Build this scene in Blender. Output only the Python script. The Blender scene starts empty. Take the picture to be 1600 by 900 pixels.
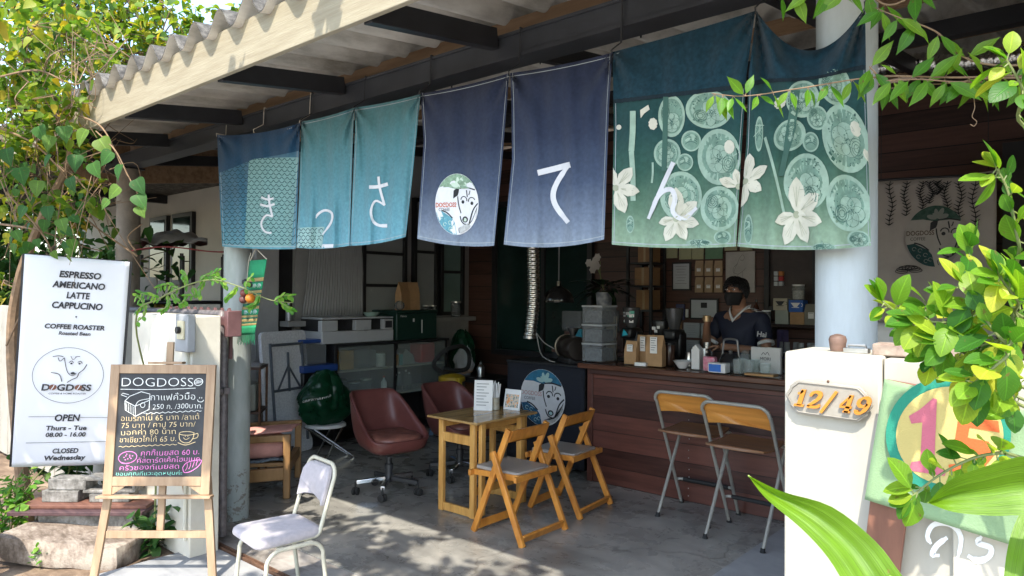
import bpy, bmesh, math, random
from mathutils import Vector, Matrix, noise, geometry
rad = math.radians
SC = bpy.context.scene
COL = SC.collection
# ------------------------------------------------------------------ camera
FPX, YAW, PITCH, ROLL, EYE = 1105.0, rad(40.69), rad(0.52), rad(0.4), 1.65
F0 = Vector((-math.sin(YAW), math.cos(YAW), 0)); R0 = Vector((math.cos(YAW), math.sin(YAW), 0)); ZV = Vector((0, 0, 1))
CF = F0*math.cos(PITCH) + ZV*math.sin(PITCH)
U1 = ZV*math.cos(PITCH) - F0*math.sin(PITCH)
CU = U1*math.cos(ROLL) - R0*math.sin(ROLL)
CR = R0*math.cos(ROLL) + U1*math.sin(ROLL)
cam = bpy.data.objects.new('camera', bpy.data.cameras.new('camera')); COL.objects.link(cam)
cam.matrix_world = Matrix(((CR.x, CU.x, -CF.x, 0), (CR.y, CU.y, -CF.y, 0), (CR.z, CU.z, -CF.z, EYE), (0, 0, 0, 1)))
cam.data.sensor_width = 36; cam.data.lens = 36*FPX/1600; cam.data.clip_start = 0.05; cam.data.clip_end = 2000
SC.camera = cam
# ------------------------------------------------------------------ sky, sun, exposure
SUN_AZ_X, SUN_AZ_Y, SUN_EL = 0.49, -0.87, rad(55)     # horizontal direction towards the sun
w = bpy.data.worlds.new('World'); SC.world = w; w.use_nodes = True
nt = w.node_tree; bg = nt.nodes['Background']; sky = nt.nodes.new('ShaderNodeTexSky')
sky.sky_type = 'NISHITA'; sky.sun_disc = False; sky.sun_elevation = SUN_EL
sky.sun_rotation = math.atan2(SUN_AZ_X, SUN_AZ_Y); sky.air_density = 1.2; sky.dust_density = 1.2
nt.links.new(sky.outputs[0], bg.inputs[0]); bg.inputs[1].default_value = 0.15
sd = bpy.data.lights.new('sun', 'SUN'); sd.energy = 2.0; sd.angle = rad(0.6); sd.color = (1, .93, .82)
sun = bpy.data.objects.new('sun', sd); COL.objects.link(sun)
sun.rotation_euler = Vector((SUN_AZ_X*math.cos(SUN_EL), SUN_AZ_Y*math.cos(SUN_EL), math.sin(SUN_EL))).to_track_quat('Z', 'Y').to_euler()
sun.location = (3, -6, 9)
SC.view_settings.view_transform = 'Standard'; SC.view_settings.look = 'None'
SC.view_settings.exposure = 2.0; SC.view_settings.gamma = 1.0; SC.view_settings.use_curve_mapping = False

def at(u, v, X=None, Y=None, Z=None, D=None):
    "world point seen at a position of the 1600x900 photograph, on a given plane or at a given depth"
    d = CF + CR*((u-800)/FPX) + CU*((450-v)/FPX)
    t = X/d.x if X is not None else Y/d.y if Y is not None else (Z-EYE)/d.z if Z is not None else D
    return d*t + Vector((0, 0, EYE))
# ------------------------------------------------------------------ objects
TM = {}
def thing(name, label, cat, loc=(0, 0, 0), rz=0.0, group=None):
    o = bpy.data.objects.new(name, None); COL.objects.link(o); o.empty_display_size = .1
    o.location = loc; o.rotation_euler = (0, 0, rz); tag(o, label, cat, group)
    TM[o.name] = Matrix.Translation(Vector(loc)) @ Matrix.Rotation(rz, 4, 'Z')
    return o
def tag(o, label=None, cat=None, group=None, kind=None):
    if label: o['label'] = label
    if cat: o['category'] = cat
    if group: o['group'] = group
    if kind: o['kind'] = kind
    return o
def dup(root, loc, rz, label, group=None):
    r = root.copy(); COL.objects.link(r); r.location = loc; r.rotation_euler = (0, 0, rz); r['label'] = label
    if group: r['group'] = group
    for ch in list(root.children):
        c = ch.copy(); COL.objects.link(c); c.parent = r
        for g in list(ch.children):
            d = g.copy(); COL.objects.link(d); d.parent = c
    return r
def frame(o, r, u):
    "matrix with local x along r, y along u, z along r x u"
    r = Vector(r).normalized(); u = Vector(u); n = r.cross(u).normalized(); u = n.cross(r).normalized(); o = Vector(o)
    return Matrix(((r.x, u.x, n.x, o.x), (r.y, u.y, n.y, o.y), (r.z, u.z, n.z, o.z), (0, 0, 0, 1)))
class MB:
    def __init__(s, M=None):
        s.v = []; s.f = []; s.m = []; s.uv = None; s.M = M; s.mi = 0
    def add(s, vs, fs, mi=None, raw=False):
        b = len(s.v); M = s.M
        for p in vs:
            p = Vector(p); s.v.append(M @ p if (M and not raw) else p)
        mi = s.mi if mi is None else mi
        for f in fs: s.f.append([i+b for i in f]); s.m.append(mi)
        return b
    def box(s, c, d, R=None, mi=None):
        c = Vector(c); hx, hy, hz = d[0]/2, d[1]/2, d[2]/2
        vs = [Vector((x, y, z)) for x in (-hx, hx) for y in (-hy, hy) for z in (-hz, hz)]
        if R is not None: vs = [R @ q for q in vs]
        s.add([q+c for q in vs], [(0, 1, 3, 2), (4, 6, 7, 5), (0, 4, 5, 1), (2, 3, 7, 6), (0, 2, 6, 4), (1, 5, 7, 3)], mi)
    def bx(s, x0, x1, y0, y1, z0, z1, mi=None):
        s.box(((x0+x1)/2, (y0+y1)/2, (z0+z1)/2), (abs(x1-x0), abs(y1-y0), abs(z1-z0)), None, mi)
    def bar(s, p0, p1, w, h, up=(0, 0, 1), mi=None):
        p0 = Vector(p0); p1 = Vector(p1); d = (p1-p0); L = d.length; d.normalize(); up = Vector(up)
        x = d.cross(up)
        if x.length < 1e-4: x = d.cross(Vector((1, 0, 0)))
        x.normalize(); z = x.cross(d)
        R = Matrix(((x.x, d.x, z.x), (x.y, d.y, z.y), (x.z, d.z, z.z)))
        s.box((p0+p1)/2, (w, L, h), R, mi)
    def tube(s, pts, r, n=10, mi=None, closed=False, caps=True):
        P = [Vector(p) for p in pts]; k = len(P)
        rr = r if isinstance(r, (list, tuple)) else [r]*k
        vs = []; fs = []; nrm = None
        for i in range(k):
            a = P[i-1] if (i > 0 or closed) else P[i]; b = P[(i+1) % k] if (i < k-1 or closed) else P[i]
            t = (b-a)
            if t.length < 1e-9: t = Vector((0, 0, 1))
            t.normalize()
            if nrm is None: nrm = t.orthogonal().normalized()
            else:
                nrm = nrm - t*nrm.dot(t)
                nrm = nrm.normalized() if nrm.length > 1e-6 else t.orthogonal().normalized()
            bn = t.cross(nrm)
            for j in range(n):
                q = 2*math.pi*j/n; vs.append(P[i] + (nrm*math.cos(q)+bn*math.sin(q))*rr[i])
        for i in range(k if closed else k-1):
            for j in range(n):
                a = i*n+j; b = i*n+(j+1) % n; c = ((i+1) % k)*n+(j+1) % n; d = ((i+1) % k)*n+j
                fs.append((a, b, c, d))
        if caps and not closed: fs.append(tuple(range(n-1, -1, -1))); fs.append(tuple(range((k-1)*n, k*n)))
        s.add(vs, fs, mi)
    def lathe(s, prof, c=(0, 0, 0), n=20, mi=None, sx=1.0, sy=1.0):
        vs = []; fs = []; k = len(prof)
        for r, z in prof:
            for j in range(n):
                q = 2*math.pi*j/n; vs.append((c[0]+r*sx*math.cos(q), c[1]+r*sy*math.sin(q), c[2]+z))
        for i in range(k-1):
            for j in range(n): fs.append((i*n+j, i*n+(j+1) % n, (i+1)*n+(j+1) % n, (i+1)*n+j))
        if prof[0][0] > 1e-5: fs.append(tuple(range(n-1, -1, -1)))
        if prof[-1][0] > 1e-5: fs.append(tuple(range((k-1)*n, k*n)))
        s.add(vs, fs, mi)
    def ball(s, c, r, n=14, mi=None):
        r = r if isinstance(r, (tuple, list)) else (r, r, r); m = max(6, n//2)
        prof = [(max(1e-6, math.sin(math.pi*i/m)), -math.cos(math.pi*i/m)*r[2]) for i in range(m+1)]
        s.lathe(prof, c, n, mi, r[0], r[1])
    def prism(s, poly, z0, z1, mi=None, warp=None):
        "extrude a 2D polygon from z0 to z1 along local z"
        n = len(poly); P = [Vector((p[0], p[1], 0)) for p in poly]
        ar = sum(P[i].x*P[(i+1) % n].y-P[(i+1) % n].x*P[i].y for i in range(n))
        if ar < 0: P.reverse()
        vs = [Vector((p.x, p.y, z0)) for p in P]+[Vector((p.x, p.y, z1)) for p in P]
        fs = [(i, (i+1) % n, n+(i+1) % n, n+i) for i in range(n)]
        tr = geometry.tessellate_polygon([P])
        for t in tr:
            a, b, c = t
            sgn = (P[b]-P[a]).cross(P[c]-P[a]).z
            if sgn < 0: a, c = c, a
            fs.append((n+a, n+b, n+c)); fs.append((c, b, a))
        if warp: vs = [warp(q) for q in vs]
        s.add(vs, fs, mi)
    def grid(s, fn, nu, nv, mi=None, uv=False, closeu=False):
        vs = []; uvs = []
        for j in range(nv+1):
            for i in range(nu+1):
                vs.append(fn(i/nu, j/nv)); uvs.append((i/nu, j/nv))
        fs = [(j*(nu+1)+i, j*(nu+1)+i+1, (j+1)*(nu+1)+i+1, (j+1)*(nu+1)+i) for j in range(nv) for i in range(nu)]
        b = s.add(vs, fs, mi)
        if uv:
            s.uv = s.uv or {}
            for i, q in enumerate(uvs): s.uv[b+i] = q
    # flat drawing on a surface: mp(x, y, lift) -> point
    def ribbon(s, mp, pts, wd, lift=.002, mi=None, closed=False, sub=1):
        P = [Vector((p[0], p[1])) for p in pts]
        if sub > 1: P = smooth2(P, sub, closed)
        k = len(P); vs = []; fs = []
        ww = wd if isinstance(wd, (list, tuple)) else None
        for i in range(k):
            a = P[i-1] if (i > 0 or closed) else P[i]; b = P[(i+1) % k] if (i < k-1 or closed) else P[i]
            t = b-a
            if t.length < 1e-9: t = Vector((1, 0))
            t.normalize(); nn = Vector((-t.y, t.x))
            h = (ww[min(len(ww)-1, int(i/(k-1)*(len(ww)-1)+.5))] if ww else wd)/2
            vs += [mp(P[i].x+nn.x*h, P[i].y+nn.y*h, lift), mp(P[i].x-nn.x*h, P[i].y-nn.y*h, lift)]
        for i in range(k if closed else k-1):
            j = (i+1) % k; fs.append((2*i, 2*i+1, 2*j+1, 2*j))
        s.add(vs, fs, mi)
    def fill(s, mp, poly, lift=.0015, mi=None, rings=2, c=None):
        P = [Vector((p[0], p[1])) for p in poly]; n = len(P)
        c = Vector(c) if c else sum(P, Vector((0, 0)))/n
        vs = [mp(c.x, c.y, lift)]; fs = []
        for k in range(1, rings+1):
            for p in P:
                q = c.lerp(p, k/rings); vs.append(mp(q.x, q.y, lift))
        for i in range(n):
            j = (i+1) % n; fs.append((0, 1+i, 1+j))
            for k in range(1, rings): fs.append((1+(k-1)*n+i, 1+k*n+i, 1+k*n+j, 1+(k-1)*n+j))
        s.add(vs, fs, mi)
    def poly(s, mp, poly, lift=.0015, mi=None):
        P = [Vector((p[0], p[1], 0)) for p in poly]
        s.add([mp(p.x, p.y, lift) for p in P], [tuple(t) for t in geometry.tessellate_polygon([P])], mi)
    def text(s, mp, txt, x, y, size, lift=.002, mi=None, align='CENTER', shear=0.0, bold=0.0, sx=1.0, rot=0.0, jit=0.0):
        vs, fs = text2d(txt, align, shear, bold); cr, sr = math.cos(rot), math.sin(rot)
        out = []
        for a, b in vs:
            a *= size*sx; b *= size
            if jit: b += jit*math.sin(a/size*2.1+y*40); a += jit*.6*math.sin(b/size*3+x*30)
            out.append(mp(x+a*cr-b*sr, y+a*sr+b*cr, lift))
        s.add(out, fs, mi)
    def fit(s, mp, txt, x0, x1, y, size, lift=0, mi=None, shear=0.0, bold=0.0, rot=0.0, jit=0.0):
        "text stretched to run from x0 to x1"
        vs, _ = text2d(txt, 'LEFT', shear, bold); a = min(p[0] for p in vs); b = max(p[0] for p in vs); k = (x1-x0)/(b-a)
        s.text(mp, txt, x0-a*k, y, size, lift, mi, 'LEFT', shear, bold, k/size, rot, jit)
    def build(s, name, mats, parent=None, world=True, smooth=True, bevel=0, angle=38, solid=0, subsurf=0, seg=2, origin=None):
        me = bpy.data.meshes.new(name); vs = s.v
        if parent is not None and world:
            I = TM[parent.name].inverted(); vs = [I @ q for q in vs]
        loc = None
        if parent is None:
            if origin is None:
                xs = [q.x for q in vs]; ys = [q.y for q in vs]; loc = Vector(((min(xs)+max(xs))/2, (min(ys)+max(ys))/2, min(q.z for q in vs)))
            else: loc = Vector(origin)
            vs = [q-loc for q in vs]
        me.from_pydata([tuple(q) for q in vs], [], s.f)
        mats = mats if isinstance(mats, (list, tuple)) else [mats]
        for m in mats: me.materials.append(m)
        if len(mats) > 1: me.polygons.foreach_set('material_index', s.m)
        if s.uv:
            L = me.uv_layers.new(name='uv')
            for lp in me.loops: L.data[lp.index].uv = s.uv.get(lp.vertex_index, (0, 0))
        if smooth:
            me.polygons.foreach_set('use_smooth', [True]*len(me.polygons))
            me.set_sharp_from_angle(angle=rad(angle))
        me.update()
        o = bpy.data.objects.new(name, me); COL.objects.link(o)
        if parent is not None: o.parent = parent; TM[o.name] = TM[parent.name]
        else: o.location = loc; TM[o.name] = Matrix.Translation(loc)
        if bevel:
            b = o.modifiers.new('bevel', 'BEVEL'); b.width = bevel; b.segments = seg; b.limit_method = 'ANGLE'; b.angle_limit = rad(50)
        if solid:
            b = o.modifiers.new('solid', 'SOLIDIFY'); b.thickness = solid; b.offset = 0
        if subsurf:
            b = o.modifiers.new('sub', 'SUBSURF'); b.levels = subsurf; b.render_levels = subsurf
        return o
def smooth2(P, sub, closed=False):
    "Catmull-Rom through 2D or 3D points"
    k = len(P); out = []
    for i in range(k if closed else k-1):
        p0 = P[i-1] if (i > 0 or closed) else P[0]; p1 = P[i]; p2 = P[(i+1) % k]; p3 = P[(i+2) % k] if (i+2 < k or closed) else P[-1]
        for j in range(sub):
            t = j/sub
            out.append(.5*((2*p1)+(p2-p0)*t+(2*p0-5*p1+4*p2-p3)*t*t+(3*p1-p0-3*p2+p3)*t**3))
    if not closed: out.append(P[-1].copy())
    return out
def curve3(pts, sub=6, closed=False): return smooth2([Vector(p) for p in pts], sub, closed)
def arc2(cx, cy, rx, ry, a0, a1, n=16): return [(cx+rx*math.cos(rad(a0+(a1-a0)*i/n)), cy+ry*math.sin(rad(a0+(a1-a0)*i/n))) for i in range(n+1)]
def ell2(cx, cy, rx, ry, n=28, rot=0): 
    c, s_ = math.cos(rot), math.sin(rot)
    return [(cx+rx*math.cos(2*math.pi*i/n)*c-ry*math.sin(2*math.pi*i/n)*s_, cy+rx*math.cos(2*math.pi*i/n)*s_+ry*math.sin(2*math.pi*i/n)*c) for i in range(n)]
_T = {}
def text2d(txt, align='CENTER', shear=0.0, bold=0.0):
    k = (txt, align, shear, bold)
    if k not in _T:
        cu = bpy.data.curves.new('txt', 'FONT'); cu.body = txt; cu.size = 1; cu.align_x = align; cu.shear = shear; cu.offset = bold; cu.resolution_u = 3
        o = bpy.data.objects.new('txt', cu); COL.objects.link(o)
        dg = bpy.context.evaluated_depsgraph_get(); dg.update()
        me = o.evaluated_get(dg).to_mesh()
        _T[k] = ([(q.co.x, q.co.y) for q in me.vertices], [tuple(p.vertices) for p in me.polygons])
        bpy.data.objects.remove(o); bpy.data.curves.remove(cu)
    return _T[k]
def flat(M): return lambda x, y, l=0: M @ Vector((x, y, l))
def arc3(c, r, a0, a1, ax, ay, n=8):
    c = Vector(c); ax = Vector(ax); ay = Vector(ay)
    return [c+(ax*math.cos(rad(a0+(a1-a0)*i/n))+ay*math.sin(rad(a0+(a1-a0)*i/n)))*r for i in range(n+1)]
# ------------------------------------------------------------------ materials
def nm(name):
    m = bpy.data.materials.new(name); m.use_nodes = True; t = m.node_tree; return m, t, t.nodes['Principled BSDF']
def nd(t, typ, **kw):
    n = t.nodes.new(typ)
    for k, v in kw.items():
        if k.startswith('i_'):
            key = k[2:]; key = int(key) if key.isdigit() else key.replace('_', ' ')
            n.inputs[key].default_value = v
        else: setattr(n, k, v)
    return n
def c4(c): return (c[0], c[1], c[2], 1)
def sc_(c, k): return tuple(min(1, max(0, x*k)) for x in c)
def ramp(t, stops):
    r = t.nodes.new('ShaderNodeValToRGB'); e = r.color_ramp.elements
    while len(e) > 1: e.remove(e[-1])
    e[0].position = stops[0][0]; e[0].color = c4(stops[0][1])
    for p, c in stops[1:]:
        q = e.new(p); q.color = c4(c)
    return r
def mat(name, col, rough=.55, metal=0.0, var=.12, sc=6.0, bump=0.0, bsc=80.0, spec=.5, col2=None, stretch=None, detail=5.0, coat=0.0, sheen=0.0):
    m, t, b = nm(name); L = t.links.new
    tc = nd(t, 'ShaderNodeTexCoord'); src = tc.outputs['Object']
    if stretch:
        mp = nd(t, 'ShaderNodeMapping'); mp.inputs['Scale'].default_value = stretch; L(src, mp.inputs[0]); src = mp.outputs[0]
    n = nd(t, 'ShaderNodeTexNoise', i_Scale=sc, i_Detail=detail, i_Roughness=.6); L(src, n.inputs['Vector'])
    lo = col2 if col2 else sc_(col, 1-var); hi = col if col2 else sc_(col, 1+var)
    r = ramp(t, [(.32, lo), (.68, hi)]); L(n.outputs[0], r.inputs[0]); L(r.outputs[0], b.inputs['Base Color'])
    b.inputs['Metallic'].default_value = metal; b.inputs['Specular IOR Level'].default_value = spec
    rr = nd(t, 'ShaderNodeMapRange'); rr.inputs[3].default_value = max(0, rough-.09); rr.inputs[4].default_value = min(1, rough+.09)
    L(n.outputs[0], rr.inputs[0]); L(rr.outputs[0], b.inputs['Roughness'])
    if coat: b.inputs['Coat Weight'].default_value = coat
    if sheen: b.inputs['Sheen Weight'].default_value = sheen
    if bump:
        n2 = nd(t, 'ShaderNodeTexNoise', i_Scale=bsc, i_Detail=4.0); L(src, n2.inputs['Vector'])
        bp = nd(t, 'ShaderNodeBump', i_Strength=bump, i_Distance=.004); L(n2.outputs[0], bp.inputs['Height']); L(bp.outputs[0], b.inputs['Normal'])
    return m
def wood(name, c1, c2, rough=.45, stretch=(1, 12, 12), sc=2.5, spec=.5, bump=.15):
    "grain runs along the axis with the small stretch"
    return mat(name, c2, rough, 0, 0, sc, bump, 10, spec, c1, stretch, 8.0)
def glassy(name, col=(.9, .95, .95), rough=.02, alpha=.25):
    m, t, b = nm(name); b.inputs['Base Color'].default_value = c4(col); b.inputs['Roughness'].default_value = rough
    tr = nd(t, 'ShaderNodeBsdfTransparent'); tr.inputs[0].default_value = c4(col); mx = nd(t, 'ShaderNodeMixShader'); mx.inputs[0].default_value = alpha
    t.links.new(tr.outputs[0], mx.inputs[1]); t.links.new(b.outputs[0], mx.inputs[2]); t.links.new(mx.outputs[0], t.nodes['Material Output'].inputs[0])
    return m
def leafmat(name, stops, rough=.4, trans=.4, tcol=1.6, spec=.4, veins=False):
    m, t, b = nm(name); L = t.links.new
    g = nd(t, 'ShaderNodeNewGeometry'); r = ramp(t, stops); L(g.outputs['Random Per Island'], r.inputs[0])
    n = nd(t, 'ShaderNodeTexNoise', i_Scale=30.0, i_Detail=3.0); tc = nd(t, 'ShaderNodeTexCoord'); L(tc.outputs['Object'], n.inputs['Vector'])
    mr = nd(t, 'ShaderNodeMapRange', i_3=.78, i_4=1.2); L(n.outputs[0], mr.inputs[0])
    mu = nd(t, 'ShaderNodeVectorMath', operation='SCALE'); L(r.outputs[0], mu.inputs[0]); L(mr.outputs[0], mu.inputs['Scale'])
    col = mu.outputs[0]
    if veins:
        uv = nd(t, 'ShaderNodeUVMap'); sp = nd(t, 'ShaderNodeSeparateXYZ'); L(uv.outputs[0], sp.inputs[0])
        dx = nd(t, 'ShaderNodeMath', operation='SUBTRACT', i_1=.5); L(sp.outputs[0], dx.inputs[0]); ab = nd(t, 'ShaderNodeMath', operation='ABSOLUTE'); L(dx.outputs[0], ab.inputs[0])
        rib = nd(t, 'ShaderNodeMapRange', i_1=.015, i_2=.05, i_3=1.0, i_4=0.0); L(ab.outputs[0], rib.inputs[0])
        a1 = nd(t, 'ShaderNodeMath', operation='MULTIPLY', i_1=9.0); L(sp.outputs[1], a1.inputs[0]); a2 = nd(t, 'ShaderNodeMath', operation='MULTIPLY_ADD', i_1=-5.0); L(ab.outputs[0], a2.inputs[0]); L(a1.outputs[0], a2.inputs[2])
        fr = nd(t, 'ShaderNodeMath', operation='PINGPONG', i_1=.5); L(a2.outputs[0], fr.inputs[0]); sv = nd(t, 'ShaderNodeMapRange', i_1=.0, i_2=.09, i_3=.5, i_4=0.0); L(fr.outputs[0], sv.inputs[0])
        mm = nd(t, 'ShaderNodeMath', operation='MAXIMUM'); L(rib.outputs[0], mm.inputs[0]); L(sv.outputs[0], mm.inputs[1])
        k1 = nd(t, 'ShaderNodeMapRange', i_3=1.0, i_4=1.55); L(mm.outputs[0], k1.inputs[0]); s3 = nd(t, 'ShaderNodeVectorMath', operation='SCALE'); L(col, s3.inputs[0]); L(k1.outputs[0], s3.inputs['Scale'])
        ns = nd(t, 'ShaderNodeTexNoise', i_Scale=75.0, i_Detail=4.0); L(tc.outputs['Object'], ns.inputs['Vector']); ms = nd(t, 'ShaderNodeMapRange', i_1=.67, i_2=.71, i_3=0.0, i_4=.8); L(ns.outputs[0], ms.inputs[0])
        mx0 = nd(t, 'ShaderNodeMix', data_type='RGBA'); L(ms.outputs[0], mx0.inputs[0]); L(s3.outputs[0], mx0.inputs[6]); mx0.inputs[7].default_value = (.16, .11, .035, 1); col = mx0.outputs[2]
        bp = nd(t, 'ShaderNodeBump', i_Strength=.4, i_Distance=.002); L(mm.outputs[0], bp.inputs['Height']); L(bp.outputs[0], b.inputs['Normal'])
    L(col, b.inputs['Base Color']); b.inputs['Roughness'].default_value = rough; b.inputs['Specular IOR Level'].default_value = spec
    tl = nd(t, 'ShaderNodeBsdfTranslucent'); m2 = nd(t, 'ShaderNodeVectorMath', operation='MULTIPLY'); L(col, m2.inputs[0]); m2.inputs[1].default_value = (tcol*1.15, tcol*1.15, tcol*.5)
    L(m2.outputs[0], tl.inputs[0]); mx = nd(t, 'ShaderNodeMixShader'); mx.inputs[0].default_value = trans
    L(b.outputs[0], mx.inputs[1]); L(tl.outputs[0], mx.inputs[2]); L(mx.outputs[0], t.nodes['Material Output'].inputs[0])
    return m
def clothmat(name, stops, weave=900.0, rough=.9, trans=.12, var=.12):
    "woven cloth, its gradient along uv mostly dye, partly light in the colour"
    m, t, b = nm(name); L = t.links.new
    uv = nd(t, 'ShaderNodeUVMap'); sp = nd(t, 'ShaderNodeSeparateXYZ'); L(uv.outputs[0], sp.inputs[0])
    tc = nd(t, 'ShaderNodeTexCoord'); n = nd(t, 'ShaderNodeTexNoise', i_Scale=5.0, i_Detail=6.0); L(tc.outputs['Object'], n.inputs['Vector'])
    ad = nd(t, 'ShaderNodeMath', operation='MULTIPLY_ADD', i_1=.16, i_2=-.08); L(n.outputs[0], ad.inputs[0])
    a2 = nd(t, 'ShaderNodeMath', operation='ADD'); L(sp.outputs[1], a2.inputs[0]); L(ad.outputs[0], a2.inputs[1])
    r = ramp(t, stops); L(a2.outputs[0], r.inputs[0])
    n2 = nd(t, 'ShaderNodeTexNoise', i_Scale=60.0, i_Detail=5.0); L(tc.outputs['Object'], n2.inputs['Vector'])
    mr = nd(t, 'ShaderNodeMapRange', i_1=.3, i_2=.7, i_3=1-var, i_4=1+var); L(n2.outputs[0], mr.inputs[0])
    mu = nd(t, 'ShaderNodeVectorMath', operation='SCALE'); L(r.outputs[0], mu.inputs[0]); L(mr.outputs[0], mu.inputs['Scale'])
    L(mu.outputs[0], b.inputs['Base Color']); b.inputs['Roughness'].default_value = rough; b.inputs['Specular IOR Level'].default_value = .15; b.inputs['Sheen Weight'].default_value = .15
    n3 = nd(t, 'ShaderNodeTexNoise', i_Scale=400.0, i_Detail=2.0); L(tc.outputs['Object'], n3.inputs['Vector'])
    bp = nd(t, 'ShaderNodeBump', i_Strength=.25, i_Distance=.002); L(n3.outputs[0], bp.inputs['Height']); L(bp.outputs[0], b.inputs['Normal'])
    tl = nd(t, 'ShaderNodeBsdfTranslucent'); L(mu.outputs[0], tl.inputs[0]); mx = nd(t, 'ShaderNodeMixShader'); mx.inputs[0].default_value = trans
    L(b.outputs[0], mx.inputs[1]); L(tl.outputs[0], mx.inputs[2]); L(mx.outputs[0], t.nodes['Material Output'].inputs[0])
    return m
def planks(name, c1, c2, period, gap=.05, axis='Z', rough=.5, seam=(.01, .006, .005)):
    "boards stacked along an axis, each with its own tone, dark seams between"
    m, t, b = nm(name); L = t.links.new
    tc = nd(t, 'ShaderNodeTexCoord'); sp = nd(t, 'ShaderNodeSeparateXYZ'); L(tc.outputs['Object'], sp.inputs[0])
    dv = nd(t, 'ShaderNodeMath', operation='DIVIDE', i_1=period); L(sp.outputs['XYZ'.index(axis)], dv.inputs[0])
    fl = nd(t, 'ShaderNodeMath', operation='FLOOR'); L(dv.outputs[0], fl.inputs[0]); fr = nd(t, 'ShaderNodeMath', operation='FRACT'); L(dv.outputs[0], fr.inputs[0])
    wn = nd(t, 'ShaderNodeTexWhiteNoise', noise_dimensions='1D'); L(fl.outputs[0], wn.inputs['W'])
    mp = nd(t, 'ShaderNodeMapping'); mp.inputs['Scale'].default_value = (1.2, 8, 14) if axis == 'Z' else (14, 8, 1.2)
    L(tc.outputs['Object'], mp.inputs[0]); n = nd(t, 'ShaderNodeTexNoise', noise_dimensions='4D', i_Scale=2.2, i_Detail=8.0, i_Roughness=.65)
    L(mp.outputs[0], n.inputs['Vector']); L(wn.outputs[0], n.inputs['W'])
    av = nd(t, 'ShaderNodeMath', operation='MULTIPLY_ADD', i_1=.5, i_2=-.25); L(wn.outputs[0], av.inputs[0])
    ad = nd(t, 'ShaderNodeMath', operation='ADD'); L(n.outputs[0], ad.inputs[0]); L(av.outputs[0], ad.inputs[1])
    r = ramp(t, [(.2, c1), (.8, c2)]); L(ad.outputs[0], r.inputs[0])
    ls = nd(t, 'ShaderNodeMath', operation='LESS_THAN', i_1=gap); L(fr.outputs[0], ls.inputs[0])
    mx = nd(t, 'ShaderNodeMix', data_type='RGBA'); L(ls.outputs[0], mx.inputs[0]); L(r.outputs[0], mx.inputs[6]); mx.inputs[7].default_value = c4(seam)
    L(mx.outputs[2], b.inputs['Base Color']); b.inputs['Roughness'].default_value = rough
    iv = nd(t, 'ShaderNodeMath', operation='SUBTRACT', i_0=1.0); L(ls.outputs[0], iv.inputs[1])
    a3 = nd(t, 'ShaderNodeMath', operation='MULTIPLY_ADD', i_1=.15); L(n.outputs[0], a3.inputs[0]); L(iv.outputs[0], a3.inputs[2])
    bp = nd(t, 'ShaderNodeBump', i_Strength=.5, i_Distance=.006); L(a3.outputs[0], bp.inputs['Height']); L(bp.outputs[0], b.inputs['Normal'])
    return m
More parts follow.
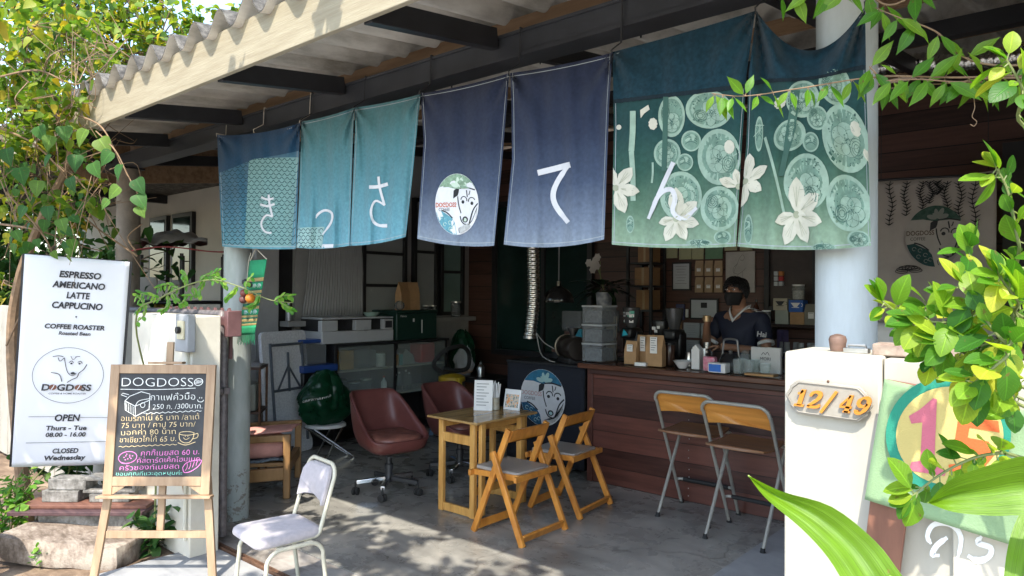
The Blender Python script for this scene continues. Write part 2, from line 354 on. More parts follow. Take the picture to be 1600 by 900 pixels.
def concrete(name, c_lo, c_mid, c_hi, rough=.35, sc=1.3, stain=.5, bump=.1, fine=.45, crack=0):
    m, t, b = nm(name); L = t.links.new; tc = nd(t, 'ShaderNodeTexCoord')
    n1 = nd(t, 'ShaderNodeTexNoise', i_Scale=sc, i_Detail=9.0, i_Roughness=.6, i_Distortion=.3); L(tc.outputs['Object'], n1.inputs['Vector'])
    n2 = nd(t, 'ShaderNodeTexNoise', i_Scale=sc*6, i_Detail=8.0, i_Roughness=.65, i_Distortion=.3); L(tc.outputs['Object'], n2.inputs['Vector'])
    mpp = nd(t, 'ShaderNodeMapping'); mpp.inputs['Scale'].default_value = (1, 3.5, 1); mpp.inputs['Rotation'].default_value = (0, 0, .5); L(tc.outputs['Object'], mpp.inputs[0])
    n4 = nd(t, 'ShaderNodeTexNoise', i_Scale=sc*2.2, i_Detail=8.0, i_Roughness=.6, i_Distortion=.5); L(mpp.outputs[0], n4.inputs['Vector'])
    md = nd(t, 'ShaderNodeMath', operation='MULTIPLY_ADD', i_1=fine); L(n2.outputs[0], md.inputs[0]); L(n1.outputs[0], md.inputs[2])
    m2 = nd(t, 'ShaderNodeMath', operation='MULTIPLY_ADD', i_1=.5); L(n4.outputs[0], m2.inputs[0]); L(md.outputs[0], m2.inputs[2])
    r = ramp(t, [(.74, c_lo), (.98, c_mid), (1.2, c_hi)]); 
    mrr = nd(t, 'ShaderNodeMath', operation='MULTIPLY', i_1=1.0); L(m2.outputs[0], mrr.inputs[0])
    s2 = nd(t, 'ShaderNodeMapRange', i_1=.55+fine*.5, i_2=.95+fine*.5, i_3=0.0, i_4=1.0); L(mrr.outputs[0], s2.inputs[0])
    r = ramp(t, [(.1, c_lo), (.5, c_mid), (.9, c_hi)]); L(s2.outputs[0], r.inputs[0])
    out = r.outputs[0]
    if crack:
        nw = nd(t, 'ShaderNodeTexNoise', i_Scale=2.5, i_Detail=6.0); L(tc.outputs['Object'], nw.inputs['Vector'])
        mv = nd(t, 'ShaderNodeVectorMath', operation='MULTIPLY_ADD'); L(nw.outputs['Color'], mv.inputs[0]); mv.inputs[1].default_value = (.5, .5, .5); L(tc.outputs['Object'], mv.inputs[2])
        vo = nd(t, 'ShaderNodeTexVoronoi', feature='DISTANCE_TO_EDGE', i_Scale=.42); L(mv.outputs[0], vo.inputs['Vector'])
        mk = nd(t, 'ShaderNodeMapRange', i_1=.0, i_2=.006, i_3=.55, i_4=0.0); L(vo.outputs['Distance'], mk.inputs[0])
        sp2 = nd(t, 'ShaderNodeTexNoise', i_Scale=26.0, i_Detail=4.0); L(tc.outputs['Object'], sp2.inputs['Vector'])
        mk2 = nd(t, 'ShaderNodeMapRange', i_1=.70, i_2=.74, i_3=0.0, i_4=.45); L(sp2.outputs[0], mk2.inputs[0])
        mxm = nd(t, 'ShaderNodeMath', operation='MAXIMUM'); L(mk.outputs[0], mxm.inputs[0]); L(mk2.outputs[0], mxm.inputs[1])
        mx = nd(t, 'ShaderNodeMix', data_type='RGBA'); L(mxm.outputs[0], mx.inputs[0]); L(out, mx.inputs[6]); mx.inputs[7].default_value = (.06, .055, .045, 1); out = mx.outputs[2]
    L(out, b.inputs['Base Color'])
    rr = nd(t, 'ShaderNodeMapRange', i_1=.3, i_2=.7, i_3=max(.05, rough-.15), i_4=rough+.2); L(n2.outputs[0], rr.inputs[0]); L(rr.outputs[0], b.inputs['Roughness'])
    n3 = nd(t, 'ShaderNodeTexNoise', i_Scale=90.0, i_Detail=5.0); L(tc.outputs['Object'], n3.inputs['Vector'])
    bp = nd(t, 'ShaderNodeBump', i_Strength=bump, i_Distance=.004); L(n3.outputs[0], bp.inputs['Height']); L(bp.outputs[0], b.inputs['Normal'])
    return m
def chips(m, zmax, col, sc=16.0, thr=.57):
    "paint chipped off near the foot of a post or wall"
    t = m.node_tree; L = t.links.new; b = t.nodes['Principled BSDF']; src = b.inputs['Base Color'].links[0].from_socket
    tc = nd(t, 'ShaderNodeTexCoord'); sp = nd(t, 'ShaderNodeSeparateXYZ'); L(tc.outputs['Object'], sp.inputs[0])
    n = nd(t, 'ShaderNodeTexNoise', i_Scale=sc, i_Detail=8.0, i_Roughness=.7); L(tc.outputs['Object'], n.inputs['Vector'])
    mr = nd(t, 'ShaderNodeMapRange', i_1=0.0, i_2=zmax, i_3=.09, i_4=-.16); L(sp.outputs[2], mr.inputs[0])
    ad = nd(t, 'ShaderNodeMath', operation='ADD'); L(n.outputs[0], ad.inputs[0]); L(mr.outputs[0], ad.inputs[1])
    gt = nd(t, 'ShaderNodeMapRange', i_1=thr, i_2=thr+.03); L(ad.outputs[0], gt.inputs[0])
    mx = nd(t, 'ShaderNodeMix', data_type='RGBA'); L(gt.outputs[0], mx.inputs[0]); L(src, mx.inputs[6]); mx.inputs[7].default_value = c4(col); L(mx.outputs[2], b.inputs['Base Color'])
    return m
RND = random.Random(7)
# ------------------------------------------------------------------ shared materials
m_black = mat('black_painted_steel', (.018, .018, .02), .45, var=.3, bump=.05)
m_black_pl = mat('black_plastic', (.015, .015, .016), .35, var=.2)
m_white_pl = mat('white_plastic', (.75, .75, .74), .4, var=.04)
m_cream = mat('cream_wall_paint', (.46, .435, .37), .75, 0, 0, 2.2, .2, 45, .4, (.42, .39, .32), (3, 3, .7), 8)
m_steel = mat('brushed_steel', (.55, .55, .54), .3, 1.0, var=.1, sc=20)
m_chrome = mat('chrome', (.75, .75, .75), .12, 1.0, var=.05)
m_paper = mat('white_paper', (.78, .77, .74), .8, var=.04)
m_kraft = mat('kraft_paper', (.42, .25, .12), .8, var=.12, sc=12)
m_ink = mat('dark_print_ink', (.03, .03, .035), .7, var=.1)
m_glass = glassy('clear_glass', (.93, .96, .95), .03, .12)
m_clearpl = glassy('clear_plastic', (.55, .58, .6), .18, .25)
m_rubber = mat('black_rubber', (.02, .02, .02), .8, var=.2)
m_rope = mat('twine', (.5, .45, .36), .9)
m_wire = mat('dark_wire', (.03, .03, .03), .6)

# ------------------------------------------------------------------ ground
g = MB(); g.grid(lambda a, b: (-220+440*a, -220+440*b, -.035), 4, 4)
tag(g.build('ground', concrete('dry_brown_soil', (.10, .065, .04), (.19, .13, .085), (.3, .22, .15), .85, 1.8, bump=.6), smooth=False), kind='structure')
g = MB(); g.grid(lambda a, b: (-60+120*a, -5.2+4.6*b, -.02), 6, 2)
tag(g.build('road', concrete('weathered_road_concrete', (.26, .255, .24), (.34, .33, .31), (.42, .41, .39), .8, .7, bump=.3), smooth=False), kind='structure')
# sloping apron in front of the gate line, then the shop floor
g = MB(); g.bx(-4.55, .2, .2, 2.25, -.2, -.008)
tag(g.build('driveway', concrete('pale_driveway_cement', (.20, .205, .21), (.29, .295, .30), (.37, .37, .36), .7, 1.1, bump=.25), smooth=False), kind='structure')
g = MB(); g.bx(-4.98, .2, 2.305, 2.57, -.2, -.004)
tag(g.build('threshold', concrete('worn_threshold_cement', (.19, .17, .15), (.32, .29, .26), (.42, .39, .35), .75, 2.5, bump=.3), smooth=False), kind='structure')
g = MB(); g.bx(-7.0, 2.5, 2.576, 7.3, -.2, 0)
tag(g.build('shop_floor', concrete('polished_grey_concrete', (.17, .165, .15), (.305, .295, .265), (.43, .41, .365), .28, .8, bump=.05, fine=.3, crack=1), smooth=False), kind='structure')
g = MB(); g.grid(lambda a, b: (-1.82+2.3*a, 2.58+2.6*b, .004), 2, 2)
tag(g.build('pale_floor_strip', concrete('pale_floor_paint', (.30, .31, .32), (.37, .38, .39), (.44, .45, .45), .5, 1.5), smooth=False), kind='structure')
m_rust = mat('rusty_iron', (.16, .085, .05), .8, .2, var=.4, sc=14, bump=.3)
rail = thing('gate_rail', 'rusty iron gate rail sunk across the driveway entrance', 'rail', (-2.3, 2.28, 0))
g = MB(); g.bx(-4.98, .1, 2.262, 2.27, -.02, .004); g.build('rail_flange', m_rust, rail)
g = MB(); g.bx(-4.98, .1, 2.29, 2.298, -.02, .004); g.build('rail_flange', m_rust, rail)
g = MB(); g.bx(-4.98, .1, 2.27, 2.29, -.02, -.006); g.build('rail_channel', m_rust, rail)

# ------------------------------------------------------------------ the shop building
def roof_z(y): return 2.985 + .128*(y-1.75)
B = thing('cafe_building', 'open fronted coffee shop with corrugated roof on pale posts and dark plank walls', 'building', (-3, 4.5, 0))
# corrugated fibre-cement roof in overlapping courses
m, t, b = nm('weathered_fibre_cement'); L = t.links.new; tc = nd(t, 'ShaderNodeTexCoord')
mpu = nd(t, 'ShaderNodeMapping'); mpu.inputs['Scale'].default_value = (2.2, .5, 1); L(tc.outputs['Object'], mpu.inputs[0])
n1 = nd(t, 'ShaderNodeTexNoise', i_Scale=2.2, i_Detail=9.0, i_Roughness=.72); L(mpu.outputs[0], n1.inputs['Vector'])
r1 = ramp(t, [(.36, (.36, .33, .27)), (.5, (.58, .54, .47)), (.64, (.70, .66, .58))]); L(n1.outputs[0], r1.inputs[0])
r2 = ramp(t, [(.38, (.035, .033, .03)), (.62, (.2, .185, .16))])
n2 = nd(t, 'ShaderNodeTexNoise', i_Scale=14.0, i_Detail=8.0, i_Roughness=.75); L(tc.outputs['Object'], n2.inputs['Vector']); L(n2.outputs[0], r2.inputs[0])
ge = nd(t, 'ShaderNodeNewGeometry'); sp = nd(t, 'ShaderNodeSeparateXYZ'); L(ge.outputs['True Normal'], sp.inputs[0])
# the weathered upper face is the outside of each sheet, a face of its own in the mesh (second slot), so this slot is the clean underside
L(r1.outputs[0], b.inputs['Base Color']); b.inputs['Roughness'].default_value = .9
m_roof_under = m
m, t, b = nm('mossy_roof_top'); L = t.links.new; tc = nd(t, 'ShaderNodeTexCoord')
n2 = nd(t, 'ShaderNodeTexNoise', i_Scale=12.0, i_Detail=9.0, i_Roughness=.75); L(tc.outputs['Object'], n2.inputs['Vector'])
r2 = ramp(t, [(.36, (.025, .024, .02)), (.52, (.10, .092, .08)), (.7, (.25, .235, .2))]); L(n2.outputs[0], r2.inputs[0]); L(r2.outputs[0], b.inputs['Base Color']); b.inputs['Roughness'].default_value = .95
bp = nd(t, 'ShaderNodeBump', i_Strength=.6, i_Distance=.01); L(n2.outputs[0], bp.inputs['Height']); L(bp.outputs[0], b.inputs['Normal']); m_roof_top = m
X0, X1, WL = -7.3, 3.3, .265
def wave(x): return .056*math.sin(2*math.pi*x/WL)
courses = [(1.69, 3.0), (2.85, 4.2), (4.05, 5.4), (5.25, 6.6), (6.45, 8.2)]
NX = 640
for k, (ya, yb) in enumerate(courses):
    s = MB()
    def prof(x, y, up): return (x, y, roof_z(y) + wave(x) + .012*(1-(y-ya)/(yb-ya)) + (up and .009))
    for up in (0, 1):
        vs = []; fs = []
        for i in range(NX+1):
            x = X0+(X1-X0)*i/NX
            for y in (ya, (ya+yb)/2, yb): vs.append(prof(x, y, up))
        for i in range(NX):
            for j in range(2): q = (i*3+j, (i+1)*3+j, (i+1)*3+j+1, i*3+j+1); fs.append(q if up else q[::-1])
        s.add(vs, fs, up)
    vs = []; fs = []
    for i in range(NX+1):
        x = X0+(X1-X0)*i/NX; vs += [prof(x, ya, 0), prof(x, ya, 1)]
    fs = [(2*i, 2*i+2, 2*i+3, 2*i+1) for i in range(NX)]
    s.add(vs, fs, 1)
    s.build('roof_sheet', [m_roof_under, m_roof_top], B, angle=60)
m_fascia = mat('cream_fascia_board', (.29, .25, .175), .7, 0, 0, 3.0, .35, 14, .3, (.37, .33, .24), (1, 1, 14), 8)
s = MB(); s.bx(X0, X1, 1.735, 1.762, 2.742, 2.968); s.build('fascia_board', m_fascia, B, bevel=.003)
s = MB()
for i in range(26):
    x = -7+i*.4; s.lathe([(1e-4, 0), (.006, 0), (.006, .002), (1e-4, .002)], (0, 0, 0), 8) if 0 else None
m_brown = wood('brown_purlin_wood', (.20, .115, .055), (.36, .23, .13), .7, (1, 10, 10), 2)
for y, h in ((2.80, .155), (4.1, .09), (5.3, .09), (6.5, .09)):
    s = MB(); s.bx(X0, X1, y-.02, y+.02, roof_z(y)-.034-h, roof_z(y)-.034); s.build('purlin', m_brown, B, bevel=.002)
for i, x in enumerate((-7.1, -5.9, -4.72, -3.52, -2.3, -1.1, .1, 1.3, 2.5)):
    s = MB(); z = lambda y: roof_z(y)-.034-.165
    s.bar((x, 1.765, z(1.765)), (x, 2.53, z(2.53)), .05, .1); s.build('rafter', m_black, B, bevel=.003)
    s = MB(); s.bar((x, 2.70, z(2.70)-.01), (x, 7.18, z(7.18)-.01), .05, .1); s.build('rafter', m_black, B, bevel=.003)
# the dark channel beam carried by the posts
s = MB()
prof = [(2.535, 2.775), (2.675, 2.775), (2.675, 2.90), (2.535, 2.90), (2.535, 2.886), (2.546, 2.886), (2.546, 2.792), (2.535, 2.792)]
n = len(prof)
s.add([(X0, y, z) for y, z in prof]+[(X1, y, z) for y, z in prof], [(i, (i+1) % n, n+(i+1) % n, n+i) for i in range(n)])
s.build('beam', mat('grey_black_beam_paint', (.04, .042, .046), .42, var=.25, sc=5, bump=.1), B, smooth=False)
s = MB(); s.bx(X0, X1, 4.6, 4.68, 3.12, 3.22); s.build('beam', m_black, B)
s = MB(); s.bar((-7.33, 2.3, roof_z(2.3)-.2), (-7.33, 8.1, roof_z(8.1)-.2), .03, .42); s.build('gable_board', m_brown, B, bevel=.003)
m_post = mat('pale_blue_green_post_paint', (.44, .475, .46), .55, 0, 0, 5, .4, 35, .5, (.30, .34, .31), (2, 2, .6), 9)
m_post2 = mat('pale_grey_blue_post_paint', (.50, .54, .55), .55, 0, 0, 5, .4, 35, .5, (.42, .45, .44), (2, 2, .6), 9)
chips(m_post, .9, (.22, .2, .17)); chips(m_post2, .9, (.25, .23, .2))
m_conc = mat('bare_concrete', (.24, .2, .16), .9, var=.2, sc=8, bump=.4)
for (x, y, r, m) in ((-4.925, 2.63, .097, m_post), (-.725, 2.63, .099, m_post2), (-6.85, 2.6, .1, m_conc), (2.6, 2.63, .1, m_post2)):
    s = MB(); s.lathe([(r, -.02), (r, .55), (r*1.004, .6), (r, .65), (r, 1.4), (r*1.012, 1.405), (r*1.012, 1.42), (r, 1.425), (r, 2.774)], (x, y, 0), 40); s.build('post', m, B)
s = MB(); s.bx(-7.05, -6.75, 2.5, 2.7, 2.76, 2.774); s.bx(-.87, -.58, 2.5, 2.7, 2.762, 2.774); s.build('post_cap', m_black, B)
m_wallwood = planks('dark_brown_wall_boards', (.045, .022, .016), (.14, .064, .045), .175, .05)
s = MB(); s.bx(-7.0, 2.6, 7.2, 7.3, -.02, 3.62); s.build('back_wall', m_wallwood, B, smooth=False)
s = MB(); s.bx(2.5, 2.6, 2.8, 7.2, 0, 3.6); s.build('end_wall', m_wallwood, B, smooth=False)
m_sidewall = mat('grey_render', (.33, .325, .315), .85, var=.12, sc=3, bump=.15)
s = MB(); s.bx(-7.12, -7.0, 4.42, 7.2, 0, 3.6); s.build('side_wall', m_sidewall, B, smooth=False)
s = MB(); s.bx(-7.12, -6.97, 3.93, 4.2, 0, 3.25); s.build('wall_pier', mat('pale_grey_render', (.42, .42, .42), .85, var=.08, bump=.15), B, bevel=.006)
s = MB(); s.bx(-7.1, -7.06, 4.2, 4.42, 0, 3.2); s.build('doorway_shade_panel', m_black, B)  # black panel put in for the darkness of the door gap
s = MB(); s.bx(-7.0, -6.83, 4.23, 7.18, 1.28, 1.34); s.build('wall_ledge', m_sidewall, B, bevel=.005)
m_dkglass = mat('dark_window_glass', (.012, .03, .026), .04, var=.3, sc=2, spec=.6)
m_mglass = mat('milky_window_glass', (.34, .36, .35), .25, var=.06, sc=2)
m_gglass = mat('pale_green_window_glass', (.2, .3, .27), .12, var=.1, sc=2)
def wall_window(x0, x1, z0, z1, y, gm, bars=(), vb=(), axis='Y', fw=.06, label=None):
    "frame with its pane, proud of a wall"
    f = MB()
    def put(a0, a1, b0, b1, d0, d1, mb):
        if axis == 'Y': mb.bx(a0, a1, y-d1, y-d0, b0, b1)
        else: mb.bx(y+d0, y+d1, a0, a1, b0, b1)
    put(x0, x0+fw, z0, z1, .002, .07, f); put(x1-fw, x1, z0, z1, .002, .07, f)
    put(x0+fw, x1-fw, z0, z0+fw, .002, .07, f); put(x0+fw, x1-fw, z1-fw, z1, .002, .07, f)
    for q in bars: put(x0+fw, x1-fw, q-.018, q+.018, .032, .066, f)
    for q in vb: put(q-.025, q+.025, z0+fw, z1-fw, .03, .068, f)
    fo = f.build('window', m_black, B, bevel=.003)
    p = MB(); put(x0+fw, x1-fw, z0+fw, z1-fw, .004, .03, p)
    po = p.build('pane', gm, fo, smooth=False)
    if label: fo['label'] = label
    return fo
wall_window(-6.5, -4.86, .84, 2.9, 7.2, m_dkglass, (), (-5.62,), 'Y', .07, 'wide dark green window')
wall_window(-2.75, -1.75, 1.5, 2.85, 7.2, mat('brown_shutter', (.035, .022, .018), .4, var=.3), (2.2,), (-2.25,), 'Y', .05)
wall_window(5.3, 6.0, 1.36, 2.9, -7.0, m_mglass, (1.75, 2.15), (), 'X', .05)
wall_window(6.12, 6.55, 1.36, 2.9, -7.0, m_mglass, (2.2,), (), 'X', .05)
wall_window(6.6, 7.05, 1.36, 2.9, -7.0, m_gglass, (1.95,), (), 'X', .05)
s = MB(); s.bx(-.72, .7, 6.9, 6.96, 0, 2.9); s.build('side_partition', m_black, B)

# ------------------------------------------------------------------ neighbouring house on the left
NB = thing('neighbouring_house', 'cream walled neighbouring house with two narrow dark windows', 'house', (-9.5, 5, 0))
m_nw = mat('aged_cream_render', (.55, .52, .45), .85, var=.08, sc=2, bump=.15)
s = MB(); s.bx(-14, -7.9, 4.5, 4.62, 0, 3.045); s.build('wall', m_nw, NB, smooth=False)
s = MB(); s.bx(-14, -7.35, 1.5, 8, 3.05, 3.08); s.build('roof', m_roof_top, NB, smooth=False)
for x in (-13.5, -10.5, -7.6): s = MB(); s.bx(x-.04, x+.04, 1.6, 4.5, 2.93, 3.045); s.build('rafter', m_black, NB)
s = MB(); s.bx(-14, -7.35, 1.47, 1.5, 2.86, 3.05); s.build('eaves_board', m_brown, NB)
for (ua, ub) in ((240, 267), (275, 307)):
    a = at(ua, 300, Y=4.5).x; c = at(ub, 300, Y=4.5).x
    f = MB(); f.bx(a, c, 4.44, 4.498, 1.75, 2.75)
    fo = f.build('window', m_black, NB, bevel=.004)
    p = MB(); p.bx(a+.06, c-.06, 4.435, 4.45, 1.82, 2.69); p.build('pane', m_dkglass, fo, smooth=False)

# ------------------------------------------------------------------ cream boundary walls and gate
W = thing('boundary_wall', 'cream painted gate pillar and wall carrying the house number', 'wall', (.6, 2.15, 0))
s = MB(); s.bx(-.713, -.465, 2.0, 2.235, 0, 1.497); s.build('gate_pillar', m_cream, W, bevel=.008)
s = MB(); s.bx(-.462, 3.4, 2.004, 2.2, 0, 1.492); s.build('wall_panel', m_cream, W, bevel=.008)
p0 = at(1490, 800, Y=2.0)
s = MB(); s.bx(-.305, 1.2, 1.985, 2.002, .7, 1.17); s.build('beige_board', mat('beige_board_paint', (.5, .46, .38), .7, var=.06), W, bevel=.003)
# brushed white letters on the beige board
mpw = lambda u, v, l=0: Vector((at(u, v, Y=1.984-l).x, 1.984-l, at(u, v, Y=1.984-l).z))
s = MB()
s.ribbon(mpw, [(1455, 850), (1449, 838), (1456, 822), (1472, 817), (1490, 822), (1501, 838), (1500, 858), (1495, 875)], [4, 7, 8, 9, 9, 8, 7, 4], .001, sub=4)
s.ribbon(mpw, [(1480, 840), (1464, 852), (1457, 866), (1468, 868)], [6, 9, 9, 5], .0014, sub=4)
s.ribbon(mpw, [(1534, 838), (1528, 848), (1548, 856), (1545, 870), (1528, 876), (1512, 868)], [5, 9, 9, 9, 11, 6], .001, sub=4)
s.build('painted_letters', mat('brushed_white_paint', (.85, .85, .84), .6, var=.03), W, smooth=False)
GP = thing('gate_wall_pier', 'cream wall pier behind the chalkboard easel, with a switch box', 'wall', (-4.9, 2.15, 0))
s = MB(); s.bx(-5.32, -4.4, 2.05, 2.24, -.03, 1.5); s.build('pier', mat('stained_cream_wall_paint', (.66, .62, .52), .8, var=.12, sc=4, bump=.2, bsc=40), GP, bevel=.008)
c = at(297, 520, Y=2.05)
s = MB(); s.box((c.x, 2.02, c.z), (.17, .055, .235)); o = s.build('switch_box', mat('grey_switch_box', (.32, .33, .34), .55, var=.12), GP, bevel=.008)
s = MB(); s.box((c.x+.015, 1.985, c.z+.02), (.085, .014, .115)); k = s.build('switch_plate', mat('ivory_plastic', (.62, .56, .38), .45), o, bevel=.004)
s = MB(); s.tube([(c.x+.015, 1.978, c.z+.02), (c.x+.015, 1.955, c.z+.02)], .022, 14); s.build('knob', m_black_pl, o, bevel=.003)
s = MB(); s.tube([(c.x-.01, 2.035, c.z-.11), (c.x-.01, 2.035, .1)], .011, 8); s.build('conduit', mat('cream_conduit', (.68, .66, .55), .5), GP)
# slatted concrete fence further left, behind the vines
FN = thing('panel_fence', 'cream slatted fence behind the vine stems and white banner', 'fence', (-8, 2.2, 0))
m_fn = mat('dull_cream_fence_paint', (.36, .34, .29), .85, var=.15, sc=4, bump=.2)  # cream in a darker tone than the house wall
for i in range(14):
    s = MB(); x = -5.4-i*.28; s.bx(x-.26, x, 2.1, 2.16, 0, 1.5); s.build('board', m_fn, FN, bevel=.006)
# the steel gate, slid open behind the pier
m_gate = mat('purple_brown_gate_paint', (.15, .075, .075), .55, var=.25, sc=9, bump=.2)
m_gpipe = mat('worn_gate_pipe', (.17, .15, .15), .5, .3, var=.35, sc=25, bump=.3)
G = thing('sliding_gate', 'purple brown steel gate slid open beside the pale post', 'gate', (-6, 2.34, 0))
gx = at(346, 700, Y=2.32).x
s = MB(); s.tube([(gx, 2.33, .03), (gx, 2.33, 1.47), (gx-.03, 2.33, 1.5), (-8, 2.33, 1.5)], .03, 12); s.build('frame_pipe', m_gpipe, G)
s = MB(); s.bx(gx-.16, gx-.035, 2.315, 2.335, .05, 1.0); s.build('infill_plate', mat('faded_red_plate', (.27, .1, .085), .6, var=.3, sc=8, bump=.25), G, bevel=.003)
s = MB(); s.bx(gx-.19, gx-.05, 2.345, 2.375, .9, 1.42); s.build('timber_batten', wood('raw_timber', (.4, .28, .16), (.58, .44, .28), .7, (12, 12, 1)), G, bevel=.003)
s = MB(); s.bx(gx-.02, gx+.13, 2.30, 2.36, 1.43, 1.49); s.bx(gx+.09, gx+.14, 2.28, 2.38, 1.36, 1.53); s.build('latch_arm', m_gate, G, bevel=.005)
s = MB(); s.bx(gx-.02, gx+.07, 2.3, 2.34, .98, 1.02); s.tube([(gx+.05, 2.29, 1.0), (gx+.05, 2.26, 1.0)], .025, 10); s.build('latch', m_gpipe, G)
for i in range(10):
    s = MB(); x = gx-.06-i*.1
    s.prism([(x-.035, 1.2), (x+.035, 1.2), (x+.035, 1.5), (x, 1.545), (x-.035, 1.5)], 0, .02, warp=lambda q: Vector((q.x, 2.385+q.z, q.y))); s.build('picket', m_gate, G, bevel=.002)
s = MB(); s.bx(-8, gx-.03, 2.32, 2.34, .06, .12); s.bx(-8, gx-.03, 2.32, 2.34, .7, .76); s.build('rail', m_gate, G)
# ------------------------------------------------------------------ the split curtains under the beam
YN = 2.47
m_pale_ink = mat('white_cloth_paint', (.64, .64, .66), .85, var=.06, sc=30)
m_stitch = mat('pale_stitching', (.38, .42, .44), .9)
m_nk = mat('black_cloth_paint', (.02, .022, .025), .8)
def lin(pts, t):
    "piecewise linear (u, v) along a list, parametrised by v fraction"
    v0, v1 = pts[0][1], pts[-1][1]; v = v0+(v1-v0)*t
    for a, b in zip(pts, pts[1:]):
        if v <= b[1] or b is pts[-1]: return a[0]+(b[0]-a[0])*((v-a[1])/(b[1]-a[1]) if b[1] != a[1] else 0), v
class Flap:
    def __init__(s, L, R, sag=0, bsag=0, seed=0, folds=3.0, amp=.012, asym=0):
        s.L, s.R, s.sag, s.bsag, s.seed, s.folds, s.amp, s.asym = L, R, sag, bsag, seed, folds, amp, asym
    def uv(s, a, t):
        lu, lv = lin(s.L, t); ru, rv = lin(s.R, t); q = 4*a*(1-a)
        c = a**(1+s.asym) if s.asym else a; q = 4*c*(1-c)
        return lu+(ru-lu)*a, lv+(rv-lv)*a + s.sag*q*(1-t)**3 + s.bsag*q*t**2
    def y(s, a, t):
        k = s.seed*1.7
        f = math.sin(2*math.pi*(s.folds*a+.25*math.sin(3*t+k))+k)*(.25+.75*t)*.8
        f += .5*math.sin(2*math.pi*(s.folds*2.3*a-.6*t)+k*2)*(.3+.5*t)
        d0 = math.hypot(a*1.2, t*1.0)+.05; d1 = math.hypot((1-a)*1.2, t)+.05
        f += .9*math.sin(9*math.atan2(t+.02, a+.02)+k)*math.exp(-d0*2.6) + .9*math.sin(9*math.atan2(t+.02, 1-a+.02)+k+1)*math.exp(-d1*2.6)
        f += .5*noise.noise(Vector((a*5+k, t*4, k)))
        if s.sag: f += s.sag*.028*math.sin(14*(t+.55*(a-.5)**2*4))*math.exp(-t*3.5)
        return YN - .016 + s.amp*1.6*f
    def p(s, a, t, lift=0):
        u, v = s.uv(a, t); return at(u, v, Y=s.y(a, t)-lift)
    def mp(s, u, v, lift=0):
        t = .5; a = .5
        for _ in range(5):
            lu, lv = lin(s.L, t); ru, rv = lin(s.R, t); a = min(1, max(0, (u-lu)/(ru-lu)))
            _, v0 = s.uv(a, 0); _, v1 = s.uv(a, 1); t = min(1, max(0, (v-v0)/(v1-v0)))
        return s.p(a, t, lift)
    def mesh(s, mb, t0=lambda a: 0.0, t1=lambda a: 1.0, nu=44, nv=52, mi=0, lift=0):
        mb.grid(lambda a, b: s.p(a, t0(a)+(t1(a)-t0(a))*b, lift), nu, nv, mi, True)
    def hem(s, mb, mi, d=.02):
        mp = lambda a, t, l: s.p(min(1, max(0, a)), min(1, max(0, t)), l)
        N = 40
        for (p, q) in (((0, 1-d), (1, 1-d)), ((d*1.2, .0), (d*1.2, 1)), ((1-d*1.2, 0), (1-d*1.2, 1)), ((0, d), (1, d))):
            mb.ribbon(mp, [(p[0]+(q[0]-p[0])*i/N, p[1]+(q[1]-p[1])*i/N) for i in range(N+1)], .004, .0012, mi)
z3 = lambda pts: [(320+x/4.09, 180+y/4.09) for x, y in pts]
z4 = lambda pts: [(640+x/2.648, 60+y/2.648) for x, y in pts]
z5 = lambda pts: [(940+x/2.195, y/2.195) for x, y in pts]
z7 = lambda pts: [(660+x/7.5, 260+y/7.5) for x, y in pts]
def tie(parent, u, v, m=m_rope, up=2.905):
    p = at(u, v, Y=YN-.01); x = p.x
    s = MB(); s.tube([(x, p.y, p.z-.012), (x, p.y-.006, p.z+.01), (x+.002, 2.525, min(2.79, p.z+.06)), (x+.003, 2.527, 2.84), (x+.003, 2.53, up), (x+.003, 2.68, up), (x+.003, 2.684, 2.77)], .0032, 6)
    s.build('tie', m, parent)
# 1 -- fish-scale curtain
n1 = thing('noren_curtain', 'leftmost hanging curtain, fish scale print below a dark blue header', 'curtain', at(405, 385, Y=YN), 0, 'noren curtains hung along the beam')
f1 = Flap([(339, 211), (343, 300), (347, 385)], [(469, 192), (466, 280), (462, 389)], 6, 2, 1, 2.6, .011)
ts1 = lambda a: .33-.11*min(1, a/.45)-.02*max(0, a-.45)
mb = MB(); f1.mesh(mb, ts1, lambda a: 1.0, mi=0)
cl1 = clothmat('blue_green_scale_cloth', [(.3, (.055, .14, .21)), (.6, (.07, .20, .28)), (1, (.12, .30, .36))])
m_scale = mat('dark_scale_print', (.012, .05, .065), .9); m_pale_sc = mat('pale_scale_cloth', (.18, .33, .32), .9, var=.08, sc=25)
# paler right-hand area of the curtain
mp1 = f1.mp
for r in range(26):
    for c in range(17):
        u = 337+c*8.6+(r % 2)*4.3; v = 250+r*5.9
        lu, _ = lin(f1.L, .5); sw = 392-(v-250)*.06
        if u < 341+max(0, (v-211)*.05) or u > 466-max(0, (v-200)*.035): continue
        if v < 268-(u-340)*.36 and u < 392: continue
        if v > 384: continue
        mb.ribbon(mp1, [(u-4.1, v-1.6), (u-2.2, v+1.2), (u, v+2.1), (u+2.2, v+1.2), (u+4.1, v-1.6)], 1.0, .0016, 1, sub=2)
mb.build('printed_cloth', [cl1, m_scale], n1)
mb = MB()
pan = [(392, 250)] + [(466, 247), (464.5, 300), (461.5, 386), (383, 387), (387, 330)]
mb.grid(lambda a, b: mp1(389-7*b+(466.5-389-(-7+4.8)*b*0)*a-4.5*a*b, (251-5*a)+(386-251+4*a)*b, .0008), 24, 30, 0)
mb.build('pale_panel', m_pale_sc, n1)
mb = MB(); f1.mesh(mb, lambda a: 0.0, lambda a: ts1(a)+.012, nv=16, lift=.002); hd = mb.build('header', clothmat('navy_header_cloth', [(0, (.018, .055, .115)), (1, (.016, .06, .12))]), n1)
mb = MB()
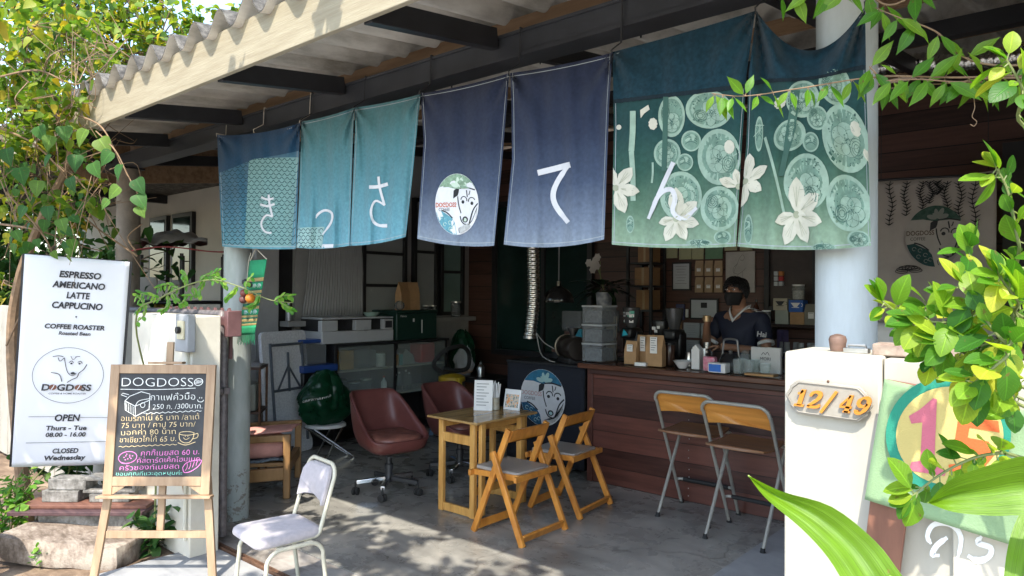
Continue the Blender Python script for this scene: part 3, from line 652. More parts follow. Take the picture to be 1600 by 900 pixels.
for st, wd in (([(360, 535), (400, 548), (440, 540)], 13), ([(354, 580), (400, 590), (446, 575)], 14), ([(408, 518), (414, 580), (432, 655)], 13), ([(434, 655), (392, 648), (362, 690), (368, 728), (392, 752), (426, 756)], 12)):
    mb.ribbon(mp1, z3(st), wd/4.09, .0035, 0, sub=5)
mb.build('painted_character', m_pale_ink, n1)
mb = MB(); f1.hem(mb, 0); mb.build('stitching', m_stitch, n1)
for u, v in ((339, 211), (397, 205), (469, 192)): tie(n1, u, v)
# 2 -- teal curtain
n2 = thing('noren_curtain', 'pale teal hanging curtain of two flaps beside the fish scale curtain', 'curtain', at(550, 385, Y=YN), 0, 'noren curtains hung along the beam')
clt = clothmat('faded_teal_cloth', [(0, (.072, .175, .19)), (.45, (.095, .245, .285)), (1, (.155, .37, .45))])
f2 = Flap([(471, 190), (468, 290), (463, 387)], [(554, 168), (552, 200), (549, 290), (546, 384)], 2, 3, 2, 2.0, .012)
f3 = Flap([(554, 168), (555, 200), (551, 300), (547, 384)], [(657, 147), (645, 270), (634, 370)], 2, 3, 3, 2.2, .011)
for f, st in ((f2, (([(710, 662), (726, 634), (770, 612), (812, 632), (806, 690), (752, 765)], [8, 15, 15, 15, 14, 9]),)), (f3, (([(1050, 464), (1110, 462), (1170, 445)], 22), ([(1110, 398), (1118, 470), (1148, 580)], 16), ([(1150, 580), (1092, 552), (1062, 610), (1074, 676), (1112, 706), (1166, 708)], [12, 14, 16, 18, 22])))):
    mb = MB(); f.mesh(mb); fo = mb.build('flap', clt, n2)
    mb = MB()
    for s_, wd in st: mb.ribbon(f.mp, z3(s_), [q/4.09 for q in wd] if isinstance(wd, list) else wd/4.09, .0032, 0, sub=5)
    if f is f2: mb.poly(f.mp, z3([(752, 826), (822, 824), (820, 846), (746, 850)]), .003)
    mb.build('painted_character', m_pale_ink, fo)
    mb = MB(); f.hem(mb, 0); mb.build('stitching', m_stitch, fo)
    if f is f2:
        mb = MB(); q = z3([(600, 720), (765, 716), (748, 846), (588, 846)])
        mb.grid(lambda a, b: f2.mp(q[0][0]*(1-a)*(1-b)+q[1][0]*a*(1-b)+q[2][0]*a*b+q[3][0]*(1-a)*b, q[0][1]*(1-a)*(1-b)+q[1][1]*a*(1-b)+q[2][1]*a*b+q[3][1]*(1-a)*b, .0015), 10, 8, 0)
        for r in range(6):
            for c in range(6):
                u = 467+c*7+(r % 2)*3.5; v = 359.5+r*5.2
                if u > 504-r*.8 or v > 386: continue
                mb.ribbon(f2.mp, [(u-3.2, v+1.4), (u-1.7, v-1), (u, v-1.9), (u+1.7, v-1), (u+3.2, v+1.4)], .9, .003, 1, sub=2)
        mb.build('scale_patch', [mat('pale_green_patch', (.3, .46, .44), .9), m_scale], fo)
for u, v in ((471, 190), (554, 170), (656, 147)): tie(n2, u, v, m_wire)
# emblem: dog's head in a disc, drawn in a unit circle
def emblem(mb, mp, cx, cy, rx, ry, lift, top=True, text=True, lw=.045):
    "materials: 0 white, 1 black, 2 top cap, 3 lower patch, 4 petals, 5 grey, 6 orange lettering"
    q = lambda pts: [(cx+x*rx, cy+y*ry) for x, y in pts]
    R = lambda pts, wd, mi=1, l=.0012, sub=4: mb.ribbon(mp, q(pts), wd*abs(rx), lift+l, mi, sub=sub)
    mb.fill(mp, q(ell2(0, 0, 1, 1, 40)), lift, 0, 7)
    cap = arc2(0, 0, .99, .99, 30, 146, 22); cap = [(x, y) for x, y in cap]
    mb.fill(mp, q(cap+[(-.4, .56), (-.1, .5), (.2, .5), (.6, .52)]), lift+.0006, 2, 2, q([(0, .72)])[0])
    bot = arc2(0, 0, .99, .99, 195, 270, 14)
    mb.fill(mp, q(bot+[(-.1, -.6), (-.23, -.45), (-.7, -.22)]), lift+.0006, 3, 2, q([(-.5, -.6)])[0])
    for k, (ang, ln) in enumerate(((100, .36), (60, .42), (15, .4), (165, .38), (130, .25))):
        a = rad(ang); px_, py_ = .08, .58
        mb.fill(mp, q(ell2(px_+math.cos(a)*ln*.5, py_+math.sin(a)*ln*.42, ln*.46, ln*.2, 12, a)), lift+.001+k*.0001, 4, 1)
    for ax, ay in ((-.7, -.4), (-.5, -.45), (-.55, -.65), (-.32, -.6), (-.3, -.8), (-.15, -.75)):
        R(arc2(ax, ay, .07, .06, 0, 300, 6), .02, 4, .001, 1)
    mb.fill(mp, q([(-.15, .44), (-.05, .5), (.1, .5), (.08, .38), (.04, .28), (-.17, .18), (-.16, .32)]), lift+.0014, 1, 1)
    R([(.1, .51), (.3, .545), (.53, .53), (.83, .47)], lw*1.2)
    R([(.04, .25), (.06, .08), (.1, -.08), (.19, -.3)], lw); R([(.15, -.39), (.2, -.53), (.3, -.63), (.45, -.67)], lw*1.1)
    R([(.96, .03), (.8, -.12), (.7, -.28), (.57, -.62)], lw*1.2)
    R([(.44, .46), (.46, .34), (.48, .23)], lw); R([(.6, .44), (.58, .36), (.54, .3)], lw*.8)
    R(arc2(.32, .12, .14, .13, -10, 170, 8), lw*.9, sub=1); R(arc2(.68, .1, .15, .12, 20, 190, 8), lw*.9, sub=1)
    mb.fill(mp, q(ell2(.28, .07, .07, .06, 10)), lift+.0014, 1, 1); mb.fill(mp, q(ell2(.69, .03, .065, .06, 10)), lift+.0014, 1, 1)
    mb.fill(mp, q(ell2(.38, -.5, .13, .1, 14)), lift+.0013, 1, 1); mb.fill(mp, q(ell2(.38, -.51, .075, .06, 10)), lift+.0018, 4, 1)
    mb.fill(mp, q([(.93, -.1), (.9, -.4), (.57, -.79), (.15, -.96), (.1, -.77), (.4, -.73), (.66, -.58)]), lift+.001, 5, 1)
    R([(.12, -.94), (.1, -.78), (.38, -.72), (.66, -.57), (.93, -.1)], lw*.5, 1, .0016)
    R([(-.7, -.2), (-.45, -.28), (-.2, -.46)], lw*1.2)
    if text:
        mb.text(mp, 'DOGDOSS', cx-.5*rx, cy+.05*ry, .21*abs(ry), lift+.0012, 6, bold=.02, sx=.95*rx/abs(ry))
        mb.text(mp, 'COFFEE', cx-.58*rx, cy-.12*ry, .15*abs(ry), lift+.0012, 1, sx=1.0*rx/abs(ry))
m_or_ink = mat('orange_lettering', (.55, .12, .05), .85)
# 3 -- navy curtain
n3 = thing('noren_curtain', 'navy hanging curtain of two flaps fading to pale grey, dog emblem on one', 'curtain', at(800, 385, Y=YN), 0, 'noren curtains hung along the beam')
cln = clothmat('faded_navy_cloth', [(0, (.023, .03, .06)), (.4, (.032, .043, .08)), (.66, (.07, .095, .155)), (.88, (.165, .205, .28)), (1, (.25, .30, .37))])  # pale lower end mostly dye, partly light put into the stops
f4 = Flap([(657, 146), (662, 220), (652, 373)], [(796, 114), (793, 150), (784, 260), (772, 384)], 3, 5, 4, 2.0, .009)
f5 = Flap([(797, 114), (799, 160), (800, 250), (787, 382)], [(957, 82), (952, 160), (944, 374)], 3, 8, 5, 2.3, .014)
mb = MB(); f4.mesh(mb); fo4 = mb.build('flap', cln, n3)
mb = MB(); f5.mesh(mb); fo5 = mb.build('flap', cln, n3)
for f, fo in ((f4, fo4), (f5, fo5)):
    mb = MB(); f.hem(mb, 0); mb.build('stitching', m_stitch, fo)
mb = MB(); mb.ribbon(f5.mp, z4([(530, 563), (600, 547), (664, 530)]), 24/2.648, .003, 0, sub=4); mb.ribbon(f5.mp, z4([(658, 532), (614, 596), (594, 650), (606, 700), (656, 765)]), [6, 8, 8.5, 8.5, 7], .0032, 0, sub=5)
mb.build('painted_character', m_pale_ink, fo5)
em_mats = [mat('white_emblem_cloth', (.74, .74, .76), .85, var=.04, sc=40), m_nk, mat('green_print_cloth', (.24, .36, .25), .9, var=.3, sc=60), mat('teal_print_cloth', (.12, .33, .4), .9, var=.2, sc=60), mat('pale_print_cloth', (.55, .66, .55), .9), mat('grey_print_cloth', (.45, .46, .45), .9, var=.2, sc=80), m_or_ink]
mb = MB(); emblem(mb, f4.mp, 713.8, 320.5, 34, -47, .0035); mb.build('dog_emblem', em_mats, fo4)
for u, v in ((657, 146), (796, 115), (956, 83)): tie(n3, u, v, m_wire)
# 4 -- green flowered curtain
n4 = thing('noren_curtain', 'largest hanging curtain, green with pale circles and cream flowers, sagging at its right', 'curtain', at(1160, 388, Y=YN), 0, 'noren curtains hung along the beam')
clg = clothmat('green_print_curtain', [(.25, (.022, .068, .068)), (.5, (.044, .112, .086)), (.75, (.115, .205, .14)), (1, (.28, .39, .275))])
clh = clothmat('dark_teal_header', [(0, (.010, .034, .052)), (1, (.013, .045, .065))], var=.25)
f6 = Flap([(957, 81), (959, 200), (956, 382)], [(1180, 17), (1167, 114), (1159, 228), (1150, 385)], 2, 4, 6, 2.6, .012)
f7 = Flap([(1182, 17), (1170, 114), (1166, 228), (1152, 385)], [(1352, 9), (1353, 110), (1361, 384)], 66, 6, 7, 2.6, .013)
ts6 = lambda a: .25+.06*a; ts7 = lambda a: .307-.06*a+.03*math.sin(a*3.1)-.11*4*a*(1-a)
mb = MB()
m_pg = mat('pale_green_print', (.29, .405, .32), .9, var=.14, sc=30); m_mg = mat('mid_green_print', (.16, .265, .205), .9, var=.2, sc=40); m_dg = mat('dark_green_print', (.05, .12, .095), .9)
m_cf = mat('cream_flower_print', (.58, .56, .46), .9, var=.08, sc=25)
fi = {}
m_dark_seam = mat('frayed_dark_seam', (.006, .018, .026), .95, bump=.8, bsc=300)
for nme, f, ts in (('a', f6, ts6), ('b', f7, ts7)):
    mb = MB(); f.mesh(mb, lambda a: ts(a)-.004, lambda a: 1.0, nu=50, nv=60); fo = mb.build('flap', clg, n4); fi[nme] = fo
    mb = MB(); f.mesh(mb, lambda a: 0.0, lambda a: ts(a)+.012, nu=50, nv=30, lift=.003); mb.build('header', clh, fo)
    mb = MB(); f.hem(mb, 0, .014); mb.build('stitching', m_stitch, fo)
    mb = MB(); mb.ribbon(lambda a, t, l: f.p(min(1, max(0, a)), t, l), [(i/60, ts(i/60)+.008+.003*noise.noise(Vector((i*.7, 0, f.seed)))) for i in range(61)], .02, .0045, 0); mb.build('frayed_seam', m_dark_seam, fo)
rr = random.Random(3)
def roundel(mb, mp, cx, cy, rx, ry, kind):
    mb.fill(mp, z5(ell2(cx, cy, rx, ry, 30)), .0022, 0, 3)
    mb.fill(mp, z5(ell2(cx, cy, rx*.84, ry*.84, 28)), .0026, 1, 3)
    if rx < 36:
        for k in range(4): mb.ribbon(mp, z5(arc2(cx, cy-ry*.2+k*ry*.22, rx*.62, ry*.4, 200, 340, 8)), 1.0, .0031, 2)
        for k in range(3): mb.fill(mp, z5(ell2(cx+rx*.35*math.cos(k*2.1+1), cy-ry*.3+ry*.2*math.sin(k*2.1), rx*.16, ry*.3, 10, k)), .0033, 0, 1)
        return
    fx, fy = cx+rx*.12*math.cos(kind), cy+ry*.2*math.sin(kind*1.3)+ry*.1; fr = .5
    for k in range(60):
        a = rr.random()*6.28; q = .5+.32*rr.random(); r0 = rx*(.018+.022*rr.random())
        mb.fill(mp, z5(ell2(cx+rx*q*math.cos(a), cy+ry*q*math.sin(a), r0, r0, 7)), .0031, 2 if k % 3 else 0, 1)
    for k in range(5):
        a = k*1.257+kind; L_ = fr*.72
        pt = ell2(fx+math.cos(a)*rx*L_*.75, fy+math.sin(a)*ry*L_*.75, rx*.34, ry*.27, 16, a)
        mb.fill(mp, z5(pt), .0033+k*.0001, 0, 2); mb.ribbon(mp, z5(pt), .45, .0042, 2, closed=True)
        mb.ribbon(mp, z5([(fx, fy), (fx+math.cos(a)*rx*.4, fy+math.sin(a)*ry*.4)]), .35, .0043, 2)
    for k in range(22):
        a = rr.random()*6.28; q = rr.random()*.2
        mb.fill(mp, z5(ell2(fx+rx*q*math.cos(a), fy+ry*q*math.sin(a), rx*.022, ry*.022, 6)), .0046, 2, 1)
    for k in range(3): mb.ribbon(mp, z5(arc2(cx+rx*.5*math.cos(kind+2), cy+ry*.5*math.sin(kind+2), rx*(.12+.09*k), ry*(.12+.09*k), 0, 360, 14)), .8, .0045, 2)
def flower(mb, mp, cx, cy, ang, sizes):
    for k, s_ in enumerate(sizes):
        if not s_: continue
        a = rad(ang+k*360/len(sizes)); ca, sa = math.cos(a), math.sin(a)
        shp = [(0.02, 0), (.25, .17), (.55, .27), (.8, .2), (.95, .06), (1.02, 0), (.93, -.1), (.75, -.22), (.5, -.26), (.22, -.14)]
        P = [(cx+(x*ca-y*sa)*s_, cy+(x*sa+y*ca)*s_) for x, y in shp]
        mb.fill(mp, z5(P), .005+k*.0001, 3, 2)
        for d in (-.1, 0, .1): mb.ribbon(mp, z5([(cx+(.2*ca)*s_, cy+.2*sa*s_), (cx+(.75*ca-d*sa)*s_, cy+(.75*sa+d*ca)*s_)]), .5, .0062, 4)
    mb.fill(mp, z5(ell2(cx, cy, 11, 11, 10)), .0066, 4, 1)
mats_p = [m_pg, m_mg, m_dg, m_cf, mat('pale_olive_print', (.36, .38, .27), .9)]
mb = MB(); mp = f6.mp
for k, (cx, cy, rx, ry) in enumerate(((368, 378, 80, 66), (240, 402, 46, 72), (225, 530, 46, 50), (307, 487, 34, 36), (403, 540, 74, 96), (286, 560, 28, 30), (272, 675, 72, 84), (405, 716, 66, 76), (415, 814, 30, 24), (335, 833, 44, 12), (98, 770, 14, 30))): roundel(mb, mp, cx, cy, rx, ry, k*1.1+.4)
for (x0, y0, x1, y1, wd) in ((107, 382, 102, 520, 9), (102, 520, 108, 690, 8), (175, 560, 172, 630, 3)): mb.ribbon(mp, z5([(x0, y0), ((x0+x1)/2+2, (y0+y1)/2), (x1, y1)]), wd, .0024, 0, sub=4)
mb.ribbon(mp, z5([(220, 335), (218, 450), (214, 590)]), 8, .0048, 2, sub=4)
for k in range(9): mb.fill(mp, z5(ell2(176+9*math.cos(k*.7), 428+14*math.sin(k*.7), 7, 7, 8)), .005, 3, 1)
mb.fill(mp, z5(ell2(176, 428, 11, 15, 10)), .0052, 3, 1); mb.fill(mp, z5([(134, 408), (132, 380), (160, 362), (165, 378), (146, 392)]), .005, 3, 1); mb.fill(mp, z5(ell2(59, 437, 9, 9, 10)), .005, 3, 1); mb.fill(mp, z5(ell2(438, 505, 18, 24, 10)), .0052, 3, 1)
flower(mb, mp, 48, 645, -50, (88, 82, 90, 0, 0, 78)); flower(mb, mp, 255, 752, -90, (105, 92, 80, 78, 82, 60, 0)); flower(mb, mp, 470, 640, 140, (0, 70, 60, 75, 0, 0))
mb.build('printed_pattern', mats_p, fi['a'])
mb = MB(); mb.ribbon(f6.mp, z5([(246, 560), (204, 650), (160, 752)]), [7, 7, 6.5, 5], .0072, 0, sub=5); mb.ribbon(f6.mp, z5([(166, 738), (196, 672), (236, 652), (252, 684), (244, 728), (280, 752), (326, 714)]), [5, 7, 7.5, 7.5, 7, 7, 5], .0075, 0, sub=5)
mb.build('painted_character', m_pale_ink, fi['a'])
mb = MB(); mp = f7.mp
for k, (cx, cy, rx, ry) in enumerate(((690, 392, 58, 70), (800, 330, 56, 76), (740, 460, 36, 42), (645, 515, 55, 52), (717, 542, 28, 32), (838, 505, 82, 112), (702, 662, 78, 84), (848, 712, 78, 88), (882, 822, 40, 28), (762, 850, 44, 12), (540, 480, 14, 60), (503, 790, 15, 50))): roundel(mb, mp, cx, cy, rx, ry, k*.9+.2)
mb.ribbon(mp, z5([(665, 360), (652, 480), (615, 640)]), [14, 14, 9], .0048, 2, sub=4); mb.ribbon(mp, z5([(560, 500), (590, 610), (625, 750)]), 4, .0026, 0, sub=4)
for k in range(9): mb.fill(mp, z5(ell2(612+13*math.cos(k*.7), 398+14*math.sin(k*.7), 8, 8, 8)), .005, 3, 1)
mb.fill(mp, z5(ell2(612, 398, 13, 14, 10)), .0052, 3, 1); mb.fill(mp, z5(ell2(872, 462, 20, 26, 10)), .0052, 3, 1)
flower(mb, mp, 668, 758, -90, (108, 96, 88, 86, 92, 74, 0)); flower(mb, mp, 492, 625, -80, (92, 80, 72, 86, 0, 0)); flower(mb, mp, 925, 560, 150, (0, 50, 40, 0))
mb.build('printed_pattern', mats_p, fi['b'])
for u, v in ((957, 82), (1181, 17), (1352, 9)): tie(n4, u, v, m_wire)
# ------------------------------------------------------------------ bar counter
m_bar = planks('red_brown_counter_boards', (.045, .016, .012), (.17, .06, .042), .152, .03, rough=.38)
m_bartop = wood('dark_polished_counter_top', (.06, .022, .014), (.17, .075, .045), .22, (1, 10, 10), 2)
CT = thing('bar_counter', 'long red brown wooden bar counter clad in horizontal boards', 'counter', (-2.2, 5.5, 0))
s = MB(); s.bx(-3.545, .3, 5.24, 5.30, .0, 1.0); s.build('front_boards', m_bar, CT, smooth=False)
s = MB(); s.bx(-3.60, -3.545, 5.225, 5.30, 0, 1.0); s.build('corner_trim', mat('red_brown_trim', (.1, .035, .025), .4, var=.25, sc=12), CT, bevel=.004)
s = MB(); s.bx(-3.58, -3.53, 5.30, 5.78, 0, 1.0); s.build('side_panel', m_bar, CT, smooth=False)
s = MB(); s.bx(-3.66, .35, 5.15, 5.80, 1.002, 1.047); s.build('counter_top', m_bartop, CT, bevel=.008)
s = MB(); s.bx(-3.56, .3, 5.19, 5.235, .955, 1.0); s.build('moulding', mat('dark_trim_wood', (.06, .024, .017), .4), CT, bevel=.006)
s = MB(); s.bx(-3.5, .3, 5.56, 5.8, 1.05, 1.054); s.build('steel_mat', mat('dull_steel_mat', (.3, .32, .33), .25, .8), CT, smooth=False)
for x in (-2.62, -2.6):
    for k in range(7):
        s = MB(); 
        for dz in (.045, .105): s.ball((x if k % 2 else x-.005, 5.239, .0+.152*k+dz), (.005, .003, .005), 8)
        if x == -2.62: s.build('screw_heads', m_steel, CT)
# ------------------------------------------------------------------ bar stools
m_tubeg = mat('grey_green_tube_paint', (.36, .345, .3), .4, .1, var=.1, sc=12)
m_orange = wood('orange_lacquered_ply', (.48, .19, .035), (.66, .29, .06), .33, (1, 14, 14), 2, bump=.05)
m_seatdk = wood('worn_brown_seat_ply', (.16, .07, .03), (.32, .15, .065), .35, (1, 10, 10), 2)
def bar_stool(label, loc, rz):
    t_ = thing('bar_stool', label, 'bar stool', loc, rz, 'folding bar stools at the counter'); a = .235
    I = TM[t_.name]
    s = MB(I); r = .0125
    pts = [(-a, .235, .015)]+[(-a, -.165, .855)]+arc3((-a+.07, -.185, .87), .07, 180, 90, (1, 0, 0), (0, -.38, .92), 6)+arc3((a-.07, -.185, .87), .07, 90, 0, (1, 0, 0), (0, -.38, .92), 6)+[(a, -.165, .855), (a, .235, .015)]
    s.tube(pts, r, 10); s.build('back_frame', m_tubeg, t_)
    b = .2
    s = MB(I); s.tube([(-b, -.2, .015), (-b, .16, .60)]+arc3((-b+.05, .18, .60), .05, 180, 90, (1, 0, 0), (0, .5, .35), 5)+arc3((b-.05, .18, .60), .05, 90, 0, (1, 0, 0), (0, .5, .35), 5)+[(b, .16, .60), (b, -.2, .015)], r, 10); s.build('seat_frame', m_tubeg, t_)
    s = MB(I)
    def back(q):  # curved backrest plate
        z = .772+q.y; y = -.128-(z-.772)*.47-.0+.035*(1-(q.x/a)**2)*-1+q.z
        return Vector((q.x, y, z))
    n = 10; outl = [(-a+.004, .0), (-a+.004, .10)]+[(-a+.05+.05*math.cos(rad(q)), .11+.05*math.sin(rad(q))) for q in (160, 135, 110, 90)]+[(0, .163)]+[(a-.05+.05*math.cos(rad(q)), .11+.05*math.sin(rad(q))) for q in (90, 70, 45, 20)]+[(a-.004, .10), (a-.004, .0)]+[(a*(1-2*i/n)*.98, .0+.022*(1-(1-2*i/n)**2)) for i in range(1, n)]
    s.prism(outl, .010, .022, warp=back); s.build('backrest', m_orange, t_, bevel=.003)
    s = MB(I)
    def seat(q): return Vector((q.x, q.y-.02, .635-.02*math.cos(q.y*8+.3)*1+.028*(q.x/.24)**2*.5+q.z))
    o2 = [(-.21, -.15), (-.15, -.175), (.15, -.175), (.21, -.15), (.2, .15), (.15, .19), (-.15, .19), (-.2, .15)]
    s.prism([(p.x, p.y) for p in smooth2([Vector(p) for p in o2], 4, True)], 0, .014, warp=seat); s.build('seat', [m_seatdk], t_, bevel=.003)
    s = MB(I); s.tube(arc3((-a+.04, .14, .2), .04, 180, 90, (1, 0, 0), (0, .9, .2), 4)+arc3((a-.04, .14, .2), .04, 90, 0, (1, 0, 0), (0, .9, .2), 4), .0115, 8); s.build('foot_rail', m_tubeg, t_)
    s = MB(I); s.tube([(-a+.05, .177, .208), (a-.05, .177, .208)], .0155, 10); s.build('rail_grip', m_rubber, t_)
    for x, y in ((-a, .238), (a, .238), (-b, -.204), (b, -.204)):
        s = MB(I); s.lathe([(.019, 0), (.019, .008), (.015, .014), (.015, .03)], (x, y, 0), 12); s.build('rubber_foot', m_rubber, t_)
    return t_
bar_stool('orange backed folding bar stool at the counter, further from the gate pillar', (-2.42, 4.94, 0), rad(0))
bar_stool('orange backed folding bar stool next to the white gate pillar', (-1.935, 4.72, 0), rad(-1.5))
# ------------------------------------------------------------------ small table and folding chairs
m_honey = wood('honey_lacquered_wood', (.44, .21, .05), (.72, .41, .12), .35, (9, 9, 1), 2.6, bump=.06)
m_top = wood('pale_varnished_table_top', (.30, .17, .06), (.50, .32, .13), .16, (10, 1, 10), 2, bump=.03)
T = thing('folding_table', 'small honey coloured wooden folding table with menu cards on it', 'table', (-3.77, 4.06, 0))
s = MB(); s.bx(-4.035, -3.505, 3.70, 4.40, .703, .722); s.build('table_top', m_top, T, bevel=.006)
for y in (3.775, 4.35):
    for x in (-3.94, -3.61):
        s = MB(); s.bx(x-.024, x+.024, y-.016, y+.016, .0, .70); s.build('leg', m_honey, T, bevel=.003)
    s = MB(); s.bx(-3.916, -3.634, y-.012, y+.012, .006, .065); s.build('stretcher', m_honey, T, bevel=.003)
    s = MB(); s.bx(-3.916, -3.634, y-.012, y+.012, .53, .60); s.build('apron', m_honey, T, bevel=.003)
for x in (-3.62, -3.93):
    s = MB(); s.bx(x-.01, x+.01, 3.792, 4.333, .635, .70); s.build('side_apron', m_honey, T, bevel=.003)
s = MB(); s.bx(-3.632, -3.612, 3.792, 4.333, .16, .215); s.build('long_stretcher', m_honey, T, bevel=.003)
s = MB(); s.bx(-3.584, -3.55, 3.80, 3.845, .02, .70); s.build('swing_leg', m_honey, T, bevel=.003)
s = MB(); s.bx(-3.60, -3.55, 4.25, 4.295, .02, .70); s.build('swing_leg', m_honey, T, bevel=.003)
m_ochair = wood('orange_honey_chair_wood', (.44, .155, .024), (.72, .31, .055), .32, (6, 6, 2), 2.6, bump=.05)
m_pad = mat('grey_beige_seat_vinyl', (.34, .3, .26), .42, var=.06, bump=.1)
def folding_chair(label, loc, rz):
    t_ = thing('folding_chair', label, 'folding chair', loc, rz, 'orange wooden folding chairs at the table'); I = TM[t_.name]
    a, o = .205, .236
    for sg in (-1, 1):
        s = MB(I); s.bar((-.235, sg*a, .0), (.085, sg*a, .745), .026, .044, (1, 0, .3)); s.build('back_leg', m_ochair, t_, bevel=.004)
        s = MB(I); s.bar((-.035, sg*o, .585), (.235, sg*o, .0), .026, .044, (1, 0, .4)); s.build('front_leg', m_ochair, t_, bevel=.004)
        s = MB(I); s.bar((-.26, sg*(a-.028), .405), (.16, sg*(a-.028), .425), .024, .04); s.build('seat_rail', m_ochair, t_, bevel=.003)
    s = MB(I)
    def wp(q): return Vector((.062+.0+q.z+.43*(q.y)-.02*(1-(q.x/a)**2)*-1, q.x, .655+q.y))
    nn = 10; o2 = [(-a+.012+2*(a-.012)*i/nn, -.0) for i in range(nn+1)]; o2 += [(a-.012-2*(a-.012)*i/nn, .082+.008*math.sin(math.pi*i/nn)) for i in range(nn+1)]
    s.prism(o2, -.010, .010, warp=wp); s.build('backrest', m_ochair, t_, bevel=.004)
    s = MB(I); s.bx(.155, .18, -o+.014, o-.014, .08, .13); s.M = I @ Matrix.Translation((.02, 0, -.072)); s.build('stretcher', m_ochair, t_, bevel=.004) if 0 else None
    s = MB(I); s.bar((.217, -o+.014, .045), (.217, o-.014, .045), .02, .055, (.42, 0, .9)); s.build('stretcher', m_ochair, t_, bevel=.004)
    s = MB(I); s.bar((-.218, -a+.014, .042), (-.218, a-.014, .042), .02, .055, (-.4, 0, .9)); s.build('stretcher', m_ochair, t_, bevel=.004)
    for x, z in ((-.262, .406), (.155, .424)):
        s = MB(I); s.bx(x-.012, x+.012, -.225, .225, z-.022, z+.018); s.build('cross_rail', m_ochair, t_, bevel=.004)
    s = MB(I)
    o3 = [(-.25, -.16), (-.24, -.175), (.12, -.175), (.14, -.16), (.14, .16), (.12, .175), (-.24, .175), (-.25, .16)]
    s.prism(o3, .428, .452, warp=lambda q: q+Vector((0, 0, .012*(1-(q.y/.18)**2) if q.z > .44 else 0))); s.build('seat_pad', m_pad, t_, bevel=.008)
    return t_
folding_chair('orange wooden folding chair nearest the street beside the table', (-3.185, 3.79, 0), 0)
folding_chair('orange wooden folding chair between the other folding chair and the bar counter', (-3.26, 4.50, 0), rad(5))
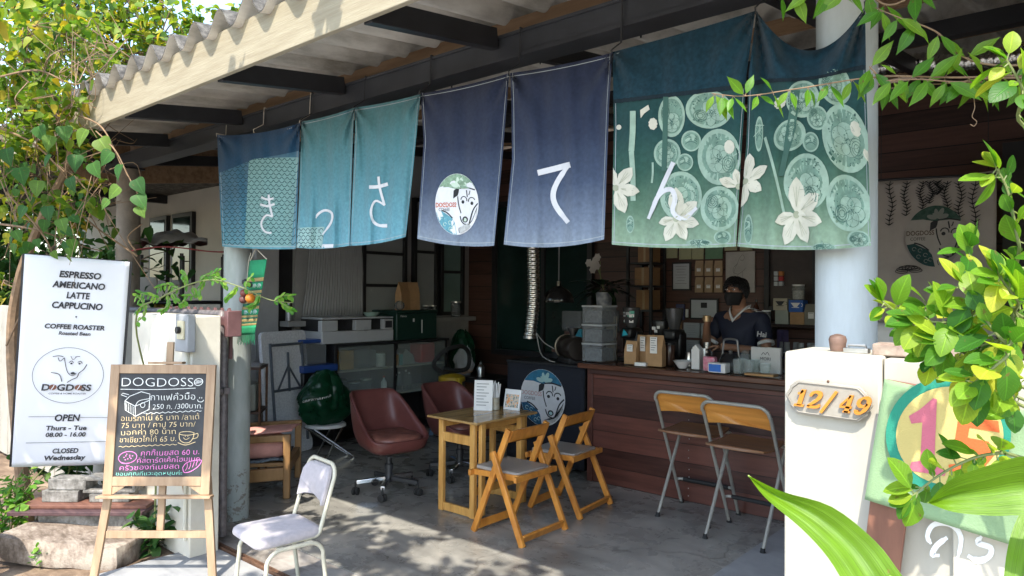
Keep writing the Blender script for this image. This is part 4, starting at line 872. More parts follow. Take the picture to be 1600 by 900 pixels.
# ------------------------------------------------------------------ office chairs
m_leather = mat('brown_leatherette', (.13, .042, .036), .36, var=.14, sc=9, bump=.12, bsc=120, spec=.5)
m_worn = mat('worn_brown_leatherette', (.19, .075, .055), .42, 0, .3, 14, .3, 60, .5)
m_base = mat('dark_grey_caster_base', (.05, .052, .055), .42, .3, var=.2)
def office_chair(label, loc, rz, base_rz):
    t_ = thing('office_chair', label, 'office chair', loc, rz, 'brown leather office chairs on casters'); I = TM[t_.name]
    n = 48
    def plan(q, ox, oy, ex=4.2):
        c, s_ = math.cos(q), math.sin(q)
        r = (abs(c)**ex+abs(s_)**ex)**(-1/ex); return c*r*ox, s_*r*oy
    def rimz(x):  # x forward; rim height
        k = min(1, max(0, (.23-x)/.46)); k = .65*k+.35*k*k*(3-2*k)
        return .475+.345*k
    # x-shift backwards with height = leaning back
    rows = []
    for f, ins, zz in ((.55, -.01, 0), (.80, 0, .06), (.95, 0, .35), (1.0, 0, .75), (1.0, .0, .96), (.975, .02, 1.0), (.90, .03, .985), (.84, .04, .8), (.78, .05, .5)):
        row = []
        for i in range(n):
            x, y = plan(2*math.pi*i/n, .285, .27); rz_ = rimz(x)
            bot = .355; z = bot+(rz_-bot)*zz
            lean = -.11*max(0, (z-.48))/.36 if x < .1 else 0
            tap = 1-.16*max(0, z-.5)/.34
            row.append((x*f+lean, y*f*tap, z))
        rows.append(row)
    row = []
    for i in range(n):
        x, y = plan(2*math.pi*i/n, .285, .27); row.append((x*.72, y*.72, .445))
    rows.append(row)
    vs = [p for r_ in rows for p in r_]; fs = []
    for j in range(len(rows)-1):
        for i in range(n): fs.append((j*n+i, j*n+(i+1) % n, (j+1)*n+(i+1) % n, (j+1)*n+i))
    fs.append(tuple(range(n-1, -1, -1))); fs.append(tuple((len(rows)-1)*n+i for i in range(n)))
    s = MB(I); s.add(vs, fs); sh0 = s.build('shell', m_leather, t_, subsurf=1, angle=80)
    s = MB(I); s.tube([Vector(p)+Vector((0, 0, -.004)) for p in rows[4]], .0055, 6, closed=True); s.build('piping', m_leather, sh0)
    s = MB(I)
    o3 = [plan(2*math.pi*i/28, .245, .215, 3.2) for i in range(28)]
    for z0, k in ((.44, .97), (.455, 1.0), (.485, .99), (.498, .9)):
        pass
    vs = []; fs = []
    lv = ((.44, .96), (.46, 1.0), (.485, .985), (.500, .9), (.507, .6), (.509, .2))
    for z, k in lv: vs += [(x*k+.03, y*k, z+(.006*math.sin(x*30) if k < .95 else 0)) for x, y in o3]
    for j in range(len(lv)-1):
        for i in range(28): fs.append((j*28+i, j*28+(i+1) % 28, (j+1)*28+(i+1) % 28, (j+1)*28+i))
    fs.append(tuple(range(27, -1, -1))); fs.append(tuple((len(lv)-1)*28+i for i in range(28)))
    s.add(vs, fs); s.build('seat_cushion', m_worn, t_, angle=80)
    s = MB(I); s.lathe([(.03, .09), (.03, .2), (.036, .2), (.036, .24), (.024, .245), (.024, .30), (.06, .33), (.06, .357)], (0, 0, 0), 18); s.build('gas_column', m_base, t_)
    s = MB(I); s.tube([(.02, 0, .3), (.16, .1, .31)], .006, 8); s.build('lever', m_base, t_)
    for k in range(5):
        q = base_rz-rz+k*2*math.pi/5; dx, dy = math.cos(q), math.sin(q)
        s = MB(I); s.bar((dx*.03, dy*.03, .125), (dx*.265, dy*.265, .105), .036, .034); l_ = s.build('base_leg', m_chrome if k % 2 == 0 else m_base, t_, bevel=.004)
        c_ = thing('caster', None, None); COL.objects.unlink(c_); bpy.data.objects.remove(c_)
        s = MB(I)
        px_, py_ = dx*.27, dy*.27; w_ = q+1.1; ax = Vector((-math.sin(w_), math.cos(w_), 0))
        for sg in (-1, 1):
            c0 = Vector((px_, py_, .031))+ax*sg*.008; s.tube([c0, c0+ax*sg*.004, c0+ax*sg*.016, c0+ax*sg*.02], [.029, .031, .031, .022], 16)
        s.tube([(px_, py_, .05), (px_, py_, .105)], .008, 8); s.box((px_, py_, .05), (.02, .02, .03))
        s.build('caster', m_rubber, l_)
    return t_
office_chair('brown leather office chair on casters, nearer the white chair', (-4.60, 3.80, 0), rad(-12), rad(-50))
office_chair('brown leather office chair on casters, half hidden behind the small table', (-4.55, 4.58, 0), rad(-8), rad(10))
# ------------------------------------------------------------------ white child's chair
m_ivory = mat('ivory_tube_paint', (.50, .475, .37), .4, var=.07)
m_fab = mat('pale_lilac_grey_fabric', (.40, .365, .375), .95, var=.10, sc=40, bump=.5, bsc=260, sheen=.2)
t_ = thing('low_chair', 'low ivory tube chair with pale fabric seat by the entrance', 'chair', (-3.455, 2.12, 0), rad(-8)); I = TM[t_.name]
# local: faces -y
for sg in (-1, 1):
    s = MB(I); x = sg*.185
    s.tube([(x, -.19, .008)]+[(x, -.165, .24)]+arc3((x, -.105, .262), .06, 180, 90, (0, 1, 0), (0, .25, 1), 5)+arc3((x, .085, .262), .06, 90, 0, (0, 1, 0), (0, -.25, 1), 5)+[(x, .145, .24), (x, .175, .008)], .0115, 10); s.build('side_leg', m_ivory, t_)
s = MB(I); s.tube([(-.185, -.135, .07), (.185, .12, .07)], .009, 8); s.build('cross_bar', m_ivory, t_) if 0 else None
s = MB(I); s.bx(-.175, .175, -.02, .02, .045, .055); s.M = I; s.build('cross_bar', m_ivory, t_, bevel=.002)
for y in (-.09, .07):
    s = MB(I); s.bx(-.19, .19, y-.014, y+.014, .322, .334); s.build('seat_rail', m_ivory, t_, bevel=.002)
s = MB(I); R_ = .0115
top = []
for sg in (-1, 1):
    pass
lft = [(-.165, -.14, .345), (-.165, .10, .345)]+arc3((-.165, .10, .385), .04, -90, -10, (0, 1, 0), (0, 0, 1), 4)
pt = lft+[(-.165, .205, .60)]+arc3((-.095, .216, .635), .07, 180, 90, (1, 0, 0), (0, .25, 1), 6)
pt = pt+[(-q[0], q[1], q[2]) for q in reversed(pt)]
s.tube(pt, R_, 10); s.build('back_frame', m_ivory, t_)
s = MB(I)
o2 = [(-.155, 0.0), (-.16, .10)]+[(-.09+.07*math.cos(rad(q)), .13+.07*math.sin(rad(q))) for q in (160, 135, 110, 90)]+[(.09+.07*math.cos(rad(q)), .13+.07*math.sin(rad(q))) for q in (90, 70, 45, 20)]+[(.16, .10), (.155, 0)]+[(.1, .02), (0, .035), (-.1, .02)]
s.prism(o2, -.012, .016, warp=lambda q: Vector((q.x*.98, .155+.27*q.y-q.z+.03*(1-(q.x/.16)**2), .492+q.y*.98))); s.build('back_pad', m_fab, t_, bevel=.009, seg=3)
s = MB(I)
o3 = [(-.19, -.21), (.19, -.21), (.175, .17), (-.175, .17)]
pl = []
for i in range(4):
    a = Vector(o3[i]); b = Vector(o3[i-1]); c = Vector(o3[(i+1) % 4]); r = .06
    p = a+(b-a).normalized()*r; q = a+(c-a).normalized()*r
    for k in range(6): u = k/5; pl.append((1-u)**2*p+2*u*(1-u)*a+u*u*q)
lv = ((.340, .95), (.347, .99), (.36, 1.0), (.375, .985), (.386, .93), (.392, .75), (.394, .4), (.395, .05)); vs = []; fs = []; n = len(pl)
for z, k in lv: vs += [(p.x*k, p.y*k-.01, z) for p in pl]
for j in range(len(lv)-1):
    for i in range(n): fs.append((j*n+i, j*n+(i+1) % n, (j+1)*n+(i+1) % n, (j+1)*n+i))
fs.append(tuple(range(n-1, -1, -1))); fs.append(tuple((len(lv)-1)*n+i for i in range(n)))
s.add(vs, fs); s.build('seat_pad', m_fab, t_, angle=80)
# ------------------------------------------------------------------ wooden armchair behind the post, with a pink bolster
m_teak = wood('golden_brown_sofa_wood', (.22, .115, .04), (.36, .2, .08), .4, (8, 8, 1.5), 2)
sx, sy, sz_ = -5.06, 3.17, rad(50)
t_ = thing('wooden_armchair', 'golden brown wooden armchair behind the left post, seen from its arm side', 'armchair', (sx, sy, 0), sz_); I = TM[t_.name]
# local: x towards the camera-right front edge (0) and back to -.62, y away along the sofa
for y in (0, .66):
    s = MB(I)
    out = [(0, 0), (0, .48), (-.012, .51), (-.62, .47), (-.66, .5), (-.68, .44), (-.58, 0), (-.50, 0), (-.51, .12), (-.08, .15), (-.06, .14), (-.058, 0)]
    s.prism(out, 0, .001, warp=lambda q: Vector((q.x, y+q.z, q.y))) if 0 else None
    for (p, q, w_, h_) in (((-.03, 0, 0), (-.03, 0, .505), .055, .05), ((-.60, 0, 0), (-.66, 0, .62), .055, .05), ((.0, 0, .485), (-.64, 0, .465), .05, .055), ((-.05, 0, .2), (-.61, 0, .17), .045, .10)):
        s.bar(Vector(p)+Vector((0, y, 0)), Vector(q)+Vector((0, y, 0)), w_ if q[2] != p[2] and abs(q[0]-p[0]) < .1 else .045, h_, (0, 1, 0) if abs(q[0]-p[0]) < .1 else (0, 0, 1))
    s.build('arm_frame', m_teak, t_, bevel=.008)
s = MB(I); s.bx(-.06, -.01, .03, .63, .2, .28); s.build('seat_rail', m_teak, t_, bevel=.006)
s = MB(I); s.bx(-.68, -.62, .03, .63, .52, .60); s.build('back_rail', m_teak, t_, bevel=.006)
s = MB(I); s.bx(-.6, -.04, .04, .62, .245, .275); s.build('seat_slats', m_teak, t_, bevel=.004)
s = MB(I)
m_blanket = mat('dark_patterned_blanket', (.25, .3, .33), .95, 0, 0, 28, .3, 60, .2, (.02, .025, .04), None, 2)
s.grid(lambda a, b: (-.56+.5*a, .05+.56*b, .288+.012*math.sin(9*a+4*b)+.008*math.sin(23*b)), 14, 14); o = tag(s.build('blanket', m_blanket, None, solid=.012), 'dark patterned blanket folded over the wooden armchair seat', 'blanket')
m_pink = mat('faded_pink_cotton', (.62, .30, .25), .95, var=.1, sc=12, bump=.25, bsc=200)
s = MB(I)
prof = [(.02, -.34), (.10, -.335), (.105, -.3), (.112, -.1), (.112, .1), (.105, .3), (.1, .335), (.02, .34)]
s.tube([(-.33, .14, .395)]*0+[(-.60, .16, .40), (-.58, .16, .40), (-.5, .16, .398), (-.3, .16, .395), (-.12, .16, .395), (-.075, .16, .395), (-.06, .16, .395)], [.02, .085, .1, .104, .1, .085, .02], 22); tag(s.build('bolster', m_pink), 'faded pink bolster cushion lying on the wooden armchair', 'cushion')
s = MB(I)
vs_ = lambda a, b: (-.60+.60*a+.03*b, .06+.34*b-.03*a, .500+.03*math.sin(a*2.6)*math.sin(b*3)+.035*a*a-.01*b)
s.grid(lambda a, b: vs_(a, b), 16, 8); tag(s.build('pink_throw', m_pink, solid=.012), 'pink throw draped across the arm rest of the wooden armchair', 'throw')
# ------------------------------------------------------------------ white banner on the left
BL, BR_, TL_ = Vector((-5.706, 1.439, .454)), Vector((-5.452, 2.0, .417)), Vector((-5.506, 1.488, 1.893))
MS = frame(BL, BR_-BL, TL_-BL); bw, bh = (BR_-BL).length, (TL_-BL).length
S_ = thing('banner_sign', 'tall white cafe banner with dog logo and opening hours leaning at left', 'sign', tuple(BL+(BR_-BL)*.5))
m_vinyl = mat('white_banner_vinyl', (.74, .75, .78), .5, var=.02, sc=3, bump=.05, bsc=12)
s = MB(MS); s.grid(lambda a, b: (bw*a, bh*b, .004*math.sin(b*9+a*2)*a*(1-a)*3+.003*math.sin(a*12+b*7)), 20, 40); s.build('banner', m_vinyl, S_, solid=.002, world=True)
s = MB(MS)
for (p, q) in (((.0, 0, -.025), (0, bh, -.025)), ((bw, 0, -.025), (bw, bh, -.025)), ((0, .012, -.025), (bw, .012, -.025)), ((0, bh-.012, -.025), (bw, bh-.012, -.025))): s.bar(p, q, .03, .035, (0, 0, 1))
s.build('frame', m_black, S_)
PX = lambda X_, Y_: (X_, Y_)
# the banner's own coordinates: centimetre-like grid read off it, origin bottom left, width 100, height 236
kx = bw/100
mps = lambda x, y, l=0: MS @ Vector((x*kx, y*kx*.998, .010+l))
s = MB()
# grid: (x 0..100, y 0..236)
def line(txt, x, y, size, bold=.02, shear=.12, sx=1.12): s.text(mps, txt, x, y, size, .0, 0, bold=bold, shear=shear, sx=sx)
def F_(txt, x0, x1, y, size, b=.034, sh=.14):
    s = MB(); s.fit(mps, txt, x0, x1, y, size, 0, 0, sh, b); s.build('lettering', m_ink, S_, smooth=False)
F_('ESPRESSO', 33, 73, 214, 9.8); F_('AMERICANO', 27, 77.5, 202.5, 9.8); F_('LATTE', 41, 63.5, 191, 9.8); F_('CAPPUCINO', 28, 76.5, 179.5, 9.8)
s = MB()
s.fill(mps, ell2(51.5, 170.5, .9, .9, 10), 0, 0); s.build('dot', m_ink, S_, smooth=False); s = MB()
F_('COFFEE ROASTER', 22.5, 80, 156.5, 7.2); F_('Roasted Bean', 36, 66.5, 149.8, 5.4, .03)
s = MB()
F_('OPEN', 37.5, 62, 52, 10.6, .03); F_('Thurs - Tue', 30, 69, 41.5, 7.2, .03); F_('08.00 - 16.00', 30, 68.5, 34, 6.8, .028)
F_('CLOSED', 37.5, 62.5, 15, 7.6); F_('Wednesday', 30, 70, 7.2, 7.4, .03)
s.ribbon(mps, [(13, 57), (41, 57)], .45, 0, 0); s.ribbon(mps, [(62, 56), (96, 55.5)], .45, 0, 0); s.ribbon(mps, [(12, 27.5), (95, 27.5)], .45, 0, 0)
s.build('ruled_lines', m_ink, S_, smooth=False)
s = MB(); cx, cy = 48, 104
s.ribbon(mps, ell2(cx, cy, 34, 31.5, 60), .45, 0, 0, closed=True)
D = lambda pts, wd=.7: s.ribbon(mps, [(cx+x, cy+y) for x, y in pts], wd, .0, 0, sub=5)
D([(-16, 21), (-10, 22), (-6, 21)]); D([(-11, 20), (-9, 16), (-5, 20)]); D([(-5, 20), (-3.5, 12), (-2, 6), (0, 2), (3, 0), (6, 1), (7, 3)])
D([(1, 22), (3.5, 18), (7, 22)], .5); D([(5, 21), (10, 22)], .6); D([(-.5, 14.5), (2, 16.5), (4, 14.5)]); D([(8, 15), (10.5, 16.5), (12.5, 14)])
s.fill(mps, ell2(cx+2, cy+13.6, 1.2, 1, 10), 0, 0, 1); s.fill(mps, ell2(cx+9.8, cy+13.6, 1.2, 1, 10), 0, 0, 1); s.fill(mps, ell2(cx+4, cy+2.5, 2.2, 1.5, 12), .0003, 0, 1)
D([(17, 13), (14, 7), (10, 3), (8, -2), (3, -5), (-1, -8)], .8); D([(-17, 3), (-9, 1), (-6, -7)], .8)
s.text(mps, 'D  GD  SS', cx-1.5, cy-17.2, 10, 0, 0, bold=.03, sx=1.12, shear=.1); s.text(mps, 'COFFEE & HOME ROASTER', cx, cy-21.5, 2.6, 0, 0, bold=.01, sx=1.15, shear=.1)
for ox in (-14.2, 10.3):
    s.fill(mps, ell2(cx+ox, cy-13.6, 3.7, 3.2, 16, .3), .0002, 1, 1); s.ribbon(mps, [(cx+ox-1.4, cy-16.4), (cx+ox+.2, cy-13.6), (cx+ox+1.4, cy-10.9)], .8, .0006, 2)
s.build('dog_logo', [m_ink, mat('bean_brown_ink', (.17, .07, .045), .7), m_vinyl], S_, smooth=False)
# ------------------------------------------------------------------ chalkboard on an easel
m_pine = wood('pale_pine', (.28, .175, .10), (.43, .295, .18), .6, (8, 8, 1.2), 2.5)
EA = thing('chalkboard_easel', 'pine easel holding a black chalkboard menu with coloured writing', 'easel', (-4.21, 1.76, 0))
e0 = Vector((-4.43, 1.563, 0)); er = Vector((.741, .671, 0)).normalized()
back = Vector((-.671, .741, 0))
ME = frame(e0 + er*.0, er, ZV + back*.10)      # leans back a little; x across, y up the board
LW = .592
bo = Vector((0, 0, 0))
def slope(y): return 0
s = MB(ME)
xs0, xs1, yb, yt = -.02, LW-.0, .475, 1.225
fr_ = .052
def quad(x0, x1, y0, y1, z0, z1, mb): mb.bx(x0, x1, y0, y1, z0, z1)
for nm_, (x0, x1, y0, y1) in (('side', (xs0, xs0+fr_, yb, yt)), ('side', (xs1-fr_, xs1, yb, yt)), ('top', (xs0+fr_, xs1-fr_, yt-fr_, yt)), ('bottom', (xs0+fr_, xs1-fr_, yb+.05, yb+.05+fr_))):
    s = MB(ME); s.bx(x0, x1, y0, y1, .0, .022); s.build('frame_rail', m_pine, EA, bevel=.002)
s = MB(ME); s.bx(xs0+fr_-.004, xs1-fr_+.004, yb+.09, yt-fr_+.004, .004, .012); bo_ = s.build('chalkboard', mat('chalkboard_slate', (.035, .037, .04), .75, var=.35, sc=5, bump=.05), EA, smooth=False)
for x0, x1, xa in ((xs0+.03, -.055+.0, 0), (xs1-.03, LW+.03, 1)):
    s = MB(ME); s.bar((x0, yb+.1, -.014), (x1, .0, -.014), .045, .022, (0, 0, 1)); s.build('leg', m_pine, EA, bevel=.002)
s = MB(ME); s.bx(xs0-.02, xs1+.02, .458, .473, -.003, .06); s.build('ledge', m_pine, EA, bevel=.003)
s = MB(ME); s.bx(-.0, LW-.01, .225, .265, -.028, -.006); s.build('cross_bar', m_pine, EA, bevel=.002)
s = MB(ME); s.bx(LW*.5-.02, LW*.5+.02, .23, 1.36, -.05, -.03); s.build('mast', m_pine, EA, bevel=.003)
s = MB(ME); s.bx(LW*.5-.1, LW*.5+.1, 1.228, 1.243, -.03, .025); s.build('top_clamp', m_pine, EA, bevel=.002)
pL = ME @ Vector((LW*.5, 1.0, -.055)); s = MB(); s.bar(pL, (pL+back*.42).xy.to_3d()+Vector((0, 0, 0)), .04, .02, (er.x, er.y, 0)); s.build('rear_leg', m_pine, EA, bevel=.002)
for x0, sg in ((xs0+fr_, 1), (xs1-fr_, -1)):
    s = MB(ME); s.prism([(x0, yb+.05), (x0+sg*.075, yb+.05), (x0, yb-.0)], .004, .016); s.build('gusset', m_pine, EA)
# chalk: board grid 0..100 across, 0..134 up
bx0, bx1, by0, by1 = xs0+fr_, xs1-fr_, yb+.10, yt-fr_
kk = (bx1-bx0)/100
mpc = lambda x, y, l=0: ME @ Vector((bx0+x*kk, by0+y*kk*((by1-by0)/kk/134), .0135+l))
ck = [mat('white_chalk', (.75, .76, .72), .95, var=.2, sc=90), mat('tan_chalk', (.72, .55, .30), .95, var=.2, sc=90), mat('pink_chalk', (.78, .22, .55), .95, var=.2, sc=90), mat('mint_chalk', (.25, .65, .5), .95, var=.2, sc=90)]
s = MB(); s.fit(mpc, 'DOGDOSS', 3, 85, 117, 16.5, 0, 0, 0, -.018, 0, .35); s.ribbon(mpc, [(2, 113.2), (30, 112.8), (60, 113.5), (88, 115)], .7, 0, 0, sub=3)
Cc = lambda pts, wd=.9, mi=0, sub=4, cl=False: s.ribbon(mpc, pts, wd, .0002, mi, sub=sub, closed=cl)
Cc(ell2(91, 123, 5, 4.5, 14, .6), .8, cl=True, sub=1)
for k in range(6): Cc([(87.5+k*1.2, 120.5+k*.2), (88.8+k*1.2, 125.5-k*.1)], .5, sub=1)
# the little roaster box
Cc([(8, 98), (20, 91), (36, 99), (36, 107), (26, 110), (13, 104), (8, 98), (9, 86), (21, 78), (20, 91)], .8, sub=1); Cc([(21, 78), (36, 87), (36, 99)], .8, sub=1); Cc([(20, 91), (24, 98), (36, 101)], .7); Cc(ell2(28.5, 92.5, 2.6, 3.2, 12), .6, cl=True, sub=1); Cc([(10, 103), (3, 106), (5, 108), (12, 106)], .7, sub=1)
for k in range(5): Cc([(10+k*2.1, 96-k*1.4), (10.5+k*2.1, 86-k*1.5)], .4, sub=1)
s.fit(mpc, 'กาแฟคั่วมือ', 37, 88, 98.5, 11.5, 0, 0, 0, -.014, .03, .3); Cc([(91, 100), (92, 97.5), (96, 97), (98, 99.5)], .7); Cc([(93, 101.5), (93.3, 103)], .7, sub=1); Cc([(95.5, 101.5), (95.8, 103)], .7, sub=1)
s.fit(mpc, '250 ก. /300บาท.', 40, 97, 87, 9.6, 0, 0, 0, -.014, .03, .3)
Cc([(30+i*2, 81.5+i*.12+.8*math.sin(i*1.9)) for i in range(34)], .6, sub=2)
s.fit(mpc, 'อเมริกาโน่ 65 บาท /ลาเต้', 5, 94, 71.5, 10, 0, 1, 0, -.014, .03, .3)
s.fit(mpc, '75 บาท / คาปู 75 บาท/', 6, 90, 62.5, 9.6, 0, 1, 0, -.014, .03, .3)
s.fit(mpc, 'มอคค่า 80 บาท', 6, 68, 53.5, 9.6, 0, 1, 0, -.014, .03, .3)
s.fit(mpc, 'ชาเขียวโกโก้ 65 บ.', 5, 69, 44, 9.6, 0, 1, 0, -.014, .03, .3)
Cc([(72, 55), (73, 48), (78, 44), (84, 44.5), (88, 50), (89, 57)], .8, 1); Cc(ell2(80.5, 56, 8.5, 2.4, 16), .7, 1, 1, True); Cc([(88, 54), (93, 56), (93, 51), (88, 49)], .7, 1); Cc([(71, 44), (80, 41), (91, 45)], .8, 1); Cc([(77, 50.5), (80, 48), (84, 50.5)], .6, 1); Cc([(79, 53), (79, 51.5)], .6, 1, 1); Cc([(82, 53), (82, 51.5)], .6, 1, 1)
Cc([(4+i*2, 38.5+i*.1+.7*math.sin(i*1.9)) for i in range(34)], .6, 1, 2)
s.fit(mpc, 'คุกกี้เนยสด 60 บ.', 30, 96, 27, 9.8, 0, 2, 0, -.012, .03, .3)
s.fit(mpc, 'คัสตาร์ดเค้กโฮมเมด', 26, 97, 17.6, 8.8, 0, 2, 0, -.012, .04, .3)
s.fit(mpc, 'ครัวซองท์เนยสด', 7, 74, 8.2, 9, 0, 2, 0, -.012, .04, .3)
Cc(ell2(15, 25, 10.5, 7.5, 20, .2), .8, 2, 1, True); Cc([(5, 22), (9, 17.5), (17, 17.5), (24, 22)], .7, 2)
for k in range(9): s.fill(mpc, ell2(15+6*math.cos(k*2.4)*(.4+.07*k), 25.5+4.5*math.sin(k*2.4)*(.4+.07*k), .8, .7, 8), .0002, 2, 1)
Cc([(78, 12), (80, 6), (87, 7), (95, 13), (99, 20), (97, 22), (90, 21), (82, 18), (78, 12)], .8, 2)
for k in range(4): Cc([(81+k*4, 8+k*2.2), (83+k*3.6, 12+k*2.2), (83+k*4, 17.5+k*1.2)], .6, 2)
s.fit(mpc, 'ขอบคุณที่แวะอุดหนุนค่ะ', 3, 78, 1.6, 6.6, 0, 3, 0, -.01, .02, .25)
s.build('chalk_writing', ck, bo_, smooth=False)
# ------------------------------------------------------------------ things inside the shop
def one(mb, name, mats, label, cat, group=None, **k): return tag(mb.build(name, mats, **k), label, cat, group)
def mbz(x, y, z, rz=0): return MB(Matrix.Translation((x, y, z)) @ Matrix.Rotation(rz, 4, 'Z'))
def paper_bag(x, y, z, w_, h, d, rz, label, m=None, group=None, name='paper_bag', lab=None, fold=True):
    s = mbz(x, y, z, rz)
    lv = [(0, 1, 1), (.03, 1.02, 1.02), (.6, 1.0, .95), (.82, .99, .45), (.93, .98, .12), (1, .98, .1)]
    vs = []; fs = []
    for f, kw, kd in lv: vs += [(-w_/2*kw, -d/2*kd, h*f), (w_/2*kw, -d/2*kd, h*f), (w_/2*kw, d/2*kd, h*f), (-w_/2*kw, d/2*kd, h*f)]
    for j in range(len(lv)-1):
        for i in range(4): fs.append((j*4+i, j*4+(i+1) % 4, (j+1)*4+(i+1) % 4, (j+1)*4+i))
    fs += [(3, 2, 1, 0), tuple(range(len(vs)-4, len(vs)))]
    s.add(vs, fs); o = s.build(name, m or m_kraft, bevel=.002); tag(o, label, 'bag', group)
    if lab:
        s = mbz(x, y, z, rz); a, b, c, e = lab
        s.bx(-w_*a/2, w_*a/2, -d/2-.0035, -d/2-.001, h*b, h*c); p = s.build('paper_label', m_paper, o)
        s = mbz(x, y, z, rz)
        for k in range(int(e)): s.bx(-w_*a*.38, w_*a*(.38-.12*(k % 3)), -d/2-.0042, -d/2-.0036, h*(c-.05-k*(c-b-.08)/max(1, e)), h*(c-.035-k*(c-b-.08)/max(1, e)))
        s.build('print', m_ink, o)
    return o
# -- glazed display cabinet along the side wall
CB = thing('display_cabinet', 'black shelf cabinet with sliding glass along the left wall, full of oddments', 'cabinet', (-6.72, 5.3, 0))
Y0, Y1 = 4.62, 6.28
for y in (Y0, 5.45, Y1):
    s = MB(); s.bx(-6.95, -6.5, y-.02, y+.02, 0, 1.06); s.build('upright', m_black, CB, bevel=.003)
for z in (.0, .45, .76): 
    s = MB(); s.bx(-6.95, -6.52, Y0+.02, Y1-.02, z+.01, z+.03); s.build('shelf', mat('pale_shelf_edge', (.42, .38, .32), .6) if z else m_black, CB, bevel=.002)
s = MB(); s.bx(-6.97, -6.47, Y0-.03, Y1+.03, 1.06, 1.09); s.build('top', m_black, CB, bevel=.003)
s = MB(); s.bx(-6.97, -6.955, Y0, Y1, 0, 1.06); s.build('back_panel', m_black, CB)
for y0, y1, x in ((Y0+.03, 5.42, -6.498), (5.48, Y1-.03, -6.492)):
    s = MB(); s.bx(x, x+.004, y0, y1, .46, 1.055); s.build('glass_door', glassy('cabinet_glass', (.85, .9, .88), .03, .12), CB)
cab = []
def boxthing(x0, x1, y0, y1, z0, z1, m, name, label, cat, bev=.006): 
    s = MB(); s.bx(x0, x1, y0, y1, z0, z1); return one(s, name, m, label, cat, bevel=bev)
def bottle(x, y, z, r, h, m, label, capm=None, name='bottle', cat='bottle', group=None):
    s = MB(); s.lathe([(r*.9, 0), (r, .004), (r, h*.6), (r*.85, h*.68), (r*.35, h*.8), (r*.35, h*.9)], (x, y, z), 14); o = one(s, name, m, label, cat, group)
    s = MB(); s.lathe([(r*.4, h*.9), (r*.4, h), (1e-4, h)], (x, y, z), 12); s.build('cap', capm or m_black_pl, o); return o
def jar(x, y, z, r, h, m, label, lid=None, name='jar', cat='jar', group=None, content=None):
    s = MB(); s.lathe([(r*.95, 0), (r, .006), (r, h*.85), (r*.9, h*.92)], (x, y, z), 18); o = one(s, name, m, label, cat, group)
    s = MB(); s.lathe([(r*.96, h*.9), (r*.96, h), (1e-4, h)], (x, y, z), 18); s.build('lid', lid or m_steel, o)
    if content: s = MB(); s.lathe([(r*.88, .006), (r*.88, h*.6), (1e-4, h*.62)], (x, y, z), 14); s.build('contents', content, o)
    return o
m_yel = mat('amber_carton', (.5, .25, .04), .6, var=.25, sc=14); m_red = mat('red_tin', (.5, .02, .025), .35, var=.1); m_blue = mat('blue_plastic', (.03, .08, .3), .4)
boxthing(-6.8, -6.6, 4.75, 4.93, .79, 1.0, m_yel, 'carton', 'amber carton at the left end of the cabinet shelf', 'carton')
boxthing(-6.85, -6.6, 5.0, 5.25, .79, .99, m_clearpl, 'storage_box', 'cloudy clear box between the amber carton and the pale pot', 'storage box')
jar(-6.66, 5.34, .79, .075, .15, mat('pale_pot', (.55, .55, .52), .4), 'pale lidded pot on the upper cabinet shelf', m_white_pl, 'pot', 'pot')
for k, (y, m_, nm_, lb) in enumerate(((5.53, m_kraft, 'packet', 'small tan packet beside the cabinet upright'), (5.59, mat('teal_packet', (.05, .28, .3), .6), 'packet', 'small teal packet beside the tan packet'))): boxthing(-6.62, -6.55, y-.024, y+.024, .79, .92, m_, nm_, lb, 'packet')
s = MB(); s.prism([(5.66, .79), (5.86, .79), (5.82, .90), (5.70, .98), (5.66, .93)], -6.75, -6.6, warp=lambda q: Vector((q.z, q.x, q.y))); one(s, 'label_printer', mat('grey_machine', (.3, .31, .32), .4), 'grey sloping machine beside the red tin in the cabinet', 'machine', bevel=.008)
boxthing(-6.8, -6.58, 5.93, 6.17, .79, 1.03, m_red, 'tin_box', 'bright red tin box on the upper cabinet shelf', 'box', .02)
for k, y in enumerate((5.56, 5.64, 5.72, 5.8)): bottle(-6.62-.03*(k % 2), y, .48, .032, .2+.02*(k % 3), m_glass, 'clear glass bottle in the row on the lower cabinet shelf', m_steel, group='bottles on the lower cabinet shelf')
bottle(-6.58, 5.35, .48, .035, .2, mat('white_spray_bottle', (.7, .7, .68), .4), 'white bottle with a red cap on the lower cabinet shelf', m_red)
for k, (y, h) in enumerate(((4.8, .2), (4.98, .16), (5.15, .18))): jar(-6.66, y, .48, .07, h, m_clearpl, ['tall', 'short', 'middle sized'][k]+' cloudy jar low in the cabinet behind the green sack', m_steel)
# white long machine on the cabinet
E_ = thing('gas_range', 'long white machine with dark openings lying on top of the cabinet', 'machine', (-6.72, 4.95, 1.09))
m_wm = mat('white_enamel', (.5, .51, .52), .3, var=.05)
s = MB(); s.bx(-6.93, -6.52, 4.45, 5.44, 1.095, 1.23); s.build('lower_body', m_wm, E_, bevel=.01)
s = MB(); s.bx(-6.93, -6.6, 4.45, 5.44, 1.232, 1.36); s.build('back_body', m_black, E_, bevel=.004)
for y0, y1 in ((4.45, 4.66), (4.9, 5.12), (5.3, 5.44)):
    s = MB(); s.bx(-6.6, -6.53, y0, y1, 1.232, 1.35); s.build('front_block', m_wm, E_, bevel=.006)
s = MB(); s.bx(-6.93, -6.53, 4.45, 5.44, 1.362, 1.38); s.build('lid', m_wm, E_, bevel=.003)
s = MB(); s.bx(-6.529, -6.526, 5.32, 5.42, 1.25, 1.33); s.build('display', m_ink, E_)
